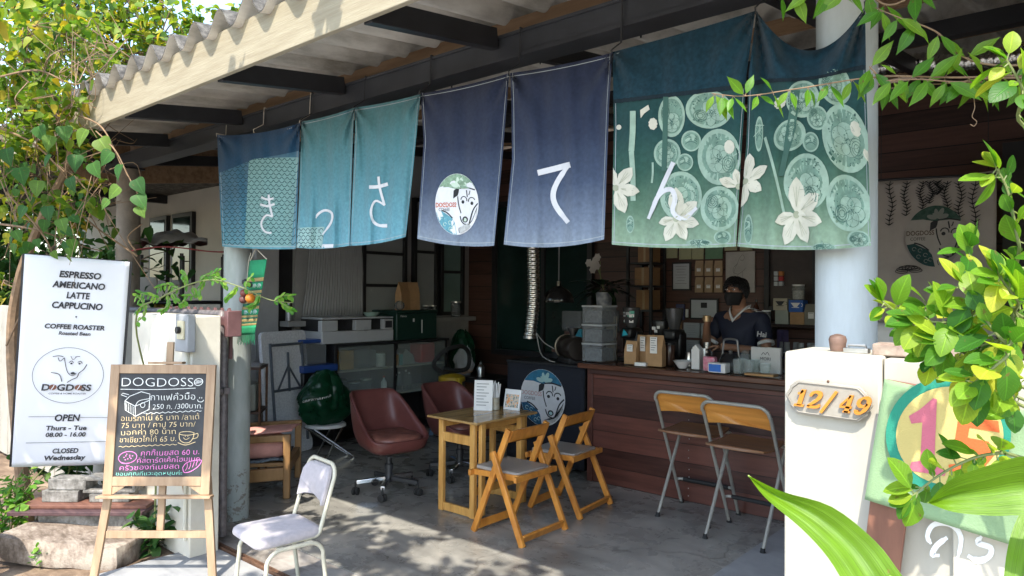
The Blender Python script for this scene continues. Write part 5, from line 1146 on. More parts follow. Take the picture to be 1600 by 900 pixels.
# dark green cool box, kraft bags on it
K = thing('cool_box', 'dark green upright box with small white marks beside the white machine', 'box', (-6.7, 5.78, 1.09))
m_dgreen = mat('dark_green_plastic', (.012, .04, .03), .4)
s = MB(); s.bx(-6.95, -6.5, 5.47, 6.12, 1.095, 1.42); s.build('body', m_dgreen, K, bevel=.012)
s = MB(); s.bx(-6.96, -6.49, 5.46, 6.13, 1.422, 1.45); s.build('lid', m_dgreen, K, bevel=.008)
mpk = lambda x, y, l=0: Vector((-6.497+l, x, y))
s = MB(); s.text(mpk, 'Malvee', 5.57, 1.37, .035); s.bx(-6.499, -6.496, 5.72, 5.745, 1.31, 1.35); s.bx(-6.499, -6.496, 5.86, 5.875, 1.17, 1.33); s.build('marks', m_paper, K, smooth=False)
paper_bag(-6.62, 5.66, 1.451, .17, .34, .1, rad(100), 'kraft paper bag on the dark green box, nearer the window bars', group='kraft bags on the dark green box')
paper_bag(-6.64, 5.83, 1.451, .16, .34, .1, rad(82), 'kraft paper bag on the dark green box, the one further right', group='kraft bags on the dark green box')
s = mbz(-6.56, 5.56, 1.451); s.ball((0, 0, .055), (.07, .06, .06), 12); one(s, 'clear_bag', m_clearpl, 'crumpled clear bag against the kraft bags', 'bag')
s = MB(); s.lathe([(.06, 0), (.09, .03), (.095, .05), (.08, .04), (.05, .02)], (-6.66, 5.22, 1.381), 16); one(s, 'dish', mat('pale_green_dish', (.3, .42, .36), .4), 'pale green dish on the long white machine', 'dish')
for k, y in enumerate((6.3, 6.42, 6.85)): jar(-6.9, y, 1.341, .05+.02*(k == 2), .16+.05*(k == 2), m_clearpl, ['small cloudy jar on the wall ledge beside the green box', 'second cloudy jar along the wall ledge', 'largest cloudy jar on the wall ledge near the corner'][k])
# blue-lidded boxes beside the folded table
def tub(x, y, z, w_, d, h, m, lidm, label):
    s = MB(); s.bx(x-w_/2, x+w_/2, y-d/2, y+d/2, z, z+h*.85); o = one(s, 'storage_box', m, label, 'storage box', bevel=.012)
    s = MB(); s.bx(x-w_/2-.01, x+w_/2+.01, y-d/2-.01, y+d/2+.01, z+h*.852, z+h); s.build('lid', lidm, o, bevel=.01); return o
tub(-6.7, 4.38, .02, .44, .42, .36, m_black_pl, m_black_pl, 'black storage box at the bottom of the stack behind the green sack')
o = tub(-6.68, 4.40, .382, .42, .42, .5, m_black_pl, m_blue, 'black storage box with a blue lid and price stickers')
s = MB(); s.bx(-6.468, -6.464, 4.38, 4.45, .58, .72); s.bx(-6.468, -6.464, 4.47, 4.55, .56, .71); s.build('stickers', m_paper, o); s = MB(); s.bx(-6.464, -6.462, 4.38, 4.45, .67, .72); s.text(lambda x, y, l: Vector((-6.4615+l, x, y)), '65', 4.415, .6, .06); s.build('sticker_print', m_red, o, smooth=False)
tub(-6.72, 4.36, .884, .34, .34, .27, m_clearpl, m_blue, 'clear storage box with a blue lid topping the stack')
# folded white plastic table leaning on the wall pier
FT = thing('folded_table', 'white plastic table folded flat and stood on its edge by the wall', 'table', (-6.55, 4.0, 0))
m_ft = mat('white_moulded_plastic', (.74, .75, .76), .5, 0, 0, 55, .6, 30, .4, (.6, .61, .63), None, 1)
fM = frame((-6.36, 3.72, .002), (-.13, .59, 0), (-.10, -.02, 1.0))
s = MB(fM)
rp = []
for (cx_, cy_, a0) in ((.56, 1.21, 0), (.05, 1.21, 90), (.05, .05, 180), (.56, .05, 270)):
    rp += [(cx_+.05*math.cos(rad(a0+q)), cy_+.05*math.sin(rad(a0+q))) for q in (0, 30, 60, 90)]
s.prism(rp, -.022, .022); s.build('top_panel', m_ft, FT, bevel=.006)
m_gsteel = mat('grey_steel_tube', (.12, .14, .17), .4, .4)
s = MB(fM)
for x in (.09, .52): s.tube([(x, .12, .045), (x, 1.14, .045)], .014, 8)
s.tube([(.09, 1.12, .045), (.52, 1.12, .045)], .014, 8); s.tube([(.09, .66, .045), (.52, .66, .045)], .014, 8)
s.build('leg_frame', m_gsteel, FT)
s = MB(fM); s.tube([(.305, 1.04, .06), (.305, .64, .05)], .012, 8); s.tube([(.305, .9, .055), (.15, .66, .05)], .010, 8); s.tube([(.305, .9, .055), (.46, .66, .05)], .010, 8); s.build('brace', m_gsteel, FT)
# black wire rack with a pale oven box
RK = thing('wire_rack', 'dark metal rack with two shelves between the post and the folded table', 'rack', (-5.75, 3.45, 0))
RM = Matrix.Translation((-5.90, 3.10, 0)) @ Matrix.Rotation(rad(50), 4, 'Z')
for x in (-.24, .24):
    for y in (0, .34):
        s = MB(RM); s.tube([(x, y, 0), (x, y, .99)], .011, 8); s.build('upright', m_rust, RK)
for z in (.2, .58, .97):
    s = MB(RM); s.bx(-.25, .25, -.01, .35, z, z+.022); s.build('shelf', mat('brown_board', (.08, .05, .04), .6), RK, bevel=.003)
s = MB(RM); s.tube([(.0, -.005, .22), (.18, -.005, .40)], .007, 6); s.tube([(.18, -.005, .22), (0, -.005, .40)], .007, 6); s.build('brace', m_black, RK)
s = MB(RM); s.bx(-.18, .2, .03, .3, .603, .84); o = one(s, 'metal_box', mat('pale_green_enamel', (.22, .25, .22), .45, var=.1), 'pale green metal box on the dark rack behind the post', 'box', bevel=.01)
s = MB(RM); s.bx(.02, .03, .022, .029, .62, .82); s.bx(.1, .15, .02, .029, .7, .73); s.build('door_seam', m_ink, o)
s = MB(RM); s.bx(-.18, .2, .03, .3, .223, .44); o = one(s, 'radio', m_black_pl, 'black boxy radio on the lowest rack shelf', 'radio', bevel=.01)
s = MB(RM); s.bx(.05, .16, .02, .029, .33, .4); s.build('dial', mat('grey_dial', (.3, .3, .3), .5), o)
s = MB(RM); s.grid(lambda a, b: (-.24+.48*a, .0+.33*b, .996+.012*math.sin(7*a)*math.sin(5*b)), 8, 8); one(s, 'newspaper', mat('newsprint', (.45, .44, .42), .9, 0, 0, 40, 0, 80, .2, (.25, .25, .25)), 'newspapers lying on top of the dark rack', 'newspapers', solid=.006)
# green plastic sacks
def sack(c, rx, ry, h, seed, label, txt=None, m=None):
    s = MB(); k = seed
    def fn(a, b):
        q = 2*math.pi*a; zz = b; prof = (math.sin(math.pi*min(1, .12+.80*b))**.6)*(1-.3*b) if b < .93 else .35-.9*(b-.93)
        r = prof*(1+.30*noise.noise(Vector((math.cos(q)*1.6+k, math.sin(q)*1.6, b*2.5)))-.16*abs(noise.noise(Vector((math.cos(q)*3.4+k, math.sin(q)*3.4, b*5))))-.10*abs(noise.noise(Vector((math.cos(q)*8+k, math.sin(q)*8, b*11)))))
        return (c[0]+rx*r*math.cos(q), c[1]+ry*r*math.sin(q), c[2]+h*zz+.03*noise.noise(Vector((q, b*3, k)))*b)
    s.grid(fn, 64, 40); s.add([fn(i/64, 0) for i in range(64)], [tuple(range(63, -1, -1))])
    o = one(s, 'plastic_sack', m, label, 'sack', angle=60)
    if txt:
        s = MB(); ctr = Vector((c[0], c[1], 0))
        def mq(x, y, l=0):
            p = Vector(fn(-.12+x, .5+y+x*.6)); d = p-ctr; d.z = 0; return p+d.normalized()*.012
        s.text(mq, txt, 0, 0, .075, 0, sx=.55); s.build('printed_word', m_paper, o, smooth=False)
    return o
m_sack = mat('green_plastic_film', (.003, .040, .016), .3, var=.3, sc=10, bump=.9, bsc=26, spec=.4)
o = sack((-6.13, 4.22, .34), .25, .33, .52, 1, 'shiny dark green plastic sack slumped on a white folding stool', 'caramanno', m=m_sack)
s = MB(); s.text(lambda x, y, l: Vector((-5.93+.45*(x)*0, 4.5+x*.25+.0, .72+y*.25+.1*x))+Vector((.045*math.cos(x*2), 0, 0)), '', 0, 0, .2) if 0 else None
sack((-6.62, 6.68, .612), .24, .16, .56, 5, 'green plastic sack standing on the low cupboard in the back corner beside the vacuum cleaner', m=m_sack)
FS = thing('folding_stool', 'white topped folding stool with steel legs under the green sack', 'stool', (-6.1, 4.22, 0))
s = MB(); s.lathe([(.17, .30), (.2, .305), (.2, .325), (.19, .335), (1e-4, .336)], (-6.1, 4.22, 0), 24); s.build('seat', m_white_pl, FS)
for (p, q) in (((-6.23, 4.45, .30), (-5.98, 4.80, .01)), ((-6.05, 4.45, .30), (-5.85, 4.78, .01)), ((-6.23, 4.8, .30), (-6.02, 4.44, .01)), ((-6.05, 4.8, .30), (-5.88, 4.46, .01))):
    s = MB(Matrix.Translation((0, -.4, 0))); s.tube([p, q], .011, 8); s.build('leg', m_chrome, FS)
# blue plastic stool with the vacuum cleaner on it
BS = thing('plastic_stool', 'blue plastic stool carrying the vacuum cleaner', 'stool', (-5.95, 5.85, 0))
m_bpl = mat('dull_blue_plastic', (.06, .14, .25), .45, var=.1)
s = MB(Matrix.Translation((-5.95, 5.85, 0))); s.bx(-.15, .15, -.15, .15, .40, .43); s.build('seat', m_bpl, BS, bevel=.015)
s = MB(Matrix.Translation((-5.95, 5.85, 0)))
for x in (-1, 1):
    for y in (-1, 1):
        s = MB(Matrix.Translation((-5.95, 5.85, 0))); s.bar((x*.13, y*.13, .41), (x*.17, y*.17, 0), .05, .05); s.build('leg', m_bpl, BS, bevel=.006)
for z in (.1, .3):
    s = MB(Matrix.Translation((-5.95, 5.85, 0))); 
    for a in (-1, 1): s.bx(-.14, .14, a*.155-.008, a*.155+.008, z, z+.04); s.bx(a*.155-.008, a*.155+.008, -.14, .14, z, z+.04)
    s.build('ring', m_bpl, BS)
VC = thing('vacuum_cleaner', 'grey drum vacuum cleaner with yellow band and hose, on the blue stool', 'vacuum cleaner', (-5.95, 5.85, .432))
s = MB(Matrix.Translation((-5.95, 5.85, .432))); s.lathe([(.13, 0), (.15, .02), (.155, .2)], (0, 0, 0), 26); s.build('drum', mat('dark_grey_drum', (.06, .065, .07), .4), VC)
s = MB(Matrix.Translation((-5.95, 5.85, .432))); s.lathe([(.158, .2), (.16, .21), (.155, .25), (.09, .28), (1e-4, .285)], (0, 0, 0), 26); s.build('head', mat('yellow_plastic', (.55, .35, .02), .4), VC)
s = MB(Matrix.Translation((-5.95, 5.85, .432))); s.box((.15, -.02, .2), (.03, .05, .09)); s.build('clip', mat('yellow_clip', (.6, .42, .03), .4), VC, bevel=.004)
s = MB(Matrix.Translation((-5.95, 5.85, .432))); s.tube(curve3([(.0, .1, .24), (-.05, -.1, .3), (-.1, -.2, .4), (.02, -.14, .56), (.05, .1, .6), (.02, .26, .5), (.04, .22, .34), (.05, .02, .32), (.02, -.17, .36)], 8), .026, 12); s.build('hose', m_rubber, VC)
# low cupboard in the back corner, with a clear bag of bread and a steel flask
LC = thing('low_cupboard', 'low black cupboard with red brown door panels by the back wall', 'cupboard', (-6.3, 6.6, 0))
s = MB(); s.bx(-6.86, -5.76, 6.4, 6.85, 0, .58); s.build('carcass', m_black, LC, bevel=.004)
s = MB(); s.bx(-6.88, -5.74, 6.38, 6.87, .582, .61); s.build('top', m_black, LC, bevel=.004)
for x0, x1 in ((-6.82, -6.48), (-6.42, -6.12), (-6.06, -5.80)):
    s = MB(); s.bx(x0, x1, 6.385, 6.398, .06, .54); s.build('door_panel', wood('red_brown_panel', (.12, .045, .02), (.25, .1, .045), .4), LC, bevel=.004)
s = MB(); s.ball((-6.42, 6.52, .67), (.15, .08, .06), 14); o = one(s, 'bread_loaves', mat('bread_crust', (.4, .25, .16), .8, var=.3, sc=25, bump=.5), 'brown bread inside a clear bag on the low cupboard', 'bread')
sack((-6.42, 6.52, .612), .2, .1, .36, 9, 'knotted clear plastic bag of bread on the low cupboard', m=glassy('thin_clear_film', (.9, .9, .9), .15, .3))
bottle(-6.1, 6.5, .612, .05, .2, m_steel, 'steel flask beside the bag of bread', None, 'flask', 'flask')
# wavy sheet leaning inside the wall
s = MB(); s.grid(lambda a, b: (-6.93+.008*math.sin(a*2*math.pi*22), 4.46+.10*math.sin(b*2)*(1-a)+a*(.86-.10*b*b), 1.345+1.35*b), 176, 8)
one(s, 'corrugated_sheet', mat('grey_ribbed_sheet', (.3, .3, .3), .5, var=.06), 'grey ribbed sheet standing on the ledge by the left wall', 'sheet', solid=.004)
bottle(-6.9, 4.28, 1.341, .035, .2, mat('grey_aerosol', (.35, .36, .38), .35, .5), 'grey aerosol can on the ledge by the pier', m_white_pl, 'aerosol_can', 'can')
# ------------------------------------------------------------------ roaster stand with the dog cloth
DS = thing('roaster_stand', 'black cloth fronted stand with the round painted dog emblem', 'stand', (-4.13, 5.5, 0))
s = MB(); s.bx(-4.58, -3.68, 5.31, 5.72, .05, .985); s.build('carcass', m_black, DS, bevel=.004)
s = MB(); s.bx(-4.61, -3.66, 5.28, 5.75, .987, 1.005); s.build('top', m_black, DS, bevel=.004)
s = MB(); s.grid(lambda a, b: (-4.6+.93*a, 5.29-.006*math.sin(a*8)-.004*math.sin(b*6+a*5), .06+.925*b), 16, 12); cl_ = s.build('front_cloth', mat('navy_black_cloth', (.012, .014, .022), .95, bump=.4, bsc=300), DS, solid=.003)
mpd = lambda x, y, l=0: Vector((x, 5.277-l, y))
s = MB(); emblem(s, mpd, -4.148, .675, .268, .268, .0015); s.build('dog_emblem', [mat('grey_white_paint', (.6, .6, .6), .8, var=.06, sc=14), m_nk, mat('deep_teal_paint', (.02, .14, .24), .8, var=.3, sc=20), mat('blue_wave_print', (.03, .14, .26), .8, 0, 0, 40, 0, 80, .3, (.005, .03, .06)), mat('pale_mint_paint', (.33, .5, .48), .8), mat('mottled_grey_print', (.5, .5, .48), .8, 0, 0, 60, 0, 80, .3, (.25, .25, .24)), mat('dusty_pink_lettering', (.5, .3, .27), .8)], cl_, smooth=False)
RO = thing('coffee_roaster', 'small dark drum coffee roaster with a pale round face', 'coffee roaster', (-4.0, 5.5, 1.007))
RMx = Matrix.Translation((-3.98, 5.5, 1.007)) @ Matrix.Rotation(rad(-35), 4, 'Z')
s = MB(RMx); s.bx(-.14, .2, -.09, .09, 0, .05); s.build('base', m_black, RO, bevel=.005)
s = MB(RMx); s.tube([(-.13, 0, .14), (-.11, 0, .14), (.2, 0, .14), (.22, 0, .14)], [.1, .115, .115, .1], 24); s.build('drum', mat('dark_bronze_drum', (.05, .04, .035), .35, .6), RO)
s = MB(RMx); s.tube([(-.155, 0, .14), (-.135, 0, .14)], .118, 24); s.build('face_plate', mat('worn_pale_brass', (.42, .36, .28), .4, .4, var=.2), RO, bevel=.004)
s = MB(RMx); s.tube([(-.165, 0, .15), (-.154, 0, .15)], .05, 16); s.build('sight_glass', m_ink, RO)
s = MB(RMx); s.lathe([(.02, .25), (.06, .33), (.055, .33), (.015, .255)], (.06, 0, 0), 14); s.build('hopper', m_steel, RO)
s = MB(RMx); s.tube([(-.16, .05, .12), (-.24, .07, .13)], .007, 6); s.ball((-.25, .072, .131), .014, 8); s.build('crank', m_steel, RO)
# flexible ducts
def duct(pts, r, n_rib, sub=12):
    C = curve3(pts, sub); L_ = [0]
    for a, b in zip(C, C[1:]): L_.append(L_[-1]+(b-a).length)
    tot = L_[-1]; N = n_rib*4; P = []; R_ = []; j = 0
    for i in range(N+1):
        d = tot*i/N
        while j < len(C)-2 and L_[j+1] < d: j += 1
        f = (d-L_[j])/max(1e-6, L_[j+1]-L_[j]); P.append(C[j].lerp(C[j+1], f)); R_.append(r*(1+.07*(1 if i % 4 == 1 else -1 if i % 4 == 3 else 0)+.02*noise.noise(Vector((i*.9, 0, 0)))))
    s = MB(); s.tube(P, R_, 20); return s
m_foil = mat('crinkled_foil', (.78, .76, .7), .22, 1.0, var=.1, sc=30, bump=.8, bsc=70)
a = at(1620, 84, Y=5.6); b = at(1480, 97, Y=5.6); c = at(1370, 106, Y=5.6); d = at(955, 186, Y=5.6); e = at(870, 205, Y=5.6)
dz = lambda v: Vector((v.x, 5.6, v.z))
dd = duct([dz(a), dz(b)-Vector((0, 0, .012)), dz(c), dz(d), dz(e)+Vector((0, 0, -.01)), at(838, 235, Y=5.58), at(832, 290, Y=5.58), at(833, 390, Y=5.58), at(834, 470, Y=5.58), at(828, 527, Y=5.56)], .062, 150)
DU = one(dd, 'flexible_duct', m_foil, 'crinkled silver duct hung under the roof and dropping above the roaster', 'duct', angle=60)
q = at(828, 527, Y=5.56); s = MB(); s.lathe([(.068, -.012), (.068, .012)], (q.x, q.y, q.z), 20); s.build('end_collar', m_steel, DU)
s = MB(); s.tube(curve3([at(838, 520, Y=5.55), at(845, 552, Y=5.5), at(858, 563, Y=5.42), at(868, 566, Y=5.42)], 8), .005, 6); s.tube(curve3([at(838, 520, Y=5.56), at(850, 535, Y=5.5), at(866, 545, Y=5.47)], 8), .004, 6); one(s, 'power_cable', mat('pale_cable', (.4, .4, .38), .5), 'thin pale cable looping from the duct end to the roaster', 'cable')
# pendant lamp
q = at(873, 447, Y=5.75)
LP = thing('pendant_lamp', 'black dome pendant lamp hanging beside the silver duct', 'lamp', (q.x, q.y, q.z-.17))
s = MB(); s.lathe([(.155, -.165), (.157, -.16), (.14, -.09), (.1, -.04), (.05, -.01), (.025, .0), (.025, .05), (1e-4, .052)], (q.x, q.y, q.z), 32); s.build('lamp_shade', mat('gloss_black_enamel', (.012, .012, .013), .15), LP, solid=.003)
s = MB(); s.tube([(q.x, q.y, q.z+.05), (q.x+.01, q.y, roof_z(5.75)-.1)], .005, 6); s.build('cord', mat('grey_cord', (.25, .25, .25), .6), LP)
s = MB(); s.ball((q.x, q.y, q.z-.13), .035, 12); s.build('bulb', mat('white_bulb', (.75, .75, .72), .3), LP)
# ------------------------------------------------------------------ things on the bar counter
CZ = 1.056
def onc(u, y, z=CZ): return at(u, 450, Y=y).x
def cbox(x, y, w_, d, h, z, label, m=m_clearpl, lidm=None):
    s = mbz(x, y, z); s.bx(-w_/2, w_/2, -d/2, d/2, 0, h*.9); o = one(s, 'clear_bin', m, label, 'bin', 'clear plastic bins on the counter', bevel=.006)
    s = mbz(x, y, z); s.bx(-w_/2-.006, w_/2+.006, -d/2-.006, d/2+.006, h*.902, h); s.build('lid', lidm or mat('pale_lid', (.42, .43, .44), .4), o, bevel=.004)
    s = mbz(x, y, z); s.bx(-w_*.42, w_*.42, -d*.4, d*.4, .01, h*.7); s.build('contents', mat('mixed_sachets', (.3, .31, .33), .6, 0, 0, 40, 0, 80, .4, (.12, .12, .13)), o)
    return o
x = onc(936, 5.35)
for k, w_ in enumerate(('lowest', 'middle', 'topmost')): cbox(x, 5.36, .21, .24, .165, CZ+k*.168, w_+' of three stacked clear bins at the left end of the counter')
# shelf of bigger bins behind
BK = thing('back_bench', 'dark wooden bench behind the counter stacked with bins and machines', 'bench', (-3.6, 6.4, 0))
s = MB(); s.bx(-4.75, -3.3, 6.2, 6.7, 1.02, 1.06); s.build('bench_top', mat('red_brown_bench', (.1, .04, .025), .5), BK, bevel=.004)
for xx in (-4.7, -3.35):
    for yy in (6.24, 6.66): s = MB(); s.bx(xx-.03, xx+.03, yy-.03, yy+.03, 0, 1.018); s.build('leg', m_black, BK)
s = MB(); s.bx(-4.65, -3.9, 6.3, 6.65, 1.22, 1.25); s.bx(-4.65, -4.61, 6.3, 6.65, 1.062, 1.22); s.bx(-3.94, -3.9, 6.3, 6.65, 1.062, 1.22); s.build('riser', mat('brown_riser', (.09, .04, .025), .5), BK)
s = mbz(onc(905, 6.45), 6.45, 1.252); s.bx(-.13, .13, -.15, .15, 0, .22); one(s, 'storage_bin', m_clearpl, 'large frosted bin on the bench riser, left one', 'bin', 'frosted bins on the back bench', bevel=.012)
s = mbz(onc(940, 6.45), 6.45, 1.252); s.bx(-.14, .14, -.15, .15, 0, .23); one(s, 'storage_bin', m_clearpl, 'large frosted bin on the bench riser, behind the stacked clear bins', 'bin', 'frosted bins on the back bench', bevel=.012)
s = mbz(onc(905, 6.28), 6.27, 1.062); s.bx(-.055, .055, -.02, .02, 0, .22); one(s, 'packet', mat('cyan_packet', (.03, .3, .42), .5), 'bright blue packet under the bench riser', 'packet', bevel=.01)
for k, (z, h) in enumerate(((CZ, .2), (CZ+.205, .22))): jar(onc(956, 5.5), 5.5, z, .05, h, mat('cream_label_jar', (.45, .38, .28), .5, var=.2, sc=10), ['cream labelled canister standing on the counter beside the clear bins', 'cream labelled canister on top of another beside the clear bins'][k], m_black_pl, 'canister', 'canister')
def grinder(x, y, z, label, teal):
    g_ = thing('coffee_grinder', label, 'coffee grinder', (x, y, z))
    s = mbz(x, y, z); s.bx(-.08, .08, -.11, .11, 0, .03); s.build('base', m_black_pl, g_, bevel=.006)
    s = mbz(x, y, z); s.bx(-.07, .07, -.02, .11, .031, .27); s.build('body', m_black_pl, g_, bevel=.02)
    s = mbz(x, y, z); s.bx(-.06, .06, -.11, .1, .2, .3); s.build('head', m_black_pl, g_, bevel=.025)
    s = mbz(x, y, z); s.lathe([(.045, .30), (.05, .32), (.075, .42), (.08, .48), (.07, .485)], (0, 0, 0), 20); s.build('hopper', mat('smoky_hopper', (.06, .06, .06), .15), g_)
    s = mbz(x, y, z); s.lathe([(.03, .05), (.03, .12), (.025, .13)], (0, -.07, -.018), 14); s.build('dose_cup', m_steel, g_)
    if teal:
        s = mbz(x, y, z); s.tube([(.0, -.113, .25), (.0, -.122, .25)], .04, 3); s.build('badge', mat('turquoise_badge', (.02, .4, .5), .4), g_, bevel=.006)
        rq = random.Random(4)
        s = mbz(x, y, z)
        for i in range(16):
            a_ = rq.uniform(-2.2, -.9); zz = rq.uniform(.35, .46); ra = .062+.16*(zz-.33)
            w2 = rq.uniform(.012, .024); c_ = Vector((math.cos(a_)*ra, math.sin(a_)*ra, zz)); t2 = Vector((-math.sin(a_), math.cos(a_), 0)); n2 = Vector((math.cos(a_), math.sin(a_), -.25)).normalized()
            c_ = c_+n2*(.006+.0006*i); u2 = Vector((0, 0, 1))
            s.add([c_-t2*w2-u2*w2*.6, c_+t2*w2-u2*w2*.6, c_+t2*w2+u2*w2*.6, c_-t2*w2+u2*w2*.6], [(0, 1, 2, 3)], i % 4)
        s.build('stickers', [m_paper, mat('mint_sticker', (.1, .4, .28), .5), m_ink, mat('grey_sticker', (.4, .4, .4), .5)], g_, smooth=False, solid=.001)
    return g_
grinder(onc(987, 5.62), 5.62, CZ, 'black coffee grinder with a sticker covered hopper and turquoise badge', True)
grinder(onc(1054, 5.66), 5.66, CZ, 'plain black coffee grinder between the kraft bags and the white bowl', False)
paper_bag(onc(988, 5.32), 5.32, CZ, .115, .2, .07, 0, 'short kraft coffee bag with printed front on the counter', lab=(.5, .55, .85, 3), group='kraft coffee bags on the counter')
paper_bag(onc(1008, 5.4), 5.4, CZ, .14, .25, .07, 0, 'kraft coffee bag half hidden behind the tallest one on the counter', lab=(.35, .45, .95, 5), group='kraft coffee bags on the counter', fold=False)
paper_bag(onc(1025, 5.3), 5.30, CZ, .15, .26, .08, rad(4), 'tallest kraft coffee bag on the counter with a long white label', lab=(.42, .42, .95, 6), group='kraft coffee bags on the counter')
s = mbz(onc(1003, 5.24), 5.24, CZ, .1); s.bx(-.05, .05, -.03, .03, 0, .028); one(s, 'business_cards', m_paper, 'little stack of white cards before the kraft bags', 'cards')
s = MB(); s.lathe([(.03, 0), (.035, .004), (.075, .06), (.078, .062), (.07, .056), (.03, .01), (1e-4, .008)], (onc(1067, 5.3), 5.30, CZ), 26); one(s, 'white_bowl', mat('white_porcelain', (.75, .74, .72), .2), 'white porcelain bowl on the counter edge', 'bowl')
jar(onc(1046, 5.46), 5.46, CZ, .05, .19, mat('dark_brown_jar', (.06, .03, .02), .2), 'dark brown jar of beans beside the tallest kraft bag', m_black_pl)
s = mbz(onc(1090, 5.34), 5.34, CZ); s.prism([(-.035, 0), (.035, 0), (.035, .16), (.0, .2), (-.035, .16)], -.035, .035, warp=lambda q: Vector((q.x, q.z, q.y))); one(s, 'milk_carton', mat('white_carton', (.72, .7, .67), .5, var=.04), 'white milk carton on the counter by the pink packet', 'carton', bevel=.002)
s = MB(); s.bx(-.01, .01, -.01, .01, 0, .0)
s = mbz(onc(1110, 5.27), 5.27, CZ); s.bx(-.05, .05, -.03, .03, 0, .115); o = one(s, 'pink_packet', mat('pink_wrapper', (.6, .1, .2), .35, 0, 0, 30, .2, 40, .5, (.72, .4, .45)), 'pink packet standing on the counter', 'packet', bevel=.012)
s = mbz(onc(1124, 5.22), 5.22, CZ); s.bx(-.07, .07, -.045, .045, 0, .075); o = one(s, 'tissue_box', m_paper, 'white box with a blue label on the counter edge', 'box', bevel=.004)
s = mbz(onc(1124, 5.22), 5.22, CZ); s.bx(-.062, .035, -.048, -.0455, .008, .065); s.build('blue_label', mat('bright_blue_label', (.01, .14, .55), .4), o)
KE = thing('kettle', 'black gooseneck kettle standing in front of the barista', 'kettle', (onc(1142, 5.42), 5.42, CZ)); kx_ = onc(1142, 5.42)
s = MB(); s.lathe([(.095, 0), (.1, .01), (.085, .09), (.06, .135), (1e-4, .145)], (kx_, 5.42, CZ), 26); s.build('body', mat('black_enamel', (.02, .02, .022), .18), KE)
s = MB(); s.tube(curve3([(kx_-.07, 5.42, CZ+.1), (kx_-.06, 5.42, CZ+.2), (kx_-.045, 5.42, CZ+.245), (kx_+.045, 5.42, CZ+.245), (kx_+.06, 5.42, CZ+.2), (kx_+.07, 5.42, CZ+.1)], 6), .009, 8); s.build('handle', mat('grey_kettle_handle', (.2, .2, .2), .3, .5), KE)
s = MB(); s.tube(curve3([(kx_-.08, 5.40, CZ+.03), (kx_-.13, 5.38, CZ+.07), (kx_-.14, 5.37, CZ+.14), (kx_-.18, 5.36, CZ+.16)], 6), .009, 8); s.build('spout', mat('black_spout', (.02, .02, .022), .2), KE)
s = MB(); s.lathe([(.012, .14), (.016, .155), (1e-4, .165)], (kx_, 5.42, CZ), 10); s.build('lid_knob', m_steel, KE)
for k, (u, y) in enumerate(((1153, 5.24), (1163, 5.3), (1172, 5.24), (1160, 5.36), (1180, 5.32))):
    s = MB(); s.lathe([(.028, 0), (.032, .004), (.036, .11), (.033, .11), (.029, .008), (1e-4, .008)], (onc(u, y), y, CZ), 18); one(s, 'drinking_glass', m_glass, 'clear drinking glass in the cluster on the counter beside the blue labelled box', 'glass', 'glasses clustered on the counter')
s = MB(); s.lathe([(.03, 0), (.034, .005), (.04, .12), (.025, .145), (.025, .16), (.03, .162), (1e-4, .17)], (onc(1163, 5.4), 5.42, CZ), 16); one(s, 'water_jug', m_glass, 'clear jug with a white lid behind the cluster of glasses', 'jug')
s = mbz(onc(1198, 5.42), 5.42, CZ); s.bx(-.115, .115, -.02, .02, 0, .2); o = one(s, 'printed_board', mat('off_white_board', (.62, .61, .58), .7, var=.05), 'off white printed board leaning behind the wooden tray', 'board', bevel=.004)
s = mbz(onc(1198, 5.42), 5.42, CZ); mq = s.M; s.M = None; mpb = lambda x, y, l=0: mq @ Vector((x, -.0215-l, y))
s.text(mpb, 'MORI', 0, .1, .035); s.ribbon(mpb, [(-.03, .14), (-.015, .16), (0, .145), (.015, .165), (.03, .14)], .004, sub=3); s.build('print', m_ink, o, smooth=False)
s = mbz(onc(1190, 5.22), 5.22, CZ); s.bx(-.11, .11, -.05, .05, 0, .018); one(s, 'wooden_tray', wood('tray_wood', (.36, .18, .06), (.5, .28, .1), .4), 'honey coloured wooden tray at the counter edge by the pillar', 'tray', bevel=.004)
s = MB(); s.lathe([(.03, 0), (.034, .004), (.044, .075), (.041, .075), (.031, .008), (1e-4, .008)], (onc(1196, 5.22), 5.22, CZ+.019), 18); one(s, 'drinking_glass', m_glass, 'single short glass standing on the wooden tray', 'glass')
# steel milk jugs behind the bowl
for k, (u, y, h) in enumerate(((1078, 5.5, .12), (1086, 5.56, .15))):
    s = MB(); s.lathe([(.035, 0), (.04, .004), (.04, h*.5), (.03, h*.85), (.034, h), (.03, h)], (onc(u, y), y, CZ), 16); one(s, 'milk_jug', m_steel, ['shorter steel milk jug behind the white bowl', 'taller steel milk jug behind the white bowl'][k], 'jug')
# ------------------------------------------------------------------ the back wall behind the counter
def picture(u0, v0, u1, v1, y, m, label, frame_m=None, name='framed_certificate', cat='certificate', draw=None, group=None, fw=.018):
    p = at(u0, v0, Y=y); q = at(u1, v1, Y=y); x0, x1, z1, z0 = p.x, q.x, p.z, q.z
    s = MB(); s.bx(x0, x1, y, 7.19, z0, z1); o = one(s, name, frame_m or m, label, cat, group, bevel=.002)
    if frame_m: s = MB(); s.bx(x0+fw, x1-fw, y-.003, y-.0005, z0+fw, z1-fw); s.build('sheet', m, o)
    if draw:
        mp_ = lambda a, b, l=0: Vector((x0+(x1-x0)*a, y-.004-l, z0+(z1-z0)*b)); s = MB(); draw(s, mp_, (x1-x0)); s.build('print', m_ink, o, smooth=False)
    return o
def lines(n, y0, y1, x0=.2, x1=.8):
    def f(s, mp_, W_):
        for k in range(n):
            y = y1-(y1-y0)*k/max(1, n-1); d = (.1*((k*7) % 3))/2; s.ribbon(mp_, [(x0+d, y), (x1-d, y)], .008)
    return f
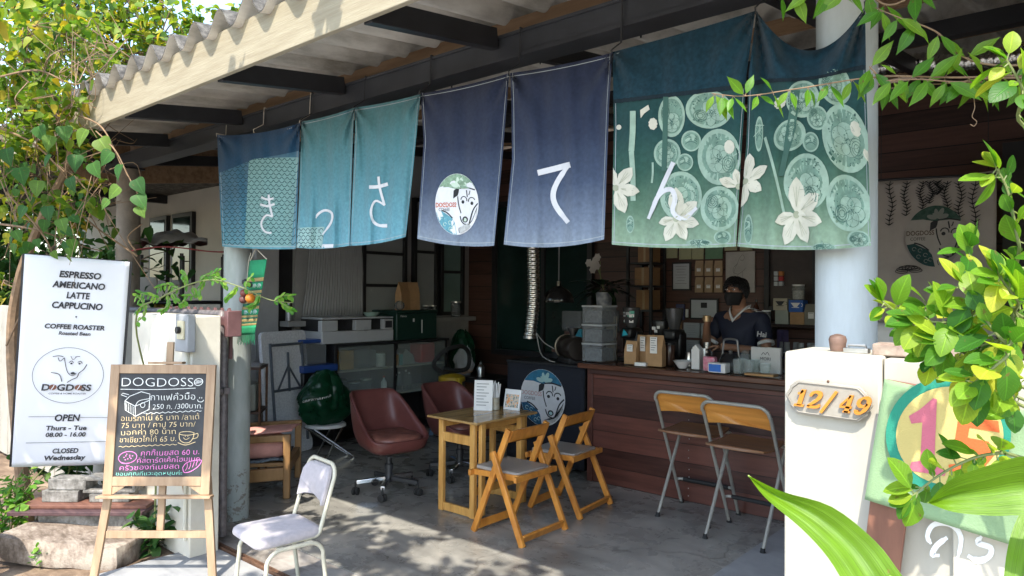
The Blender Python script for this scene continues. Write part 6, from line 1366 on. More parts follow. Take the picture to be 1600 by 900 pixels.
m_cert = mat('grey_white_sheet', (.5, .53, .55), .5, var=.04); m_blackf = m_black
picture(1050, 410, 1079, 454, 7.17, m_cert, 'tall framed certificate left of the kraft pouches on the wall', m_blackf, draw=lines(7, .25, .85, .2, .8))
picture(1078, 466, 1122, 500, 7.17, m_cert, 'wide framed certificate below the kraft pouches', m_blackf, draw=lambda s, m, W_: (lines(2, .12, .2, .35, .65)(s, m, W_), s.poly(m, [(.4, .55), (.62, .55), (.62, .8), (.4, .8)], .0003)))
for k, (u0, v0, u1, v1) in enumerate(((1040, 380, 1058, 403), (1061, 381, 1080, 405), (1081, 381, 1099, 405), (1102, 378, 1129, 404), (1132, 376, 1151, 391), (1156, 376, 1175, 391))):
    def dr(s, m, W_): s.poly(m, [(.1, .1), (.9, .1), (.9, .35), (.1, .42)], .0003)
    picture(u0, v0, u1, v1, 7.175, mat('cream_green_card', (.42, .42, .25), .7, var=.15) if k != 3 else mat('green_centre_card', (.16, .3, .18), .7, var=.2), ['cream card first from the left in the top row on the wall', 'cream card second in the top row on the wall', 'cream card third in the top row on the wall', 'large green and white card in the top row on the wall', 'cream card high on the wall above the line drawing', 'cream card high on the wall at the drawing\'s right corner'][k], name='pinned_card', cat='card', group='cards in the top row on the wall')
for r in range(2):
    for c in range(3):
        u0 = 1086+c*15; v0 = 407+r*26
        p = at(u0, v0+24, Y=7.15); q = at(u0+12.5, v0, Y=7.15)
        paper_bag((p.x+q.x)/2, 7.16, p.z, q.x-p.x, q.z-p.z, .03, 0, f"kraft coffee pouch on the wall, {['upper','lower'][r]} row, {['left','middle','right'][c]} one", mat('pale_kraft_pouch', (.4, .28, .17), .75, var=.12, sc=14), 'kraft pouches pinned to the wall', 'coffee_pouch', (.5, .28, .5, 1))
def drawing(s, mp_, W_):
    for pts in ([(.35, .3), (.3, .5), (.42, .72), (.5, .85), (.6, .92), (.66, .85), (.6, .78), (.52, .8)], [(.42, .7), (.3, .62), (.28, .5), (.45, .45), (.65, .55), (.7, .6)], [(.45, .45), (.4, .3), (.5, .12)], [(.6, .5), (.6, .3), (.62, .12)]): s.ribbon(mp_, pts, .006, sub=4)
picture(1134, 394, 1179, 457, 7.17, mat('grey_drawing_paper', (.45, .43, .4), .8), 'grey sheet with a thin line drawing of a stooping person', None, 'line_drawing', 'drawing', drawing)
for k, (u0, v0, u1, v1) in enumerate(((1068, 504, 1093, 528), (1095, 505, 1118, 530), (1069, 531, 1092, 552))): picture(u0, v0, u1, v1, 7.16, m_cert, ['white notice below the wide certificate, left one', 'white notice below the wide certificate, right one', 'lowest white notice behind the counter machines'][k], name='paper_notice', cat='notice', draw=lines(5, .2, .8), group='white notices on the back wall')
for k in range(6):
    u0 = 1209+(k % 2)*7.5; v0 = 424+(k//2)*8
    picture(u0, v0, u0+6, v0+6.5, 7.12, [m_cert, mat('orange_sticker', (.5, .2, .05), .6)][k == 1] if k != 3 else m_red, f"small sticker on the brown shutter, {['top','middle','bottom'][k//2]} {['left','right'][k%2]} of six", name='sticker', cat='sticker', group='stickers on the brown shutter')
# shelf with boxes
SHF = thing('wall_shelf', 'dark wall shelf behind the barista carrying boxes and jars', 'shelf', (-2.2, 7.05, 1.3))
p = at(1200, 506, Y=6.95); q = at(1290, 508, Y=6.95); zs = p.z
s = MB(); s.bx(p.x-.1, q.x+.6, 6.92, 7.19, zs-.03, zs); s.build('board', mat('dark_shelf_board', (.04, .022, .018), .5), SHF, bevel=.003)
for xx in (p.x, q.x): s = MB(); s.bx(xx-.015, xx+.015, 6.96, 7.19, zs-.16, zs-.032); s.build('bracket', m_black, SHF)
def sh(u0, v0, u1, v1, m, label, name='box', cat='box', dy=0, zb=None):
    a_ = at(u0, v0, Y=6.97+dy); b_ = at(u1, v1, Y=6.97+dy); s = MB(); z0 = zb if zb is not None else zs+.001; s.bx(a_.x, b_.x, 6.97+dy, 7.12+dy*.5, z0, z0+(a_.z-b_.z)); return one(s, name, m, label, cat, bevel=.003), z0+(a_.z-b_.z), (a_.x+b_.x)/2, 6.97+dy
m_beige = mat('beige_carton', (.45, .4, .3), .7, var=.1)
o, zt, xc, yy = sh(1211, 486, 1231, 508, mat('pale_sage_carton', (.36, .38, .32), .7, var=.1), 'pale sage box at the left of the wall shelf')
o, zt2, xc, yy = sh(1208, 467, 1230, 486, m_beige, 'beige dripper box stacked on the pale sage box', zb=zt+.001)
def dripper(o, xc, y, z, m, k=1.0):
    s = MB(); mp_ = lambda a, b, l=0: Vector((xc+a*k, y-.002-l, z+b*k)); s.poly(mp_, [(-.045, .07), (.045, .07), (.015, .03), (-.015, .03)]); s.poly(mp_, [(-.035, .028), (.035, .028), (.035, .022), (-.035, .022)]); s.ribbon(mp_, arc2(.055, .05, .014, .014, -90, 90, 8), .006); s.build('dripper_print', m, o, smooth=False)
dripper(o, xc, yy, zt+.02, m_ink)
o, zt, xc, yy = sh(1234, 490, 1256, 510, m_kraft, 'kraft box on the wall shelf below the blue one')
o, zt2, xc, yy = sh(1232, 471, 1254, 490, mat('cobalt_carton', (.02, .1, .38), .5), 'cobalt blue dripper box stacked on the kraft box', zb=zt+.001)
dripper(o, xc, yy, zt+.02, m_paper)
jar(xc, 7.05, zt2+.002, .06, .15, m_glass, 'glass jar with a white lid on top of the blue box', m_white_pl, content=mat('grey_sachets', (.35, .33, .3), .7, var=.3, sc=40))
paper_bag(at(1268, 500, Y=7).x, 7.02, zs+.001, .13, .2, .07, 0, 'grey olive coffee bag at the right of the wall shelf', mat('olive_pouch', (.2, .19, .15), .6, var=.1), None, 'paper_bag', (.4, .3, .6, 1))
bottle(at(1178, 470, Y=7).x, 7.06, zs+.001, .03, .24, mat('brown_glass', (.06, .02, .01), .1), 'brown sauce bottle on the wall shelf near the barista')
jar(at(1194, 480, Y=7).x, 7.06, zs+.001, .045, .13, m_clearpl, 'cloudy lidded jar on the wall shelf near the barista', m_white_pl)
# plant in a white pot on the bench, with pale flowers
px_, py_ = onc(944, 6.55), 6.55
P_ = thing('potted_plant', 'dark leaved potted plant with pale flowers behind the counter', 'plant', (px_, py_, 1.483))
s = MB(); s.lathe([(.07, 1.484), (.075, 1.49), (.095, 1.68), (.088, 1.68), (.08, 1.66), (1e-4, 1.65)], (px_, py_, 0), 20); s.build('pot', mat('white_printed_pot', (.5, .5, .52), .4, 0, 0, 16, 0, 80, .5, (.2, .22, .26), None, 1), P_)
# ------------------------------------------------------------------ more of the clutter behind the counter
def wbox(u0, v0, u1, v1, y, dpt, m, name, label, cat, group=None, bev=.004):
    a = at(u0, v0, Y=y); b_ = at(u1, v1, Y=y); s = MB(); s.bx(a.x, b_.x, y, y+dpt, b_.z, a.z); return one(s, name, m, label, cat, group, bevel=bev)
TR = thing('tall_rack', 'tall dark rack behind the counter holding cardboard cartons', 'rack', (at(1002, 450, Y=6.9).x, 7.0, 0))
xa, xb = at(984, 450, Y=6.9).x, at(1020, 450, Y=6.9).x
for x in (xa, xb):
    for y in (6.86, 7.16): s = MB(); s.bx(x-.015, x+.015, y-.015, y+.015, 0, 2.25); s.build('upright', m_black, TR)
for k, v in enumerate((484, 446, 410)):
    z = at(1002, v, Y=6.9).z; s = MB(); s.bx(xa, xb, 6.86, 7.17, z-.02, z); s.build('shelf', m_black, TR)
z1, z2, z3 = (at(1002, v, Y=6.9).z for v in (484, 446, 410))
m_card = mat('brown_cardboard', (.30, .17, .08), .8, var=.12, sc=8)
for k, (z, h, w_, lb) in enumerate(((z1, .22, .18, 'cardboard carton on the lowest visible shelf of the tall rack'), (z2, .2, .2, 'cardboard carton on the middle shelf of the tall rack'), (z3, .18, .16, 'cardboard carton on the top shelf of the tall rack'))):
    s = MB(); s.bx(xb-.03-w_, xb-.03, 6.9, 7.12, z+.001, z+h); o = one(s, 'carton', m_card, lb, 'carton', 'cardboard cartons on the tall rack', bevel=.004)
    s = MB(); s.bx(xb-.03-w_*.55, xb-.03-w_*.4, 6.897, 6.8995, z+.003, z+h-.002); s.build('tape', mat('tan_tape', (.36, .25, .12), .35), o)
o = wbox(1013, 385, 1020, 478, 7.13, .02, mat('white_strip_board', (.5, .5, .5), .6), 'strip_board', 'narrow white vertical board beside the tall rack', 'board')
wbox(1056, 475, 1068, 500, 7.14, .04, mat('indigo_pouch', (.06, .07, .16), .5), 'coffee_pouch', 'dark indigo pouch on the wall below the tall certificate', 'pouch')
wbox(1043, 486, 1059, 526, 6.0, .08, m_kraft, 'paper_bag', 'large kraft bag standing behind the plain black grinder', 'bag')
wbox(1071, 483, 1075, 496, 7.16, .02, m_paper, 'switch_plate', 'small white switch plate left of the wide certificate', 'switch')
GR = thing('coffee_grinder', 'dark grinder with white stickers standing behind the kraft coffee bags', 'coffee grinder', (onc(1034, 5.72), 5.72, CZ)); gx_ = onc(1034, 5.72)
s = MB(); s.lathe([(.07, 0), (.07, .2), (.05, .22), (.06, .27), (.075, .36), (.07, .37)], (gx_, 5.71, CZ), 20); s.build('body', mat('charcoal_grinder', (.03, .03, .03), .3), GR)
s = MB()
for k, (x, z, w2) in enumerate(((-.03, .30, .018), (.015, .31, .015), (-.01, .275, .016), (.02, .15, .02))): s.bx(gx_+x-w2, gx_+x+w2, 5.71-.0785+.01*(k == 3), 5.71-.0775+.01*(k == 3), CZ+z-w2*.8, CZ+z+w2*.8)
s.build('stickers', m_paper, GR)
# lower shelf with glasses, a hanging cloth, and dark machine on the back bench by the post
zl = at(1240, 551, Y=6.9).z; LS = thing('lower_shelf', 'dark lower shelf behind the barista lined with upturned glasses', 'shelf', (-2.0, 7.0, zl-.03))
s = MB(); s.bx(-2.45, -.9, 6.8, 7.19, zl-.03, zl); s.build('board', m_black, LS, bevel=.003)
for x in (-2.4, -1.0): s = MB(); s.bx(x-.02, x+.02, 6.84, 7.18, 0, zl-.031); s.build('leg', m_black, LS)
for k, u in enumerate((1222, 1233, 1244, 1255, 1266, 1276)):
    s = MB(); s.lathe([(.034, 0), (.028, .10), (1e-4, .105)], (at(u, 540, Y=6.9).x, 6.9-.06*(k % 2), zl+.001), 16); one(s, 'drinking_glass', glassy('grey_glass', (.8, .83, .83), .05, .3), 'upturned glass in the row on the dark lower shelf', 'glass', 'upturned glasses on the lower shelf')
s = MB(); a = at(1222, 512, Y=6.88); s.grid(lambda p, q: (a.x-.05+.11*p, 6.88-.012*math.sin(p*12)*(.3+q), a.z-.02-.26*q+.02*math.sin(p*7)*q), 12, 8); one(s, 'tea_towel', mat('dusky_violet_cloth', (.07, .05, .11), .9, bump=.3, bsc=200), 'dusky violet cloth hanging under the wall shelf', 'cloth', solid=.004)
for k, (u, y, h, m_, lb) in enumerate(((1100, 5.6, .15, m_steel, 'tall steel jug behind the milk carton'), (1205, 5.62, .12, m_glass, 'glass beaker behind the printed board'), (1178, 5.55, .16, m_clearpl, 'cloudy tumbler behind the cluster of glasses'))):
    s = MB(); s.lathe([(.036, 0), (.042, .004), (.04, h*.7), (.036, h), (.032, h), (.034, .01), (1e-4, .008)], (onc(u, y), y, CZ), 18); one(s, 'jug' if k == 0 else 'tumbler', m_, lb, 'jug' if k == 0 else 'tumbler')
# ------------------------------------------------------------------ plants
def table(tab):
    def f(t):
        for (a, x), (b, y) in zip(tab, tab[1:]):
            if t <= b: return x+(y-x)*(t-a)/(b-a)
        return 0
    return f
HEART = table([(0, .55), (.12, .95), (.3, 1.0), (.55, .74), (.8, .33), (.93, .1), (1, 0)])
OVAL = table([(0, .05), (.12, .5), (.35, .95), (.55, 1), (.8, .72), (.94, .35), (1, .05)])
LANCE = table([(0, .04), (.15, .55), (.35, 1), (.55, .9), (.78, .45), (.92, .12), (1, 0)])
def leaf(mb, p, d, n, L_, W_, prof, ts, fold=.25, curl=.25, mi=0, twist=0):
    d = d.normalized(); sd = d.cross(n); uvb = len(mb.v)
    if sd.length < 1e-4: sd = d.orthogonal()
    sd.normalize(); n = sd.cross(d); vs = []; fs = []
    for t in ts:
        c = p+d*(L_*t)-n*(curl*L_*t*t); h = W_*.5*prof(t); s2 = sd
        if twist: s2 = sd*math.cos(twist*t)+n*math.sin(twist*t)
        vs += [c-s2*h+n*(fold*h), c, c+s2*h+n*(fold*h)]
    for i in range(len(ts)-1):
        a = 3*i; fs += [(a, a+1, a+4, a+3), (a+1, a+2, a+5, a+4)]
    mb.add(vs, fs, mi)
    if mb.uv is not None:
        for i, t in enumerate(ts): mb.uv[uvb+3*i] = (0, t); mb.uv[uvb+3*i+1] = (.5, t); mb.uv[uvb+3*i+2] = (1, t)
TS5 = (0, .15, .4, .72, 1); TS8 = (0, .08, .2, .38, .56, .74, .9, 1); TS4 = (0, .3, .68, 1)
def rvec(r, z0=-1, z1=1): 
    return Vector((r.gauss(0, 1), r.gauss(0, 1), r.uniform(z0, z1)*1.5))
def crown(mb, r, clumps, size, prof, ts, up=.8, asp=.75, twigs=None, tw_r=.004):
    for (c, R, n) in clumps:
        c = Vector(c); Rv = Vector(R) if hasattr(R, '__len__') else Vector((R, R, R)); k = 0; sub = []
        for _ in range(max(3, n//14)):
            q = rvec(r); q.normalize(); q *= r.random()**.45; sub.append(c+Vector((q.x*Rv.x, q.y*Rv.y, q.z*Rv.z)))
        for sc in sub:
            if twigs is not None:
                m_ = c.lerp(sc, .5)+rvec(r)*.05*Rv.x; twigs.tube(curve3([c+rvec(r)*.05*Rv.x, m_, sc+rvec(r)*.02], 4), [tw_r*(1.6-1.2*i/8) for i in range(9)], 5)
            for _ in range(14):
                p = sc+rvec(r).normalized()*(Rv.x*.34*r.random()**.5)
                d = rvec(r, -1.1, .45); nn = Vector((r.gauss(0, .5), r.gauss(0, .5)-.15, up)); s_ = size*r.uniform(.6, 1.2)
                leaf(mb, p, d, nn, s_, s_*asp*r.uniform(.8, 1.1), prof, ts, r.uniform(.05, .4), r.uniform(0, .5))
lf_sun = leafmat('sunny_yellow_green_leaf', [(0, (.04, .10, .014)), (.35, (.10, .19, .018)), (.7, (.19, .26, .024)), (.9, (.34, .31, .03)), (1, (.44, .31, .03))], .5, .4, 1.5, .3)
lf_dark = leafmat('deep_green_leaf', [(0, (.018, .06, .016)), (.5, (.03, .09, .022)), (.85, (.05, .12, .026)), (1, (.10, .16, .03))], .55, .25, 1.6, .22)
lf_lime = leafmat('glossy_lime_leaf', [(0, (.03, .115, .012)), (.3, (.075, .2, .014)), (.7, (.16, .29, .02)), (.9, (.26, .35, .025)), (1, (.38, .38, .04))], .42, .42, 1.6, .28, True)
lf_mid = leafmat('shade_green_vine_leaf', [(0, (.025, .085, .02)), (.5, (.045, .13, .025)), (1, (.12, .2, .03))], .5, .3, 1.6, .25, True)  # darker copy of the vine leaf, its shade put into the colour
lf_pin = leafmat('fresh_green_leaflet', [(0, (.06, .2, .025)), (.6, (.12, .3, .035)), (1, (.24, .38, .05))], .4, .42)
lf_over = leafmat('bright_climber_leaf', [(0, (.055, .17, .014)), (.5, (.10, .24, .018)), (1, (.18, .31, .025))], .4, .42, 1.6, .35, True)
def bladematerial():
    m = leafmat('big_yellow_green_blade', [(0, (.10, .21, .010)), (1, (.13, .25, .014))], .34, .36); t = m.node_tree; L = t.links.new
    b = t.nodes['Principled BSDF']; src = b.inputs['Base Color'].links[0].from_socket; outs = [l.to_socket for l in src.links]
    uv = nd(t, 'ShaderNodeUVMap'); mp = nd(t, 'ShaderNodeMapping'); mp.inputs['Scale'].default_value = (46, 1.6, 1); L(uv.outputs[0], mp.inputs[0])
    n = nd(t, 'ShaderNodeTexNoise', i_Scale=1.0, i_Detail=6.0); L(mp.outputs[0], n.inputs['Vector']); mr = nd(t, 'ShaderNodeMapRange', i_1=.3, i_2=.7, i_3=.72, i_4=1.25); L(n.outputs[0], mr.inputs[0])
    sc = nd(t, 'ShaderNodeVectorMath', operation='SCALE'); L(src, sc.inputs[0]); L(mr.outputs[0], sc.inputs['Scale'])
    n2 = nd(t, 'ShaderNodeTexNoise', i_Scale=38.0, i_Detail=5.0); tc = nd(t, 'ShaderNodeTexCoord'); L(tc.outputs['Object'], n2.inputs['Vector']); m2 = nd(t, 'ShaderNodeMapRange', i_1=.68, i_2=.73); L(n2.outputs[0], m2.inputs[0])
    mx = nd(t, 'ShaderNodeMix', data_type='RGBA'); L(m2.outputs[0], mx.inputs[0]); L(sc.outputs[0], mx.inputs[6]); mx.inputs[7].default_value = (.2, .13, .04, 1)
    for o in outs: L(mx.outputs[2], o)
    bp = nd(t, 'ShaderNodeBump', i_Strength=.35, i_Distance=.003); L(n.outputs[0], bp.inputs['Height']); L(bp.outputs[0], b.inputs['Normal'])
    return m
lf_big = bladematerial()
m_bark = mat('grey_brown_bark', (.15, .1, .065), .9, var=.3, sc=18, bump=.6, bsc=40)
m_twig = mat('pale_brown_twig', (.24, .155, .09), .85, var=.25, sc=20)
m_gtwig = mat('green_twig', (.16, .19, .06), .6)
r = random.Random(11)
# climber over the left end of the roof, hanging in front of the fascia
VT = thing('climbing_vine', 'sunlit climbing vine with heart shaped leaves over the left end of the roof', 'vine', (-5.95, 1.5, -.03))
tw = MB(); lv = MB()
root = Vector((-5.95, 1.6, -.03))
nodes = [at(u, v, D=d) for u, v, d in ((20, 560, 5.3), (30, 440, 5.2), (70, 330, 5.0), (110, 230, 4.9), (60, 120, 5.1), (20, 60, 5.0))]
tw.tube(curve3([root]+nodes, 6), [.05-.042*i/36 for i in range(37)], 8)
for pts in (((215, 400, 5.25), (150, 355, 5.2), (90, 300, 5.0), (60, 260, 4.9)), ((212, 392, 5.2), (200, 370, 5.2), (222, 350, 5.2)), ((0, 350, 4.9), (60, 360, 4.8), (130, 385, 5.2), (160, 392, 5.25)), ((10, 540, 5.0), (50, 460, 4.95), (110, 390, 5.2)), ((30, 600, 5.1), (60, 480, 5.0), (70, 420, 4.9), (130, 330, 4.8)), ((10, 300, 4.8), (80, 390, 4.85), (70, 470, 4.9)), ((120, 180, 4.7), (160, 200, 4.55), (190, 260, 4.5)), ((0, 200, 4.7), (60, 230, 4.7), (120, 300, 4.9), (170, 390, 5.2)), ((0, 120, 4.6), (60, 110, 4.7), (130, 130, 4.8), (200, 60, 5.0))):
    P3 = curve3([at(u, v, D=d) for u, v, d in pts], 7); tw.tube(P3, [.008-.005*i/(len(P3)-1) for i in range(len(P3))], 6)
for _ in range(130):
    u, v = r.uniform(-20, 190), r.uniform(40, 315); p = at(u, v, D=r.uniform(4.6, 5.4)); tw.tube(curve3([p, p+Vector((r.gauss(0, .12), r.gauss(0, .1), r.gauss(-.05, .15))), p+Vector((r.gauss(0, .2), r.gauss(0, .12), r.gauss(-.15, .25)))], 5), [.004-.0025*i/10 for i in range(11)], 4)
cl = [(at(40, 60, D=5.0), (.55, .3, .4), 300), (at(110, 60, D=5.4), (.5, .3, .34), 280), (at(40, 170, D=4.9), (.42, .25, .3), 240), (at(95, 190, D=4.8), (.34, .22, .3), 130), (at(40, 270, D=4.9), (.4, .22, .28), 150), (at(120, 280, D=4.8), (.26, .2, .25), 70), (at(30, 360, D=5.3), (.3, .15, .22), 80), (at(110, 345, D=5.4), (.3, .12, .14), 60), (at(-60, 150, D=4.8), (.5, .4, .8), 300), (at(170, 120, D=5.2), (.2, .15, .14), 40), (at(10, 440, D=5.4), (.2, .12, .2), 50)]
crown(lv, r, [(a_, b_, int(c_*1.35)) for a_, b_, c_ in cl], .072, HEART, TS5, .7, .8, tw, .0035)
tw.build('stems', m_twig, VT); lv.build('foliage', lf_sun, VT, angle=180)
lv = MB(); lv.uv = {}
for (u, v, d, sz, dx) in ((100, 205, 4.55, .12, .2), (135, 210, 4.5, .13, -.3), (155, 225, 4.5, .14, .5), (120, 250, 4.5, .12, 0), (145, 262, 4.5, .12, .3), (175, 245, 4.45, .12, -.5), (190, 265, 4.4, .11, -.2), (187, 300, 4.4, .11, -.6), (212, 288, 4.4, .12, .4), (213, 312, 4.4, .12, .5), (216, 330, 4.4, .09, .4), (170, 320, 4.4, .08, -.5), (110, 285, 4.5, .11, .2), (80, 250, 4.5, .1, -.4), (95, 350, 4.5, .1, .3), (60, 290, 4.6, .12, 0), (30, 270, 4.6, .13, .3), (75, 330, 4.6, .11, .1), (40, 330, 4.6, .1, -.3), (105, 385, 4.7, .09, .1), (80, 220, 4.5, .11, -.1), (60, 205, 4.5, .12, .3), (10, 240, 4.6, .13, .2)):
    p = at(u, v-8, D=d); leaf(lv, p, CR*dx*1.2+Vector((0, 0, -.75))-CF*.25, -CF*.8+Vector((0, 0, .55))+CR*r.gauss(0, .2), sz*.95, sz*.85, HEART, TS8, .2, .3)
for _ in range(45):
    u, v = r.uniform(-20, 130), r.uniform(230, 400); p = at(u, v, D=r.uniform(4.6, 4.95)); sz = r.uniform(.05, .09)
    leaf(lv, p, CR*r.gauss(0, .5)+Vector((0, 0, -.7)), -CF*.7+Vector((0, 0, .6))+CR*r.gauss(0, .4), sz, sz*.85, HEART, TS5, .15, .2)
lv.build('shade_toned_foliage', lf_mid, VT, angle=180)
s = MB(); s.tube(curve3([at(222, 328, D=4.42), at(214, 300, D=4.42), at(200, 275, D=4.44), at(180, 235, D=4.48), at(150, 205, D=4.55)], 6), .0045, 6); s.build('hanging_stem', m_twig, VT)
# tree rising behind the roof's left end
def tree(name, label, trunk, clumps, size, mt, seed, cat='tree', group=None, prof=OVAL, ts=TS4, tr=.09, up=.8, asp=.6, twr=.006):
    rr_ = random.Random(seed); t_ = thing(name, label, cat, trunk[0], 0, group); tb = MB(); lb = MB()
    tb.tube(curve3(trunk, 5), [tr*(1-.65*i/(5*(len(trunk)-1))) for i in range(5*(len(trunk)-1)+1)], 9)
    top = Vector(trunk[-1]); mid = Vector(trunk[-2])
    for c, R, n in clumps:
        c = Vector(c); st = top if (c-top).length < (c-mid).length else mid
        tb.tube(curve3([st, st.lerp(c, .5)+rvec(rr_)*.06, c], 5), [tr*.32-tr*.24*i/10 for i in range(11)], 6)
    crown(lb, rr_, clumps, size, prof, ts, up, asp, tb, twr)
    tb.build('trunk', m_bark, t_); lb.build('crown', mt, t_, angle=180); return t_
cl = [(at(u, v, D=d), R, n) for u, v, d, R, n in ((30, 20, 7.6, .7, 420), (110, 10, 7.4, .62, 420), (180, 30, 7.2, .5, 360), (250, 60, 7.0, .42, 260), (300, 75, 6.9, .36, 170), (345, 45, 6.9, .26, 60), (200, 90, 7.2, .45, 260), (120, 110, 7.4, .5, 260), (40, 110, 7.6, .6, 260), (370, 15, 6.9, .2, 34), (330, 100, 7, .3, 90), (150, -60, 7.4, .6, 260), (250, 5, 7.2, .2, 22))]
tree('roadside_tree', 'yellow green tree rising behind the left end of the corrugated roof', [(-8.2, 3.0, -.03), (-8.1, 3.0, 1.6), (-7.8, 3.1, 3.2), (-7.4, 3.15, 4.0)], [(a_, b_, int(c_*1.3)) for a_, b_, c_ in cl], .088, lf_sun, 5, asp=.75, prof=HEART, ts=TS5)
for k, (x, y, h, sd_, lb_) in enumerate(((-11.5, 1.6, 3.2, 21, 'dark bushy tree filling the gap behind the vine at far left'), (-15.5, 4.5, 4.6, 22, 'tall dark tree behind the neighbouring house'), (-12.6, -1.2, 3.6, 23, 'dark tree beyond the frame at far left'))):
    cl = [((x+a, y+b, h*c_), .95, 300) for a, b, c_ in ((0, 0, .9), (.8, .3, .7), (-.7, -.3, .7), (.3, -.7, .55), (-.3, .8, .5), (.6, .6, .36), (-.6, -.6, .3), (.7, -.5, .25), (0, .1, .15))]
    tree('dense_tree', lb_, [(x, y, -.03), (x, y, h*.4), (x+.1, y, h*.8)], cl, .19, lf_dark, sd_, group='dark trees behind the left boundary', tr=.12)
cl = [((x, y, z), (.75, .3, .5), 230) for x, y, z in ((-7.3, 2.75, 1.9), (-8.4, 2.7, 1.8), (-7.8, 2.8, 1.1), (-9.4, 2.7, 1.5), (-9.9, 2.6, 2.3), (-8.9, 2.7, 2.5), (-10.8, 2.5, 1.6), (-11.6, 2.7, 2.4), (-11.3, 2.6, 1.3), (-12.3, 2.5, 1.9), (-12.6, 2.7, 2.8))]
tree('hedge_shrub', 'dark overgrown shrub behind the slatted fence at left', [(-8.3, 2.8, -.03), (-8.3, 2.8, .8), (-8.3, 2.75, 1.6)], cl, .12, lf_dark, 51, 'shrub', prof=HEART, ts=TS5, tr=.05)
# trees across the road, which the window glass mirrors
for k, (x, y, h) in enumerate(((-12, -17, 5.2), (-4.5, -19, 4.8), (5.5, -18, 5.6))):
    cl = [((x+a*1.3, y+b*1.2, h*c_), 1.3, 170) for a, b, c_ in ((0, 0, .95), (1, .3, .75), (-1, -.3, .75), (.4, -.8, .6), (-.4, .9, .5), (.9, .6, .4), (-.9, -.6, .4))]
    tree('street_tree', ['first', 'second', 'third'][k]+' broad tree across the road behind the viewer', [(x, y, -.03), (x, y, h*.45), (x+.1, y, h*.8)], cl, .3, lf_dark, 31+k, group='trees across the road', tr=.16)
# added unseen tree outside the frame, its crown shaped to shade the banner
cl = [((-4.9+.28*a-.1*b, .85-.3*b, 3.3+.06*math.sin(a*3+b)), .3, 190) for a in (-1, 0, 1) for b in (0, 1, 2, 3)]+[((-3.75+.25*a, .55-.32*b, 3.5), .3, 120) for a in (0, 1, 2) for b in (0, 1)]
tree('added_shade_tree', 'slender added tree out of view left of the viewer, shading the banner', [(-5.9, -.9, -.03), (-5.8, -.8, 1.2), (-5.4, -.4, 2.4), (-4.95, .15, 3.1)], cl, .12, lf_sun, 44, prof=HEART, ts=TS5, asp=.8, tr=.05)
cl = [((x, y, z), .42, n) for x, y, z, n in ((-1.7, .2, 4.2, 110), (-1.1, .6, 4.1, 130), (-.5, .3, 4.2, 130), (-1.3, -.3, 4.2, 110), (-.6, -.4, 4.3, 120), (-2.2, -.2, 4.3, 60), (-2.6, .6, 3.7, 80), (-2.0, .45, 3.75, 80), (-3.0, .35, 3.8, 80), (-2.6, .2, 3.9, 100), (-2.9, .75, 3.6, 70), (-2.3, .85, 3.6, 70))]  # unseen tree put in to break up the sun patch on the floor
tree('added_shade_tree', 'leaning added tree out of view right of the viewer, shading the shop floor', [(1.6, -1.9, -.03), (1.5, -1.8, 1.6), (1.0, -1.2, 3.2), (0, -.2, 4.0)], cl, .12, lf_sun, 45, prof=HEART, ts=TS5, asp=.8, tr=.08)
# low green plants by the stones
def weeds(name, label, base, R, H_, n, mt, size, seed, prof=OVAL):
    rr_ = random.Random(seed); t_ = thing(name, label, 'plant', base); st = MB(); lb = MB(); b = Vector(base)
    for k in range(max(5, n//16)):
        e = b+Vector((rr_.gauss(0, R*.6), rr_.gauss(0, R*.6), H_*rr_.uniform(.4, 1))); P3 = curve3([b+Vector((rr_.gauss(0, R*.3), rr_.gauss(0, R*.3), 0)), b.lerp(e, .5)+Vector((0, 0, H_*.15)), e], 6); st.tube(P3, .004, 5)
        for j in range(16):
            p = P3[min(12, 2+int(rr_.random()*11))]+rvec(rr_)*.02; s_ = size*rr_.uniform(.6, 1.2); leaf(lb, p, rvec(rr_, -.4, .5), Vector((rr_.gauss(0, .4), rr_.gauss(0, .4)-.2, 1)), s_, s_*.6, prof, TS5, .2, .3)
    st.build('stems', m_gtwig, t_); lb.build('leaves', mt, t_, angle=180)
weeds('leafy_weed', 'bushy green weed beside the stones at the bottom left corner', (-5.75, 1.42, -.03), .26, .5, 330, lf_pin, .06, 3)
weeds('leafy_weed', 'small sprig of leaves between the pier foot and the easel', (-4.75, 1.95, -.03), .10, .3, 40, lf_dark, .10, 4, HEART)
weeds('leafy_weed', 'tiny sprig growing from the edge of the stone step', (-5.0, 1.42, .0), .03, .09, 16, lf_pin, .04, 6)
weeds('leafy_weed', 'dark weed behind the lower edge of the white banner', (-5.9, 1.85, -.03), .25, .7, 160, lf_dark, .09, 8, HEART)
# fine pinnate branch across the pier and post
PB = thing('slender_shrub', 'slender shrub arching a branch of small paired leaflets over the gate pier', 'shrub', (-4.75, 1.98, -.03))
st = MB(); lb = MB()
def pinnate(pts, n, ln):
    P3 = curve3(pts, 8); st.tube(P3, .0035, 5)
    for k in range(n):
        f = (k+.5)/n; p = P3[int(f*(len(P3)-1))]; q = P3[min(len(P3)-1, int(f*(len(P3)-1))+1)]; ax = (q-p).normalized() if (q-p).length > 0 else CR
        for sg in (-1, 1):
            d = ax*.45+(CU*sg*.5-Vector((0, 0, .35)))+rvec(r)*.06; leaf(lb, p, d, -CF*.6+Vector((0, 0, .8)), ln*r.uniform(.8, 1.15), ln*.62, OVAL, TS5, .15, .1)
main = [Vector((-4.75, 1.98, -.03)), Vector((-4.72, 1.97, .8)), at(212, 505, D=4.15), at(250, 466, D=4.1), at(320, 438, D=4.1), at(372, 447, D=4.1), at(420, 468, D=4.1), at(458, 473, D=4.1)]
P3 = curve3(main, 6); st.tube(P3, [.007-.005*i/(len(P3)-1) for i in range(len(P3))], 6)
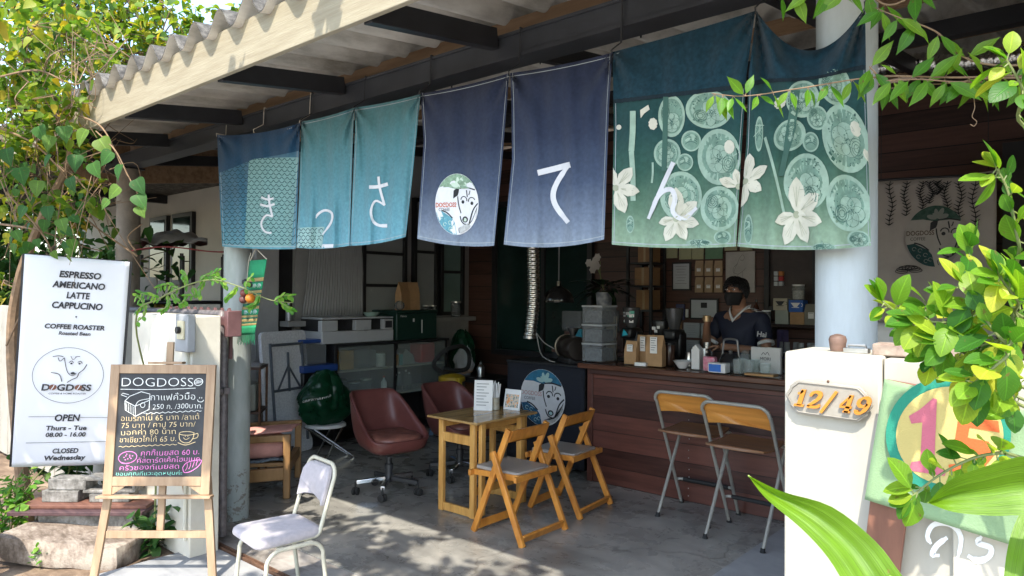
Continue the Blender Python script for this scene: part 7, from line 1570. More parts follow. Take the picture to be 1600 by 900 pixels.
G_ = lambda *q: [at(u, v, D=4.1) for u, v in q]
for pts, n in ((G_((212, 505), (226, 490), (222, 470), (212, 462)), 6), (G_((232, 480), (222, 478), (214, 486)), 4), (G_((250, 466), (236, 462), (218, 458)), 6), (G_((262, 460), (262, 476), (252, 486)), 6), (G_((268, 457), (280, 474), (290, 468)), 5), (G_((280, 452), (262, 444), (246, 450)), 6), (G_((292, 447), (290, 434), (286, 428)), 6), (G_((300, 446), (304, 460), (288, 462)), 4), (G_((312, 440), (322, 430), (345, 436), (352, 446)), 8), (G_((320, 438), (312, 452), (312, 462)), 5), (G_((372, 447), (362, 458), (352, 468)), 7), (G_((384, 452), (386, 440), (395, 430)), 3), (G_((405, 460), (400, 472), (390, 480)), 7), (G_((428, 470), (442, 462), (456, 462)), 6), (G_((440, 473), (450, 480), (456, 484)), 6), (G_((335, 440), (332, 428), (340, 424)), 4)): pinnate(pts, n, .038)
st.build('stems', m_gtwig, PB); lb.build('leaflets', lf_pin, PB, angle=180)
# indoor pot plant leaves
lb = MB()
for k in range(46):
    a = r.uniform(0, 6.28); d = Vector((math.cos(a), math.sin(a), r.uniform(-.3, .8))); p = Vector((px_, py_, 1.70))+d*.08; leaf(lb, p, d, Vector((0, 0, 1))-d*.4, r.uniform(.16, .3), r.uniform(.05, .11), LANCE if k % 2 else OVAL, TS8, .15, .5)
lb.build('leaves', leafmat('dark_house_leaf', [(0, (.008, .03, .015)), (1, (.025, .06, .025))], .3, .1), P_, angle=180)
lb = MB()
for k in range(9):
    c = Vector((px_-.06+r.gauss(0, .06), py_-.05, 2.02+r.gauss(0, .05)))
    for j in range(6): a = j*1.05; leaf(lb, c, Vector((math.cos(a), -.35, math.sin(a))), Vector((0, -1, .2)), .05, .045, OVAL, TS5, .2, .1)
lb.build('flowers', mat('cream_petals', (.5, .46, .42), .8), P_, angle=180)
s = MB()
for k in range(4): s.tube(curve3([(px_, py_, 1.68), (px_-.03, py_-.03, 1.86), (px_-.06+.03*k-.05, py_-.05, 2.02)], 5), .004, 5)
s.build('stems', m_gtwig, P_)
# round leaved citrus shrub in the right foreground
CS = thing('citrus_shrub', 'glossy round leaved shrub in the right foreground before the white wall', 'shrub', (.12, 1.5, -.035))
st = MB(); lb = MB(); lb.uv = {}; trk = Vector((.12, 1.5, 0))
P3 = curve3([trk-Vector((0, 0, .035)), (.10, 1.5, .6), (.14, 1.5, 1.2), (.12, 1.52, 1.9), (.14, 1.5, 2.3)], 6); st.tube(P3, [.022-.014*i/24 for i in range(25)], 8)
tws = [((1612, 610, 1.35), (1560, 582, 1.3), (1500, 548, 1.28), (1440, 516, 1.28), (1378, 470, 1.28)), ((1612, 640, 1.3), (1580, 615, 1.25), (1550, 600, 1.22), (1522, 604, 1.2)), ((1612, 540, 1.4), (1570, 490, 1.3), (1530, 445, 1.3), (1512, 385, 1.3)), ((1612, 720, 1.3), (1545, 710, 1.25), (1480, 735, 1.25), (1425, 775, 1.25)), ((1612, 440, 1.35), (1592, 380, 1.3), (1575, 300, 1.3), (1556, 262, 1.3)), ((1612, 580, 1.4), (1560, 505, 1.35), (1500, 474, 1.35), (1446, 478, 1.35)), ((1612, 200, 1.3), (1598, 140, 1.25), (1572, 92, 1.25)), ((1612, 630, 1.45), (1560, 600, 1.45), (1500, 570, 1.45), (1450, 556, 1.45)), ((1612, 470, 1.25), (1580, 520, 1.2), (1530, 540, 1.2), (1470, 530, 1.2)), ((1612, 530, 1.15), (1570, 560, 1.1), (1520, 600, 1.1)), ((1612, 420, 1.2), (1570, 450, 1.2), (1500, 500, 1.2), (1430, 500, 1.22)), ((1612, 500, 1.2), (1590, 470, 1.15), (1560, 430, 1.15)), ((1612, 560, 1.2), (1580, 545, 1.15), (1540, 500, 1.15), (1500, 440, 1.2))]
for tw_ in tws:
    pts = [at(u, v, D=d) for u, v, d in tw_]; P3 = curve3([Vector((.12, 1.51, min(2.2, max(.4, pts[0].z-.05))))]+pts, 7); st.tube(P3, [.0045-.003*i/(len(P3)-1) for i in range(len(P3))], 6)
    m_ = len(P3)-8; n_l = int(4+m_*.85)
    for k in range(n_l):
        f = 8+m_*(k+.3)/n_l; i = min(len(P3)-2, int(f)); p = P3[i].lerp(P3[i+1], f-int(f)); ax = (P3[i+1]-P3[i]).normalized()
        sg = 1 if k % 2 else -1; d = ax*.55+CU*sg*r.uniform(.3, .9)+CR*r.gauss(0, .3)-CF*r.uniform(-.3, .5); nn = -CF*.45+Vector((0, 0, .75))+CR*r.gauss(0, .45)
        sz = r.uniform(.030, .062); st.tube([p, p+d.normalized()*.012], .0014, 4); p = p+d.normalized()*.012
        leaf(lb, p, d, nn, sz, sz*.68, OVAL, TS8, r.uniform(.05, .3), r.uniform(0, .35))
        if r.random() < .35: leaf(lb, p-d.normalized()*.008, d, nn, sz*.4, sz*.3, OVAL, TS5, .2, 0)
    for k in range(3): d = (P3[-1]-P3[-3]).normalized()+rvec(r)*.4; leaf(lb, P3[-1], d, -CF*.5+Vector((0, 0, .7)), r.uniform(.035, .055), .032, OVAL, TS8, .2, .1)
st.build('stems', m_gtwig, CS); lb.build('leaves', lf_lime, CS, angle=180)
# pointed leaves of the climber hanging in from the top right
OV = thing('overhanging_climber', 'bright pointed leaves of a climber trailing in from the top right', 'climber', (.3, 1.75, -.035))
st = MB(); lb = MB(); lb.uv = {}
st.tube(curve3([(.3, 1.75, -.035), (.28, 1.78, 1.0), (.3, 1.8, 2.0), (.26, 1.85, 2.6), (.0, 1.9, 2.78)], 6), .012, 8)
def droop(tw_, n, szr, start=0.0, both=True, base=None):
    pts = [at(u, v, D=d) for u, v, d in tw_]; pts = ([Vector(base)] if base else [])+pts; P3 = curve3(pts, 9); st.tube(P3, [.0034-.0022*i/(len(P3)-1) for i in range(len(P3))], 6)
    m_ = len(P3)-1
    for k in range(n):
        f = m_*(start+(1-start)*(k+.5)/n); i = min(m_-1, int(f)); p = P3[i].lerp(P3[i+1], f-i)
        for sg in ((-1, 1) if both else (1,)):
            d = CR*sg*r.uniform(.15, .75)+Vector((0, 0, -r.uniform(.35, 1.0)))-CF*r.uniform(-.15, .35)
            if r.random() < .16: d.z = abs(d.z)*.7
            sz = r.uniform(*szr); nn = -CF*.75+Vector((0, 0, .5))+CR*r.gauss(0, .35)
            st.tube([p, p+d.normalized()*.008], .001, 4); leaf(lb, p+d.normalized()*.008, d, nn, sz, sz*.40, LANCE, TS8, r.uniform(.1, .35), r.uniform(-.05, .25))
top_ = (.0, 1.9, 2.78)
droop([(1615, 116, 1.9), (1500, 121, 1.92), (1372, 120, 1.95), (1250, 138, 1.98), (1165, 150, 2.0), (1112, 146, 2.0)], 17, (.05, .078), .2, base=(.3, 1.8, 2.05))
droop([(1558, 102, 1.9), (1460, 48, 1.9), (1409, 29, 1.9), (1367, 12, 1.9)], 6, (.06, .09), .1, base=(.3, 1.82, 2.1))
droop([(1430, -12, 1.9), (1340, -16, 1.92), (1270, -12, 1.95), (1212, -8, 1.98)], 9, (.06, .10), .1, base=top_)
droop([(1560, 122, 1.88), (1500, 128, 1.9), (1440, 124, 1.9), (1385, 126, 1.92)], 8, (.06, .095), .05, base=(.3, 1.8, 2.03))
droop([(1600, 132, 1.95), (1540, 128, 1.97), (1480, 130, 1.97), (1370, 140, 1.98)], 7, (.055, .085), .2, base=(.3, 1.8, 2.0))
droop([(1372, 120, 1.95), (1366, 112, 1.95), (1358, 104, 1.95)], 2, (.07, .09), .35)
P3 = curve3([at(1521, 150, D=1.9), at(1523, 168, D=1.9), at(1519, 182, D=1.9), at(1526, 190, D=1.9), at(1522, 197, D=1.9), at(1516, 194, D=1.9)], 7); st.tube(P3, .0011, 5)
st.build('stems', m_twig, OV); lb.build('leaves', lf_over, OV, angle=180)
# big strap leaves close to the viewer
BP = thing('broad_leaf_plant', 'broad yellow green blades rising at the bottom right corner', 'plant', (-.03, 1.02, -.035))
def blade(up_, lo_, ds, bow, n=24):
    U_ = smooth2([Vector((u, v)) for u, v in up_], n//(len(up_)-1)); L_ = smooth2([Vector((u, v)) for u, v in lo_], n//(len(lo_)-1)); k = min(len(U_), len(L_)); s = MB()
    def fn(a, b):
        i = min(k-1, int(round(b*(k-1)))); p = U_[i].lerp(L_[i], a); d = ds[0]+(ds[1]-ds[0])*b+bow*abs(a-.5)*-1+.0008*math.sin(a*60)*min(1, b*4)*(1-abs(a-.5))
        return at(p.x, p.y, D=d)
    s.grid(fn, 14, k-1, 0, True); return s
for i, (u_, l_, d_, bw_) in enumerate(([[(1169, 743), (1222, 768), (1300, 792), (1368, 846), (1410, 900), (1470, 980)], [(1169, 743), (1196, 778), (1252, 826), (1294, 872), (1330, 930), (1380, 1000)], (1.0, .86), .03], [[(1450, 786), (1482, 752), (1536, 730), (1610, 712), (1680, 730), (1740, 800)], [(1450, 786), (1490, 800), (1548, 806), (1610, 808), (1660, 840), (1700, 880)], (.92, .82), .03], [[(1640, 740), (1612, 770), (1585, 820), (1572, 870), (1568, 930), (1575, 980)], [(1640, 740), (1650, 790), (1650, 840), (1640, 890), (1630, 940), (1615, 990)], (.95, .86), -.03])):
    blade(u_, l_, d_, bw_).build('leaf_blade', lf_big, BP, angle=180)
    mid = [((Vector(a)+Vector(b))/2) for a, b in zip(u_, l_)]; P3 = curve3([at(q.x, q.y, D=d_[0]+(d_[1]-d_[0])*j/5+.003) for j, q in enumerate(mid)]+[Vector((-.03, 1.02, -.035)).lerp(at(mid[-1].x, mid[-1].y, D=d_[1]), .5), Vector((-.03+.02*i, 1.02, -.035))], 6)
    s = MB(); s.tube(P3, [.0012+.0045*j/(len(P3)-1) for j in range(len(P3))], 6); s.build('leaf_stalk', mat('pale_green_stalk', (.24, .36, .06), .4), BP)
# ------------------------------------------------------------------ the barista
def skin_mesh(J, E_, sub=2):
    "J: name -> (point, radius or (rx, ry)); E_: chains of names"
    names = list(J); idx = {n: i for i, n in enumerate(names)}; me = bpy.data.meshes.new('skin')
    ed = [(idx[a], idx[b]) for ch in E_ for a, b in zip(ch, ch[1:])]
    me.from_pydata([tuple(J[n][0]) for n in names], ed, [])
    o = bpy.data.objects.new('skin', me); COL.objects.link(o); m_ = o.modifiers.new('s', 'SKIN'); m_.use_smooth_shade = True
    for n in names:
        q = J[n][1]; q = q if isinstance(q, tuple) else (q, q); me.skin_vertices[0].data[idx[n]].radius = q; me.skin_vertices[0].data[idx[n]].use_root = (n == names[0])
    if sub: b = o.modifiers.new('u', 'SUBSURF'); b.levels = sub; b.render_levels = sub
    dg = bpy.context.evaluated_depsgraph_get(); dg.update(); out = bpy.data.meshes.new_from_object(o.evaluated_get(dg))
    vs = [v.co.copy() for v in out.vertices]; fs = [tuple(p.vertices) for p in out.polygons]
    bpy.data.objects.remove(o); bpy.data.meshes.remove(me); bpy.data.meshes.remove(out); return vs, fs
PB_ = Vector((-2.50, 5.98, 0)); PRZ = rad(-8)      # faces the counter (-y), turned a little to his right
PM = Matrix.Translation(PB_) @ Matrix.Rotation(PRZ, 4, 'Z') @ Matrix.Scale(1.045, 4)
V = Vector
m_skin = mat('brown_skin', (.30, .155, .095), .5, var=.08, sc=10)
# local frame: x to the viewer's right (his left), -y forward
J = {'pel': (V((0, .0, .93)), (.15, .11)), 'wst': (V((0, .0, 1.08)), (.135, .10)), 'chs': (V((0, -.015, 1.27)), (.155, .115)), 'shc': (V((0, -.01, 1.40)), (.12, .085)), 'nek': (V((0, -.03, 1.475)), .055), 'hdb': (V((0, -.065, 1.555)), (.068, .075)), 'hdm': (V((-.005, -.085, 1.625)), (.076, .092)), 'hdt': (V((-.005, -.075, 1.69)), (.066, .08)),
     'lsh': (V((.185, -.01, 1.385)), .058), 'lel': (V((.27, -.07, 1.13)), .043), 'lwr': (V((.06, -.29, 1.17)), .029), 'lhd': (V((.0, -.33, 1.175)), (.034, .02)),
     'rsh': (V((-.185, -.01, 1.385)), .058), 'rel': (V((-.27, -.10, 1.15)), .043), 'rwr': (V((-.16, -.27, 1.33)), .029), 'rhd': (V((-.12, -.31, 1.385)), (.034, .022)),
     'lhp': (V((.085, 0, .88)), .085), 'lkn': (V((.10, -.02, .50)), .06), 'lan': (V((.11, .02, .09)), .042), 'lto': (V((.13, -.12, .04)), (.04, .03)),
     'rhp': (V((-.085, 0, .88)), .085), 'rkn': (V((-.10, -.02, .50)), .06), 'ran': (V((-.11, .02, .09)), .042), 'rto': (V((-.13, -.12, .04)), (.04, .03))}
ch = [['pel', 'wst', 'chs', 'shc', 'nek', 'hdb', 'hdm', 'hdt'], ['shc', 'lsh', 'lel', 'lwr', 'lhd'], ['shc', 'rsh', 'rel', 'rwr', 'rhd'], ['pel', 'lhp', 'lkn', 'lan', 'lto'], ['pel', 'rhp', 'rkn', 'ran', 'rto']]
s = MB(PM); vs, fs = skin_mesh(J, ch); s.add(vs, fs)
# fingers, rooted in the palms
def finger(base, pts, r0):
    JJ = {}; nm_ = []
    for i, p in enumerate([base]+pts): JJ['f%d' % i] = (p, r0*(1-.11*i)); nm_.append('f%d' % i)
    vs, fs = skin_mesh(JJ, [nm_], 2); s.add(vs, fs)
for hand, (c, fw, up, sd) in {'r': (V((-.12, -.31, 1.385)), V((.55, -.6, .45)).normalized(), V((-.2, .45, .85)), V((.8, .5, -.2)).normalized()), 'l': (V((.0, -.33, 1.175)), V((-.8, -.55, .05)).normalized(), V((0, .1, 1)), V((.5, -.8, 0)).normalized()*-1)}.items():
    dn = fw.cross(sd).normalized(); dn = dn if dn.z < 0 else -dn
    for k, (off, ln) in enumerate(((-.027, .072), (-.009, .08), (.009, .075), (.026, .06))):
        b0 = c+sd*off; finger(b0, [b0+fw*.045, b0+fw*(.045+ln*.42)+dn*.012, b0+fw*(.045+ln*.62)+dn*.034, b0+fw*(.045+ln*.55)+dn*.055], .0095)
    b0 = c-sd*.022+fw*.0; finger(b0, [b0-sd*.02+fw*.018+dn*.01, b0-sd*.02+fw*.045+dn*.03, b0-sd*.008+fw*.058+dn*.045], .0105)
# nose and ears
hc = V((-.005, -.085, 1.62)); s.M = PM
s.ball(hc+V((0, -.098, .0)), (.014, .018, .02), 10)
for sg in (-1, 1): s.ball(hc+V((sg*.08, .012, -.005)), (.012, .022, .032), 10)
PE = s.build('person', m_skin, None, origin=tuple(PB_), angle=180)
tag(PE, 'barista in a navy football shirt and black face mask working behind the counter', 'person')
# eyes, brows
for sg in (-1, 1):
    s = MB(PM); s.ball(hc+V((sg*.032, -.085, .012)), (.013, .008, .007), 10); e_ = s.build('eye', mat('eye_white', (.6, .58, .55), .3), PE)
    s = MB(PM); s.ball(hc+V((sg*.032, -.0915, .011)), (.006, .003, .006), 8); s.build('iris', m_ink, e_)
    s = MB(PM); s.tube([hc+V((sg*.014, -.09, .034)), hc+V((sg*.034, -.09, .04)), hc+V((sg*.054, -.078, .034))], .005, 6); s.build('eyebrow', m_ink, PE)
# mask
s = MB(PM)
s.grid(lambda a, b: hc+V(((a-.5)*.162*(1-.42*b*b)*1.0, -.112+.085*(2*(a-.5))**2*1.0-.022*math.sin(math.pi*b)*(1-(2*(a-.5))**2), -.012-.105*b)), 16, 10)
mk = s.build('face_mask', mat('black_mask_cloth', (.012, .012, .013), .8), PE, solid=.003)
for sg in (-1, 1): s = MB(PM); s.tube([hc+V((sg*.078, -.03, -.02)), hc+V((sg*.083, .02, .01)), hc+V((sg*.082, .03, -.02)), hc+V((sg*.07, -.03, -.07))], .002, 5); s.build('ear_loop', m_ink, mk)
# hair: a cap with a tousled fringe and many strands
m_hair = mat('black_hair', (.009, .008, .008), .45, var=.3, sc=50, bump=.5, bsc=200)
s = MB(PM); rh = random.Random(2)
def hp(a, b):
    th = a*2*math.pi; front = max(0, -math.sin(th)); lim = 2.05-.84*front-.0*a; ph = b*lim
    x = math.cos(th)*math.sin(ph)*.092; y = math.sin(th)*math.sin(ph)*.108; z = math.cos(ph)*.105
    k = 1+.07*noise.noise(V((x*30, y*30, z*30)))+.03*noise.noise(V((x*90, y*90, z*60)))
    return hc+V((x*k, .012+y*k, .015+z*k))
s.grid(hp, 48, 18)
for _ in range(420):
    a = rh.random(); b = rh.uniform(.25, 1.06); p = hp(a, b); q = hp(a+rh.gauss(0, .03), min(1.12, b+.22)); o_ = (p-hc).normalized(); s.tube([p, p.lerp(q, .5)+o_*.012, q+o_*.006+V((0, 0, -.006))], [.004, .0032, .001], 4, caps=False)
s.build('hair', m_hair, PE, angle=180)
# shirt (torso with short sleeves)
inf = lambda k, d: {n: (J[n][0], tuple(q+d for q in (J[n][1] if isinstance(J[n][1], tuple) else (J[n][1], J[n][1])))) for n in k}
K = inf(['pel', 'wst', 'chs', 'shc', 'lsh', 'rsh'], .016)
K['pel'] = (V((0, 0, .90)), (.165, .13)); K['lse'] = (V((.245, -.052, 1.205)), .068); K['rse'] = (V((-.245, -.07, 1.215)), .068); K['col'] = (V((0, -.02, 1.445)), .07)
s = MB(PM); vs, fs = skin_mesh(K, [['pel', 'wst', 'chs', 'shc', 'col'], ['shc', 'lsh', 'lse'], ['shc', 'rsh', 'rse']]); s.add(vs, fs)
m_shirt = mat('navy_jersey', (.010, .014, .034), .75, var=.15, sc=12, bump=.3, bsc=40)
sh_ = s.build('shirt', m_shirt, PE, angle=180)
m_wt = mat('white_jersey_trim', (.62, .62, .62), .75)
s = MB(PM)
for pts in ([(-.078, .0, 1.478), (-.07, -.07, 1.46), (-.035, -.118, 1.41), (0, -.138, 1.365)], [(.078, .0, 1.478), (.07, -.07, 1.46), (.035, -.118, 1.41), (0, -.138, 1.365)]):
    P3 = curve3(pts, 5); s.add([q+d for q in P3 for d in (V((0, -.008, 0)), V((0, .012, .03)))], [(2*i, 2*i+2, 2*i+3, 2*i+1) for i in range(len(P3)-1)])
s.build('collar', m_wt, sh_, solid=.006)
for sg in (-1, 1):
    c0 = V((sg*.247, -.052 if sg > 0 else -.07, 1.2)); ax = (J['lel' if sg > 0 else 'rel'][0]-J['lsh' if sg > 0 else 'rsh'][0]).normalized()
    s = MB(PM); s.tube([c0-ax*.012, c0+ax*.014], .064, 18, caps=False); s.build('sleeve_band', m_wt, sh_, solid=.004)
s = MB(PM)
for k in range(3): s.add([V((sg_*(.10+.035*k), -.03-.0*k, 1.478-.012*k)) + V((dx, dy, .0)) for sg_ in (1,) for dx, dy in ((0, -.05), (.022, -.05), (.022, .03), (0, .03))], [(0, 1, 2, 3)])
s.build('shoulder_stripes', m_wt, sh_, solid=.004)
# lettering on the sleeve facing the viewer
c0 = PM @ V((.21, -.112, 1.27)); fm = frame(c0, CR, V((0, 0, 1))); fm = fm @ Matrix.Translation((0, 0, .03))
s = MB(); s.text(flat(fm), 'Hai', .02, -.015, .06, 0, 0, bold=.02, rot=-.12); s.build('sleeve_lettering', m_wt, sh_, smooth=False)
# trousers and shoes
K = {n: (J[n][0], J[n][1]) for n in ('lhp', 'rhp')}
K2 = {'pel': (V((0, 0, .93)), (.158, .12)), 'lhp': (J['lhp'][0], .1), 'lkn': (J['lkn'][0], .078), 'lan': (V((.11, .02, .10)), .066), 'rhp': (J['rhp'][0], .1), 'rkn': (J['rkn'][0], .078), 'ran': (V((-.11, .02, .10)), .066)}
s = MB(PM); vs, fs = skin_mesh(K2, [['pel', 'lhp', 'lkn', 'lan'], ['pel', 'rhp', 'rkn', 'ran']]); s.add(vs, fs); s.build('trousers', mat('dark_trousers', (.02, .02, .024), .85), PE, angle=180)
for sg in (-1, 1):
    s = MB(PM); s.grid(lambda a, b: V((sg*.125+.052*math.cos(2*math.pi*a)*(1-.75*b**3), -.06+.135*math.sin(2*math.pi*a)*(1-.75*b**3), .002+.10*b)), 20, 8); s.build('shoe', m_rubber, PE)
# the small pot held up in his right hand
q = PM @ V((-.075, -.395, 1.40)); s = MB(); s.lathe([(.024, -.03), (.03, -.028), (.034, .02), (.030, .02), (.026, -.02), (1e-4, -.022)], (q.x, q.y, q.z), 18); hb = s.build('portafilter', mat('worn_brass', (.5, .36, .2), .3, .7)); tag(hb, 'small brass coloured cup held up in the barista\'s raised hand', 'cup')
q = PM @ V((-.085, -.375, 1.165)); s = MB(); s.lathe([(.025, -.05), (.03, -.045), (.03, .04), (.026, .04), (1e-4, -.04)], (q.x, q.y, q.z), 16); tag(s.build('steel_cup', m_steel), 'small steel cup held in the barista\'s lower hand', 'cup')
# ------------------------------------------------------------------ right-hand wall: number plate, cloth, odds and ends
HP = thing('house_number_plaque', 'pale scalloped plaque with orange numerals 12/49 on the white gate pillar', 'plaque', tuple(at(1294, 625, Y=1.99)))
a = at(1228, 600, Y=1.985); b = at(1362, 655, Y=1.985); c1 = at(1362, 606, Y=1.985)
o = at(1228, 590, Y=1.99); e = at(1360, 603, Y=1.99); u_ = at(1228, 645, Y=1.99)
HM = frame(o, e-o, o-u_) ; HM = frame(at(1294, 625, Y=1.988), (1, 0, -.03), (0, 0, 1)); W2, H2 = .112, .046
pl = [(-W2+.012, .02), (-W2+.012, .026), (-W2+.02, .034), (-W2+.028, H2-.004), (-W2+.034, H2), (W2-.034, H2), (W2-.028, H2-.004), (W2-.02, .034), (W2-.012, .026), (W2-.012, .02), (W2, 0), (W2-.012, -.02), (W2-.012, -.026), (W2-.02, -.034), (W2-.028, -H2+.004), (W2-.034, -H2), (-W2+.034, -H2), (-W2+.028, -H2+.004), (-W2+.02, -.034), (-W2+.012, -.026), (-W2+.012, -.02), (-W2, 0)]
m_plq = mat('weathered_grey_beige_plastic', (.30, .275, .23), .4, var=.18, sc=12, bump=.1)
s = MB(HM); s.prism(pl, -.0, .009); s.build('plate', m_plq, HP, bevel=.003)
s = MB(HM); s.ribbon(lambda x, y, l=0: Vector((x, y, .0092+l)), [(x*.93, y*.88) for x, y in pl], .003, .0012, 0, closed=True); s.build('rim', m_plq, HP, solid=.003)
s = MB(HM)
def num(pts, wd, dx, sub=4):
    k = .047; sl = .28
    s.ribbon(lambda x, y, l=0: Vector((dx+(x+sl*y)*k, -.0245+y*k, .0155+l)), pts, wd, 0, 0, sub=sub)
num([(.0, .74), (.14, .80), (.24, .95)], .14, -.083); num([(.25, 1.0), (.25, .06)], .25, -.083, 1); num([(-.02, .06), (.52, .06)], .13, -.083, 1)
num([(.02, .66), (.08, .86), (.28, .95), (.5, .86), (.52, .66), (.36, .42), (.1, .16), (.05, .08)], [.14, .18, .16, .2, .24, .2, .16, .12], -.050); num([(.0, .07), (.40, .07), (.60, .14), (.62, .26)], [.16, .16, .18, .1], -.050)
num([(-.1, -.2), (.36, 1.1)], .17, -.006, 1)
num([(.42, .0), (.42, 1.0)], .22, .030, 1); num([(.40, .96), (.02, .38), (.02, .30), (.62, .30)], .12, .030, 1); num([(.24, .045), (.62, .045)], .11, .030, 1)
num([(.50, .62), (.30, .44), (.08, .52), (.04, .74), (.22, .94), (.46, .9), (.54, .66), (.46, .3), (.26, .06), (.06, .10), (.04, .22)], [.12, .14, .18, .2, .14, .2, .23, .22, .16, .18, .22], .070)
s.build('numerals', mat('orange_numerals', (.52, .2, .02), .4, var=.06), HP, solid=.007, smooth=False)
s = MB(HM)
s.ball((-.0, H2+.004, .006), (.004, .004, .004), 8); s.build('screw', m_rust, HP)
# things lying on top of the wall
s = MB(Matrix.Translation((-.60, 2.1, 1.498))); s.lathe([(.018, 0), (.02, .004), (.022, .02), (.024, .032), (.02, .042), (.008, .047), (1e-4, .048)], (0, 0, 0), 18); tag(s.build('turned_finial', wood('old_turned_wood', (.12, .07, .05), (.25, .15, .11), .6)), 'turned brown wooden finial standing on the white wall top', 'finial')
s = MB(Matrix.Translation((-.545, 2.08, 1.498))); s.box((0, 0, .006), (.062, .03, .012)); s.tube([(-.022, 0, .013), (-.022, 0, .02), (.022, 0, .02), (.022, 0, .013)], .004, 8); tag(s.build('metal_latch', m_steel, bevel=.002), 'small steel latch lying beside the wooden finial on the wall', 'latch')
s = MB(Matrix.Translation((-.405, 2.09, 1.493)) @ Matrix.Rotation(.06, 4, 'Z'))
s.grid(lambda a, b: (-.10+.2*a, -.05+.1*b, .0), 1, 1)
vs = []; fs = []; n_ = 12
rk = random.Random(5)
s = MB(Matrix.Translation((-.40, 2.09, 1.494)) @ Matrix.Rotation(.06, 4, 'Z')); s.box((0, 0, .017), (.2, .09, .032)); br = s.build('brick', mat('worn_brown_brick', (.2, .13, .1), .9, 0, 0, 22, .6, 60, .2, (.42, .35, .28)), bevel=.004); tag(br, 'worn brown brick lying flat on top of the white wall', 'brick')
# brown board and the green cloth with 15
pa, pb = at(1385, 592, Y=1.975), at(1347, 900, Y=1.975); dn = (pa-pb).normalized(); bl = (pa-pb).length
s = MB(frame(pa, Vector((dn.z, 0, -dn.x)), dn))
s.bx(0, .085, -bl-.5, 0, .0, .014); tag(s.build('wooden_plank', wood('red_brown_plank', (.13, .05, .03), (.25, .11, .065), .6, (9, 9, 1.2), 2), bevel=.002), 'leaning red brown plank behind the green number cloth', 'plank')
cq = [(1382, 592), (1640, 650), (1640, 870), (1351, 780)]
def cm(x, y, l=0):
    u = (cq[0][0]*(1-x)+cq[1][0]*x)*(1-y)+(cq[3][0]*(1-x)+cq[2][0]*x)*y; v = (cq[0][1]*(1-x)+cq[1][1]*x)*(1-y)+(cq[3][1]*(1-x)+cq[2][1]*x)*y
    yy = 1.94-.004*math.sin(x*9+y*3)-.003*math.sin(y*8-x*4)-.012*y*0
    return at(u, v, Y=yy-l)
N_ = thing('number_cloth', 'pale green quilted cloth with a round yellow 15 emblem on the white wall', 'cloth', tuple(at(1500, 780, Y=1.94)))
m_mint = mat('mint_green_cotton', (.22, .33, .175), .9, var=.06, sc=8, bump=.3, bsc=250)
s = MB(); s.grid(cm, 30, 24); s.build('backing_cloth', m_mint, N_, solid=.003)
# emblem drawn in pixel-sized units on the cloth: u, v on its plane
def cp(u, v, l=0):
    yy = 1.929-l; return at(u, v, Y=yy)
s = MB(); s.fill(cp, ell2(1482, 680, 98, 92, 48), .0012, 0, 3); s.build('ring', mat('teal_cotton', (.02, .23, .15), .9, var=.05, bump=.3, bsc=250), N_)
s = MB(); s.fill(cp, ell2(1484, 681, 84, 77, 44), .0024, 0, 3); s.build('disc', mat('soft_yellow_cotton', (.52, .42, .15), .9, var=.04, bump=.3, bsc=250), N_)
s = MB(); s.poly(cp, [(1437, 640), (1458, 622), (1464, 624), (1460, 720), (1478, 738), (1476, 744), (1420, 735), (1424, 722), (1438, 720), (1441, 660), (1424, 662), (1420, 650)], .0036); s.build('figure_one', mat('rose_pink_cotton', (.5, .13, .18), .9, var=.06, bump=.3, bsc=250), N_)
s = MB(); s.poly(cp, [(1498, 650), (1560, 658), (1562, 676), (1515, 668), (1512, 684), (1545, 690), (1553, 712), (1530, 740), (1484, 742), (1482, 726), (1520, 722), (1528, 708), (1490, 700)], .0036); s.build('figure_five', mat('bright_orange_cotton', (.6, .12, .03), .9, var=.06, bump=.3, bsc=250), N_)
# ------------------------------------------------------------------ grey dog cloth and things further in on the right
p = at(1366, 283, Y=6.2); q = at(1557, 274, Y=6.2); zb = at(1366, 527, Y=6.2).z
GC = thing('hanging_cloth', 'grey cloth printed with the dog emblem and hanging vines, behind the right post', 'cloth', ((p.x+q.x)/2, 6.2, zb))
s = MB(); s.grid(lambda a, b: (p.x+(q.x-p.x)*a, 6.2-.012*math.sin(a*15)*b-.006*math.sin(b*7+a*4), p.z-.02*math.sin(math.pi*a)*(1-b)-(p.z-zb)*b), 30, 24); gc = s.build('sheet', mat('unbleached_grey_cotton', (.38, .35, .32), .9, var=.06, bump=.3, bsc=250), GC, solid=.003)
mpg = lambda x, y, l=0: Vector((x, 6.178-l, y))
def g_(u, v): w_ = at(u, v, Y=6.178); return (w_.x, w_.z)
s = MB(); cx, cz = g_(1461, 369); emblem(s, mpg, cx, cz, .20, .235, .0015); s.build('dog_emblem', [mat('grey_cotton_print', (.36, .34, .31), .9), m_nk, mat('dark_green_leaf_print', (.02, .06, .045), .85, 0, 0, 25, 0, 80, .3, (.07, .12, .1)), mat('dark_dotted_print', (.012, .05, .05), .85, var=.3, sc=60), mat('mid_grey_print', (.2, .22, .2), .9), mat('soft_grey_print', (.28, .27, .25), .9), mat('brown_outline_print', (.1, .07, .05), .9)], gc, smooth=False)
s = MB(); rv = random.Random(8)
for u, ln in ((1392, 62), (1415, 48), (1440, 38), (1455, 30), (1467, 18), (1478, 42), (1500, 48), (1522, 60)):
    x, z = g_(u, 283); L2 = ln*6.2/1105*1.0
    pts = [(x+.012*math.sin(i*.8+u), z-L2*i/10) for i in range(11)]; s.ribbon(mpg, pts, .006)
    for i in range(1, 11):
        for sg in (-1, 1): P0 = pts[i]; s.ribbon(mpg, [P0, (P0[0]+sg*.03, P0[1]+.02)], [.010, .003], .002)
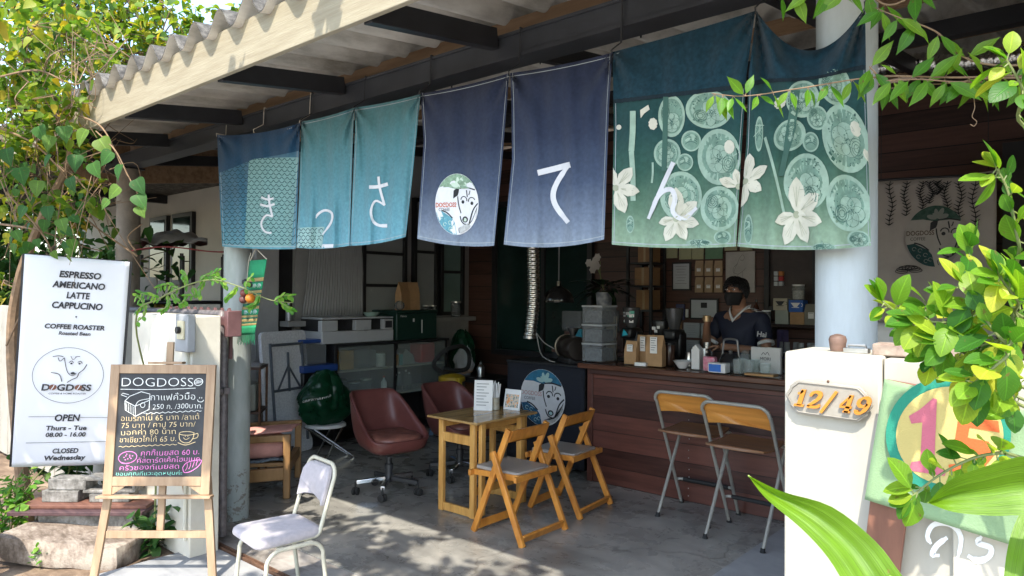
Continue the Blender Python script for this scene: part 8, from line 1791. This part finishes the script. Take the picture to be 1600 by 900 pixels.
s.build('vine_print', m_nk, gc, smooth=False)
x, z = g_(1420, 425); s = MB()
for k in range(7): a_ = rad(20+k*25); s.ribbon(mpg, arc2(x+.05*math.cos(a_), z+.035*math.sin(a_), .045, .016, 0, 360, 14), .005)
s.build('leaf_print', m_nk, gc, smooth=False)
s = MB(); s.tube([(p.x-.06, 6.2, p.z+.008), (q.x+.06, 6.2, q.z+.008)], .011, 10); s.build('hanging_rod', m_black, GC)
for x in (p.x+.05, q.x-.05): s = MB(); s.tube([(x, 6.2, p.z+.01), (x, 6.2, roof_z(6.2)-.08)], .003, 5); s.build('cord', m_wire, GC)
# pale side table with a machine, framed notice and chair back, seen over the wall
q = at(1410, 545, Y=4.4)
ST = thing('side_table', 'brown side table inside, just visible over the white wall', 'table', (q.x, 4.6, 0)); zt = 1.0
s = MB(); s.bx(q.x-.4, q.x+.6, 4.3, 4.9, zt, zt+.03); s.build('table_top', mat('brown_table', (.12, .07, .04), .5), ST, bevel=.004)
for xx in (q.x-.36, q.x+.56):
    for yy in (4.34, 4.86): s = MB(); s.bx(xx-.02, xx+.02, yy-.02, yy+.02, 0, zt-.001); s.build('leg', m_black, ST)
M_ = thing('white_machine', 'rounded white machine with an orange rim on the side table', 'machine', (q.x, 4.7, zt+.03))
s = MB(); s.bx(q.x-.26, q.x+.30, 4.6, 4.88, zt+.031, zt+.50); s.build('body', mat('grey_white_enamel', (.45, .45, .43), .4, var=.05), M_, bevel=.05, seg=4)
s = MB(); s.tube(curve3([(q.x-.2, 4.585, zt+.30), (q.x-.02, 4.585, zt+.31), (q.x+.02, 4.585, zt+.25)], 6), .014, 8); s.build('orange_rim', mat('orange_rim', (.6, .14, .04), .4), M_)
a = at(1370, 549, Y=4.3); 
s = MB(frame((a.x+.0, 4.32, zt+.031), (1, -.05, 0), (0, .3, 1))); s.bx(0, .32, 0, .19, 0, .015); fo = s.build('framed_notice', m_black, bevel=.002); tag(fo, 'black framed notice propped against the white machine', 'notice')
s = MB(frame((a.x+.0, 4.32, zt+.031), (1, -.05, 0), (0, .3, 1))); s.bx(.015, .305, .015, .175, .0155, .017); s.build('sheet', m_cert, fo)
fmm = frame((a.x+.0, 4.32, zt+.031), (1, -.05, 0), (0, .3, 1)); mpn = lambda x, y, l=0: fmm @ Vector((x, y, .0176+l)); s = MB(); s.text(mpn, 'MENU', .16, .14, .03, bold=.02)
for k in range(4): s.ribbon(mpn, [(.05, .11-.022*k), (.26-.03*(k % 2), .11-.022*k)], .004)
s.build('print', m_ink, fo, smooth=False)
WC = thing('wooden_chair', 'dark red brown wooden chair back beside the framed notice', 'chair', (q.x+.42, 3.9, 0)); wx = q.x+.22; m_dkw = wood('dark_red_chair_wood', (.09, .035, .02), (.18, .07, .04), .4, (9, 9, 1))
for xx in (wx, wx+.38): s = MB(); s.bx(xx-.02, xx+.02, 3.88, 3.92, 0, 1.42); s.build('back_post', m_dkw, WC, bevel=.004)
for z in (1.36, 1.2, 1.05): s = MB(); s.bx(wx+.021, wx+.359, 3.888, 3.912, z-.03, z+.03); s.build('back_rail', m_dkw, WC, bevel=.004)
s = MB(); s.bx(wx-.02, wx+.40, 3.921, 4.28, .43, .47); s.build('seat', m_dkw, WC, bevel=.006)
for xx in (wx+.01, wx+.37): s = MB(); s.bx(xx-.02, xx+.02, 4.22, 4.26, 0, .429); s.build('front_leg', m_dkw, WC)
# ------------------------------------------------------------------ on the small table
TZ = .7225
sx_, sy_ = -3.83, 4.17
s = MB(frame((-3.92, 4.10, TZ), (.85, .52, 0), (-.06, .1, 1))); s.bx(0, .15, 0, .24, -.004, 0); o = s.build('menu_card', m_paper); tag(o, 'tall white menu card standing behind the straws on the small table', 'menu card')
fmm = frame((-3.92, 4.10, TZ), (.85, .52, 0), (-.06, .1, 1)); mpn = lambda x, y, l=0: fmm @ Vector((x, y, .001+l)); s = MB()
for k in range(8): s.ribbon(mpn, [(.02, .21-.024*k), (.12-.02*(k % 3), .21-.024*k)], .004)
s.build('print', m_ink, o, smooth=False)
q = at(774, 640, Z=TZ)
SJ = thing('straw_jar', 'ceramic jar full of white straws on the small table', 'jar', (q.x, q.y, TZ))
s = MB(); s.lathe([(.03, 0), (.034, .003), (.032, .06), (.03, .09), (.034, .1), (.028, .1), (.026, .01), (1e-4, .008)], (q.x, q.y, TZ), 20); s.build('jar', mat('mottled_stoneware', (.42, .42, .36), .4, 0, 0, 30, 0, 80, .5, (.3, .24, .16)), SJ)
rs = random.Random(6)
for k in range(26):
    s = MB(); a_ = rs.uniform(0, 6.28); rr_ = .021*rs.random()**.5; top_r = rr_+.028*rs.random(); h_ = rs.uniform(.19, .23)
    s.tube([(q.x+rr_*math.cos(a_), q.y+rr_*math.sin(a_), TZ+.012), (q.x+top_r*math.cos(a_), q.y+top_r*math.sin(a_), TZ+h_)], .0035, 7); s.build('straw', m_ink if k in (3, 11) else m_white_pl, SJ)
q0 = at(786, 639, Z=TZ); q1 = at(811, 642, Z=TZ)
fmm = frame(q0, q1-q0, (-.05, .2, 1)); W_ = (q1-q0).length*1.0
s = MB(fmm); s.bx(0, W_, 0, .165, -.014, 0); o = s.build('photo_stand', m_white_pl, bevel=.002); tag(o, 'small white stand with a colourful photo card on the small table', 'photo stand')
s = MB(fmm); s.grid(lambda a, b: (W_*(.1+.8*a), .02+.105*b, .0008), 1, 1)
m, t, b = nm('drink_photo_print'); L = t.links.new; tc = nd(t, 'ShaderNodeTexCoord'); n1_ = nd(t, 'ShaderNodeTexNoise', i_Scale=45.0, i_Detail=3.0); L(tc.outputs['Object'], n1_.inputs['Vector']); rp_ = ramp(t, [(.3, (.05, .08, .04)), (.42, (.3, .33, .3)), (.52, (.7, .6, .5)), (.62, (.75, .35, .1)), (.72, (.7, .2, .15))]); L(n1_.outputs[0], rp_.inputs[0]); L(rp_.outputs[0], b.inputs['Base Color']); b.inputs['Roughness'].default_value = .25
s.build('photo', m, o, smooth=False)
s = MB(fmm); mpn = lambda x, y, l=0: fmm @ Vector((x, y, .001+l)); s.text(mpn, 'NEW MENU', W_*.5, .143, .013, bold=.02); s.ribbon(mpn, [(W_*.25, .135), (W_*.75, .135)], .002); s.build('print', m_ink, o, smooth=False)
# ------------------------------------------------------------------ by the left post: green woven strip with beads
WS = thing('woven_hanging', 'narrow green woven hanging with elephants and orange beads on the left post', 'hanging', tuple(at(398, 530, Y=2.5)))
def wv(a, b, l=0):
    u0, v0, u1, v1 = 391, 407, 372, 524; return at(u0+(u1-u0)*b+(26-.0*b)*a*(1-.0), v0+(v1-v0)*b-2*a, Y=2.505-.006*math.sin(b*9)-l)
mats_w = [mat('bright_green_weave', (.02, .27, .12), .9, bump=.4, bsc=300), mat('tan_weave', (.33, .25, .1), .9, bump=.4, bsc=300), mat('pale_mint_weave', (.35, .5, .42), .9), mat('dark_green_weave', (.015, .12, .07), .9, bump=.4, bsc=300)]
s = MB()
bands = [(0, .24, 0), (.24, .29, 1), (.29, .305, 3), (.305, .39, 0), (.39, .41, 3), (.41, .45, 1), (.45, .47, 3), (.47, .52, 1), (.52, .54, 0), (.54, .58, 1), (.58, .62, 3), (.62, .66, 1), (.66, .74, 0), (.74, .77, 1), (.77, .79, 3), (.79, .83, 1), (.83, .85, 3), (.85, .88, 1), (.88, 1.0, 0)]
for b0, b1, mi in bands: s.grid(lambda a, b: wv(a, b0+(b1-b0)*b), 4, 3, mi)
for bb in (.35, .70):
    for k in range(3):
        a0 = .12+.28*k; f = lambda x, y, l=0: wv(a0+x, bb+y, .002+l)
        s.poly(f, [(0, -.02), (.05, -.032), (.14, -.032), (.19, -.02), (.24, .0), (.22, .015), (.17, -.002), (.16, .025), (.12, .025), (.12, .008), (.07, .008), (.07, .025), (.03, .025), (.02, 0)], .0, 2)
s.build('woven_band', mats_w, WS, solid=.003)
s = MB()
for k in range(18): p0 = wv(k/17, 1.0); s.tube([p0, p0+Vector((.002*math.sin(k*3), -.004, -.06-.012*math.sin(k*2.3)))], .0018, 4)
s.build('fringe', mats_w[0], WS)
s = MB(); a, b = wv(0, 0), wv(1, 0); t0 = at(400, 388, Y=2.5); s.tube([a, t0, b], .0035, 6); s.build('cord', m_rope, WS)
s = MB(); s.tube(curve3([at(392, 395, Y=2.48), at(388, 412, Y=2.47), at(386, 440, Y=2.46)], 5), .0025, 5); s.build('bead_cord', m_rope, WS)
for u, v, rr_, mm in ((383, 441, .022, m_ink), (390, 445, .02, m_ink), (381, 458, .026, mat('maroon_bead', (.2, .05, .04), .35)), (380, 468, .028, mat('plum_bead', (.14, .05, .045), .35)), (391, 466, .033, mat('orange_bead', (.62, .2, .02), .3))):
    p0 = at(u, v, Y=2.44); s = MB(); s.ball(p0, rr_, 14); s.build('bead', mm, WS)
# junk rack under the left eave, with a red sheet on top
JR = thing('junk_rack', 'dark rack with a red sheet roof and bundled junk left of the post', 'rack', (-6.6, 3.3, 0))
a = at(215, 395, D=6.6); b = at(350, 392, D=6.9)
ax_ = (b-a); ax_.z = 0; n_ = Vector((-ax_.y, ax_.x, 0)).normalized()
for f in (0, .5, 1):
    for g in (0, .5): s = MB(); p0 = a.lerp(b, f)+n_*g; s.tube([(p0.x, p0.y, 0), (p0.x, p0.y, 2.02)], .018, 8); s.build('upright', m_black, JR)
for z in (.9, 1.55): s = MB(); s.add([(*(a+n_*-.02).xy, z), (*(b+n_*-.02).xy, z), (*(b+n_*.52).xy, z), (*(a+n_*.52).xy, z)], [(0, 1, 2, 3)]); s.build('shelf', m_black, JR, solid=.03)
s = MB(); s.grid(lambda x, y: a.lerp(b, x*1.1-.05)+n_*(-.25+.9*y)+Vector((0, 0, 2.02-a.z+.03*math.sin(x*5)+.05*y)), 12, 6); s.build('red_sheet', mat('faded_red_sheet', (.3, .05, .05), .6, var=.3, sc=6), JR, solid=.012)
s = MB(); s.grid(lambda x, y: a.lerp(b, x*.8)+n_*(-.1+.5*y)+Vector((0, 0, 2.10-a.z+.12*math.sin(math.pi*x)*math.sin(math.pi*y)+.05*noise.noise(Vector((x*6, y*5, 0))))), 24, 12); tag(s.build('tarpaulin', mat('grey_tarpaulin', (.2, .185, .165), .6, var=.35, sc=9, bump=.6, bsc=14), solid=.01), 'bundled grey tarpaulin lying on the red sheet of the junk rack', 'tarpaulin')
c0 = a.lerp(b, .25)+n_*.2
sack((c0.x, c0.y, .92), .2, .18, .62, 14, 'dull yellow sack stuffed in the junk rack', m=mat('yellow_sacking', (.35, .25, .05), .7, var=.3, sc=12, bump=.4))
c0 = a.lerp(b, .6)+n_*.2
sack((c0.x, c0.y, .92), .22, .18, .5, 15, 'dark bin bag stuffed in the junk rack', m=m_black_pl)
c0 = a.lerp(b, .05)+n_*.2
s = MB(frame((c0.x, c0.y, 1.57), ax_, (0, 0, 1))); s.bx(-.1, .12, 0, .22, -.1, .1); tag(s.build('carton', mat('off_white_carton', (.42, .4, .36), .7, var=.12), bevel=.006), 'off white carton on the junk rack behind the gate pier', 'carton')
# ------------------------------------------------------------------ stones, blocks and the low plank at the bottom left
m_stone = concrete('rough_pale_stone', (.12, .09, .065), (.24, .19, .15), (.37, .32, .26), .9, 5.0, bump=.9)
m_blk = concrete('grey_concrete_block', (.10, .095, .085), (.2, .19, .17), (.32, .31, .29), .9, 7.0, bump=.8)
def rock(M_, d, label, m, seed, name='stone_slab'):
    bm = bmesh.new(); bmesh.ops.create_cube(bm, size=1); bmesh.ops.subdivide_edges(bm, edges=bm.edges, cuts=7, use_grid_fill=True)
    s = MB(M_); vs = []
    for v in bm.verts:
        q = Vector((v.co.x*d[0], v.co.y*d[1], v.co.z*d[2])); rnd = Vector((v.co.x, v.co.y, v.co.z)).length
        k = 1-.16*max(0, rnd-.62); nz = noise.noise(q*6+Vector((seed, 0, 0)))*.03+noise.noise(q*20+Vector((0, seed, 0)))*.012
        vs.append(q*k+q.normalized()*nz)
    s.add(vs, [tuple(v.index for v in f.verts) for f in bm.faces]); bm.free(); return tag(s.build(name, m, angle=50), label, 'stone')
p0 = at(150, 845, Z=0)
rock(Matrix.Translation((-5.02, 1.63, .05)) @ Matrix.Rotation(rad(38), 4, 'Z') @ Matrix.Rotation(rad(4), 4, 'Y'), (.78, .42, .15), 'broad pale rough stone slab used as a step by the easel', m_stone, 1)
rock(Matrix.Translation((-5.32, 1.42, .03)) @ Matrix.Rotation(rad(60), 4, 'Z'), (.3, .16, .16), 'darker kerb stone at the left end of the pale slab', m_blk, 2)
def hollow_block(x, y, z, rz, d, label, holes=True):
    M_ = Matrix.Translation((x, y, z)) @ Matrix.Rotation(rz, 4, 'Z'); s = MB(M_); w_, dp, h = d
    if holes:
        out = [(-w_/2, 0), (w_/2, 0), (w_/2, h), (-w_/2, h)]
        t = .02
        s.bx(-w_/2, w_/2, -dp/2, dp/2, 0, t); s.bx(-w_/2, w_/2, -dp/2, dp/2, h-t, h)
        for xx in (-w_/2+t/2, 0, w_/2-t/2): s.bx(xx-t/2, xx+t/2, -dp/2, dp/2, t, h-t)
    else: s.bx(-w_/2, w_/2, -dp/2, dp/2, 0, h)
    return tag(s.build('concrete_block', m_blk, bevel=.005), label, 'block', 'concrete blocks stacked under the banner')
LB = thing('low_bench', 'low bench of old planks on a concrete block under the white banner', 'bench', (-5.2, 1.85, -.03))
BM = Matrix.Translation((-5.22, 1.80, 0)) @ Matrix.Rotation(rad(42), 4, 'Z')
s = MB(BM); s.bx(-.30, .34, -.14, .16, -.035, .20); s.build('base_block', m_blk, LB, bevel=.01)
s = MB(BM); s.bx(-.46, .40, -.20, .20, .202, .228); s.build('lower_plank', wood('dark_purple_plank', (.05, .025, .03), (.11, .06, .06), .7), LB, bevel=.004)
s = MB(BM); s.bx(-.42, .40, -.14, .20, .23, .252); s.build('upper_plank', wood('red_plank', (.12, .05, .035), (.2, .09, .06), .7), LB, bevel=.004)
def onb(x, y, z): return BM @ Vector((x, y, z))
for (x, y, z, d, h, lb) in ((-.20, .0, .253, (.24, .14, .075), False, 'mossy concrete block lying left on the low bench'), (-.17, .01, .33, (.24, .13, .07), False, 'mossy concrete block on top at the left of the low bench'), (.12, .0, .253, (.26, .14, .06), False, 'pale flat block under the hollow one on the low bench'), (.12, .0, .315, (.34, .15, .1), True, 'hollow concrete block at the right on the low bench')):
    q = onb(x, y, z); hollow_block(q.x, q.y, q.z, rad(42+x*8), d, lb, h)
for k in range(26):
    a = rs.uniform(-5.9, -4.3); b = rs.uniform(.9, 1.9)
    if -5.5 < a < -4.6 and 1.45 < b: continue
    if k < 26:
        s = MB(); p0 = Vector((a, b, -.028 if a < -4.56 else -.003)); leaf(s, p0, Vector((rs.gauss(0, 1), rs.gauss(0, 1), .15)), Vector((rs.gauss(0, .3), rs.gauss(0, .3), 1)), .05, .035, OVAL, TS5, .3, .1); tag(s.build('fallen_leaf', mat('dry_leaf_%d' % (k % 3), [(.35, .16, .05), (.28, .12, .04), (.4, .24, .06)][k % 3], .8), angle=180), 'dry brown leaf fallen on the ground near the easel and stones', 'leaf', 'fallen leaves on the ground')
# front corner of a parked motorcycle at the very left
MC = thing('motorcycle', 'red parked motorcycle just entering the frame at the bottom left', 'motorcycle', (-4.95, .86, -.035))
MM = Matrix.Translation((-5.12, .98, -.035)) @ Matrix.Rotation(rad(215), 4, 'Z')
def ring(mb, R_, r_, z0, n=36): mb.tube([(R_*math.cos(2*math.pi*i/n), 0, z0+R_*math.sin(2*math.pi*i/n)) for i in range(n)], r_, 12, closed=True)
s = MB(MM); ring(s, .24, .045, .285); wh = s.build('tyre', m_rubber, MC)
s = MB(MM); ring(s, .185, .012, .285)
for k in range(5): a = k*1.257; s.bar((0, 0, .285), (.18*math.cos(a), 0, .285+.18*math.sin(a)), .02, .03, (0, 1, 0))
s.build('rim', m_steel, MC)
m_mred = mat('red_motorcycle_paint', (.5, .02, .03), .2, var=.05, coat=.5)
s = MB(MM); s.grid(lambda a, b: ((.29+.02*math.sin(b*3.1))*math.cos(rad(15+a*150)), (b-.5)*.13, .285+(.30-.05*(2*(b-.5))**2)*math.sin(rad(15+a*150))), 16, 6); s.build('front_fender', m_mred, MC, solid=.006)
for y in (-.07, .07): s = MB(MM); s.tube([(0, y, .285), (.12, y, .75), (.16, y, .95)], .018, 10); s.build('fork', m_steel, MC)
s = MB(MM); s.grid(lambda a, b: (.14+.16*a-.07*b, (b-.5)*.3*(1-.3*a), .62+.42*a+.04*math.sin(b*3.1)), 8, 8); s.build('front_fairing', m_mred, MC, solid=.02)
s = MB(MM); s.tube([(.2, -.3, 1.02), (.16, 0, .98), (.2, .3, 1.02)], .013, 10); s.build('handlebar', m_black, MC)
s = MB(MM); s.bar((.2, 0, .55), (1.0, 0, .60), .2, .26); s.build('body_panel', m_mred, MC, bevel=.05)
s = MB(MM); s.bar((.55, 0, .78), (1.25, 0, .80), .24, .08); s.build('saddle', m_black_pl, MC, bevel=.03)
s = MB(MM); 
s.tube([(1.2+.24*math.cos(2*math.pi*i/36), 0, .285+.24*math.sin(2*math.pi*i/36)) for i in range(36)], .05, 12, closed=True); s.build('tyre', m_rubber, MC)
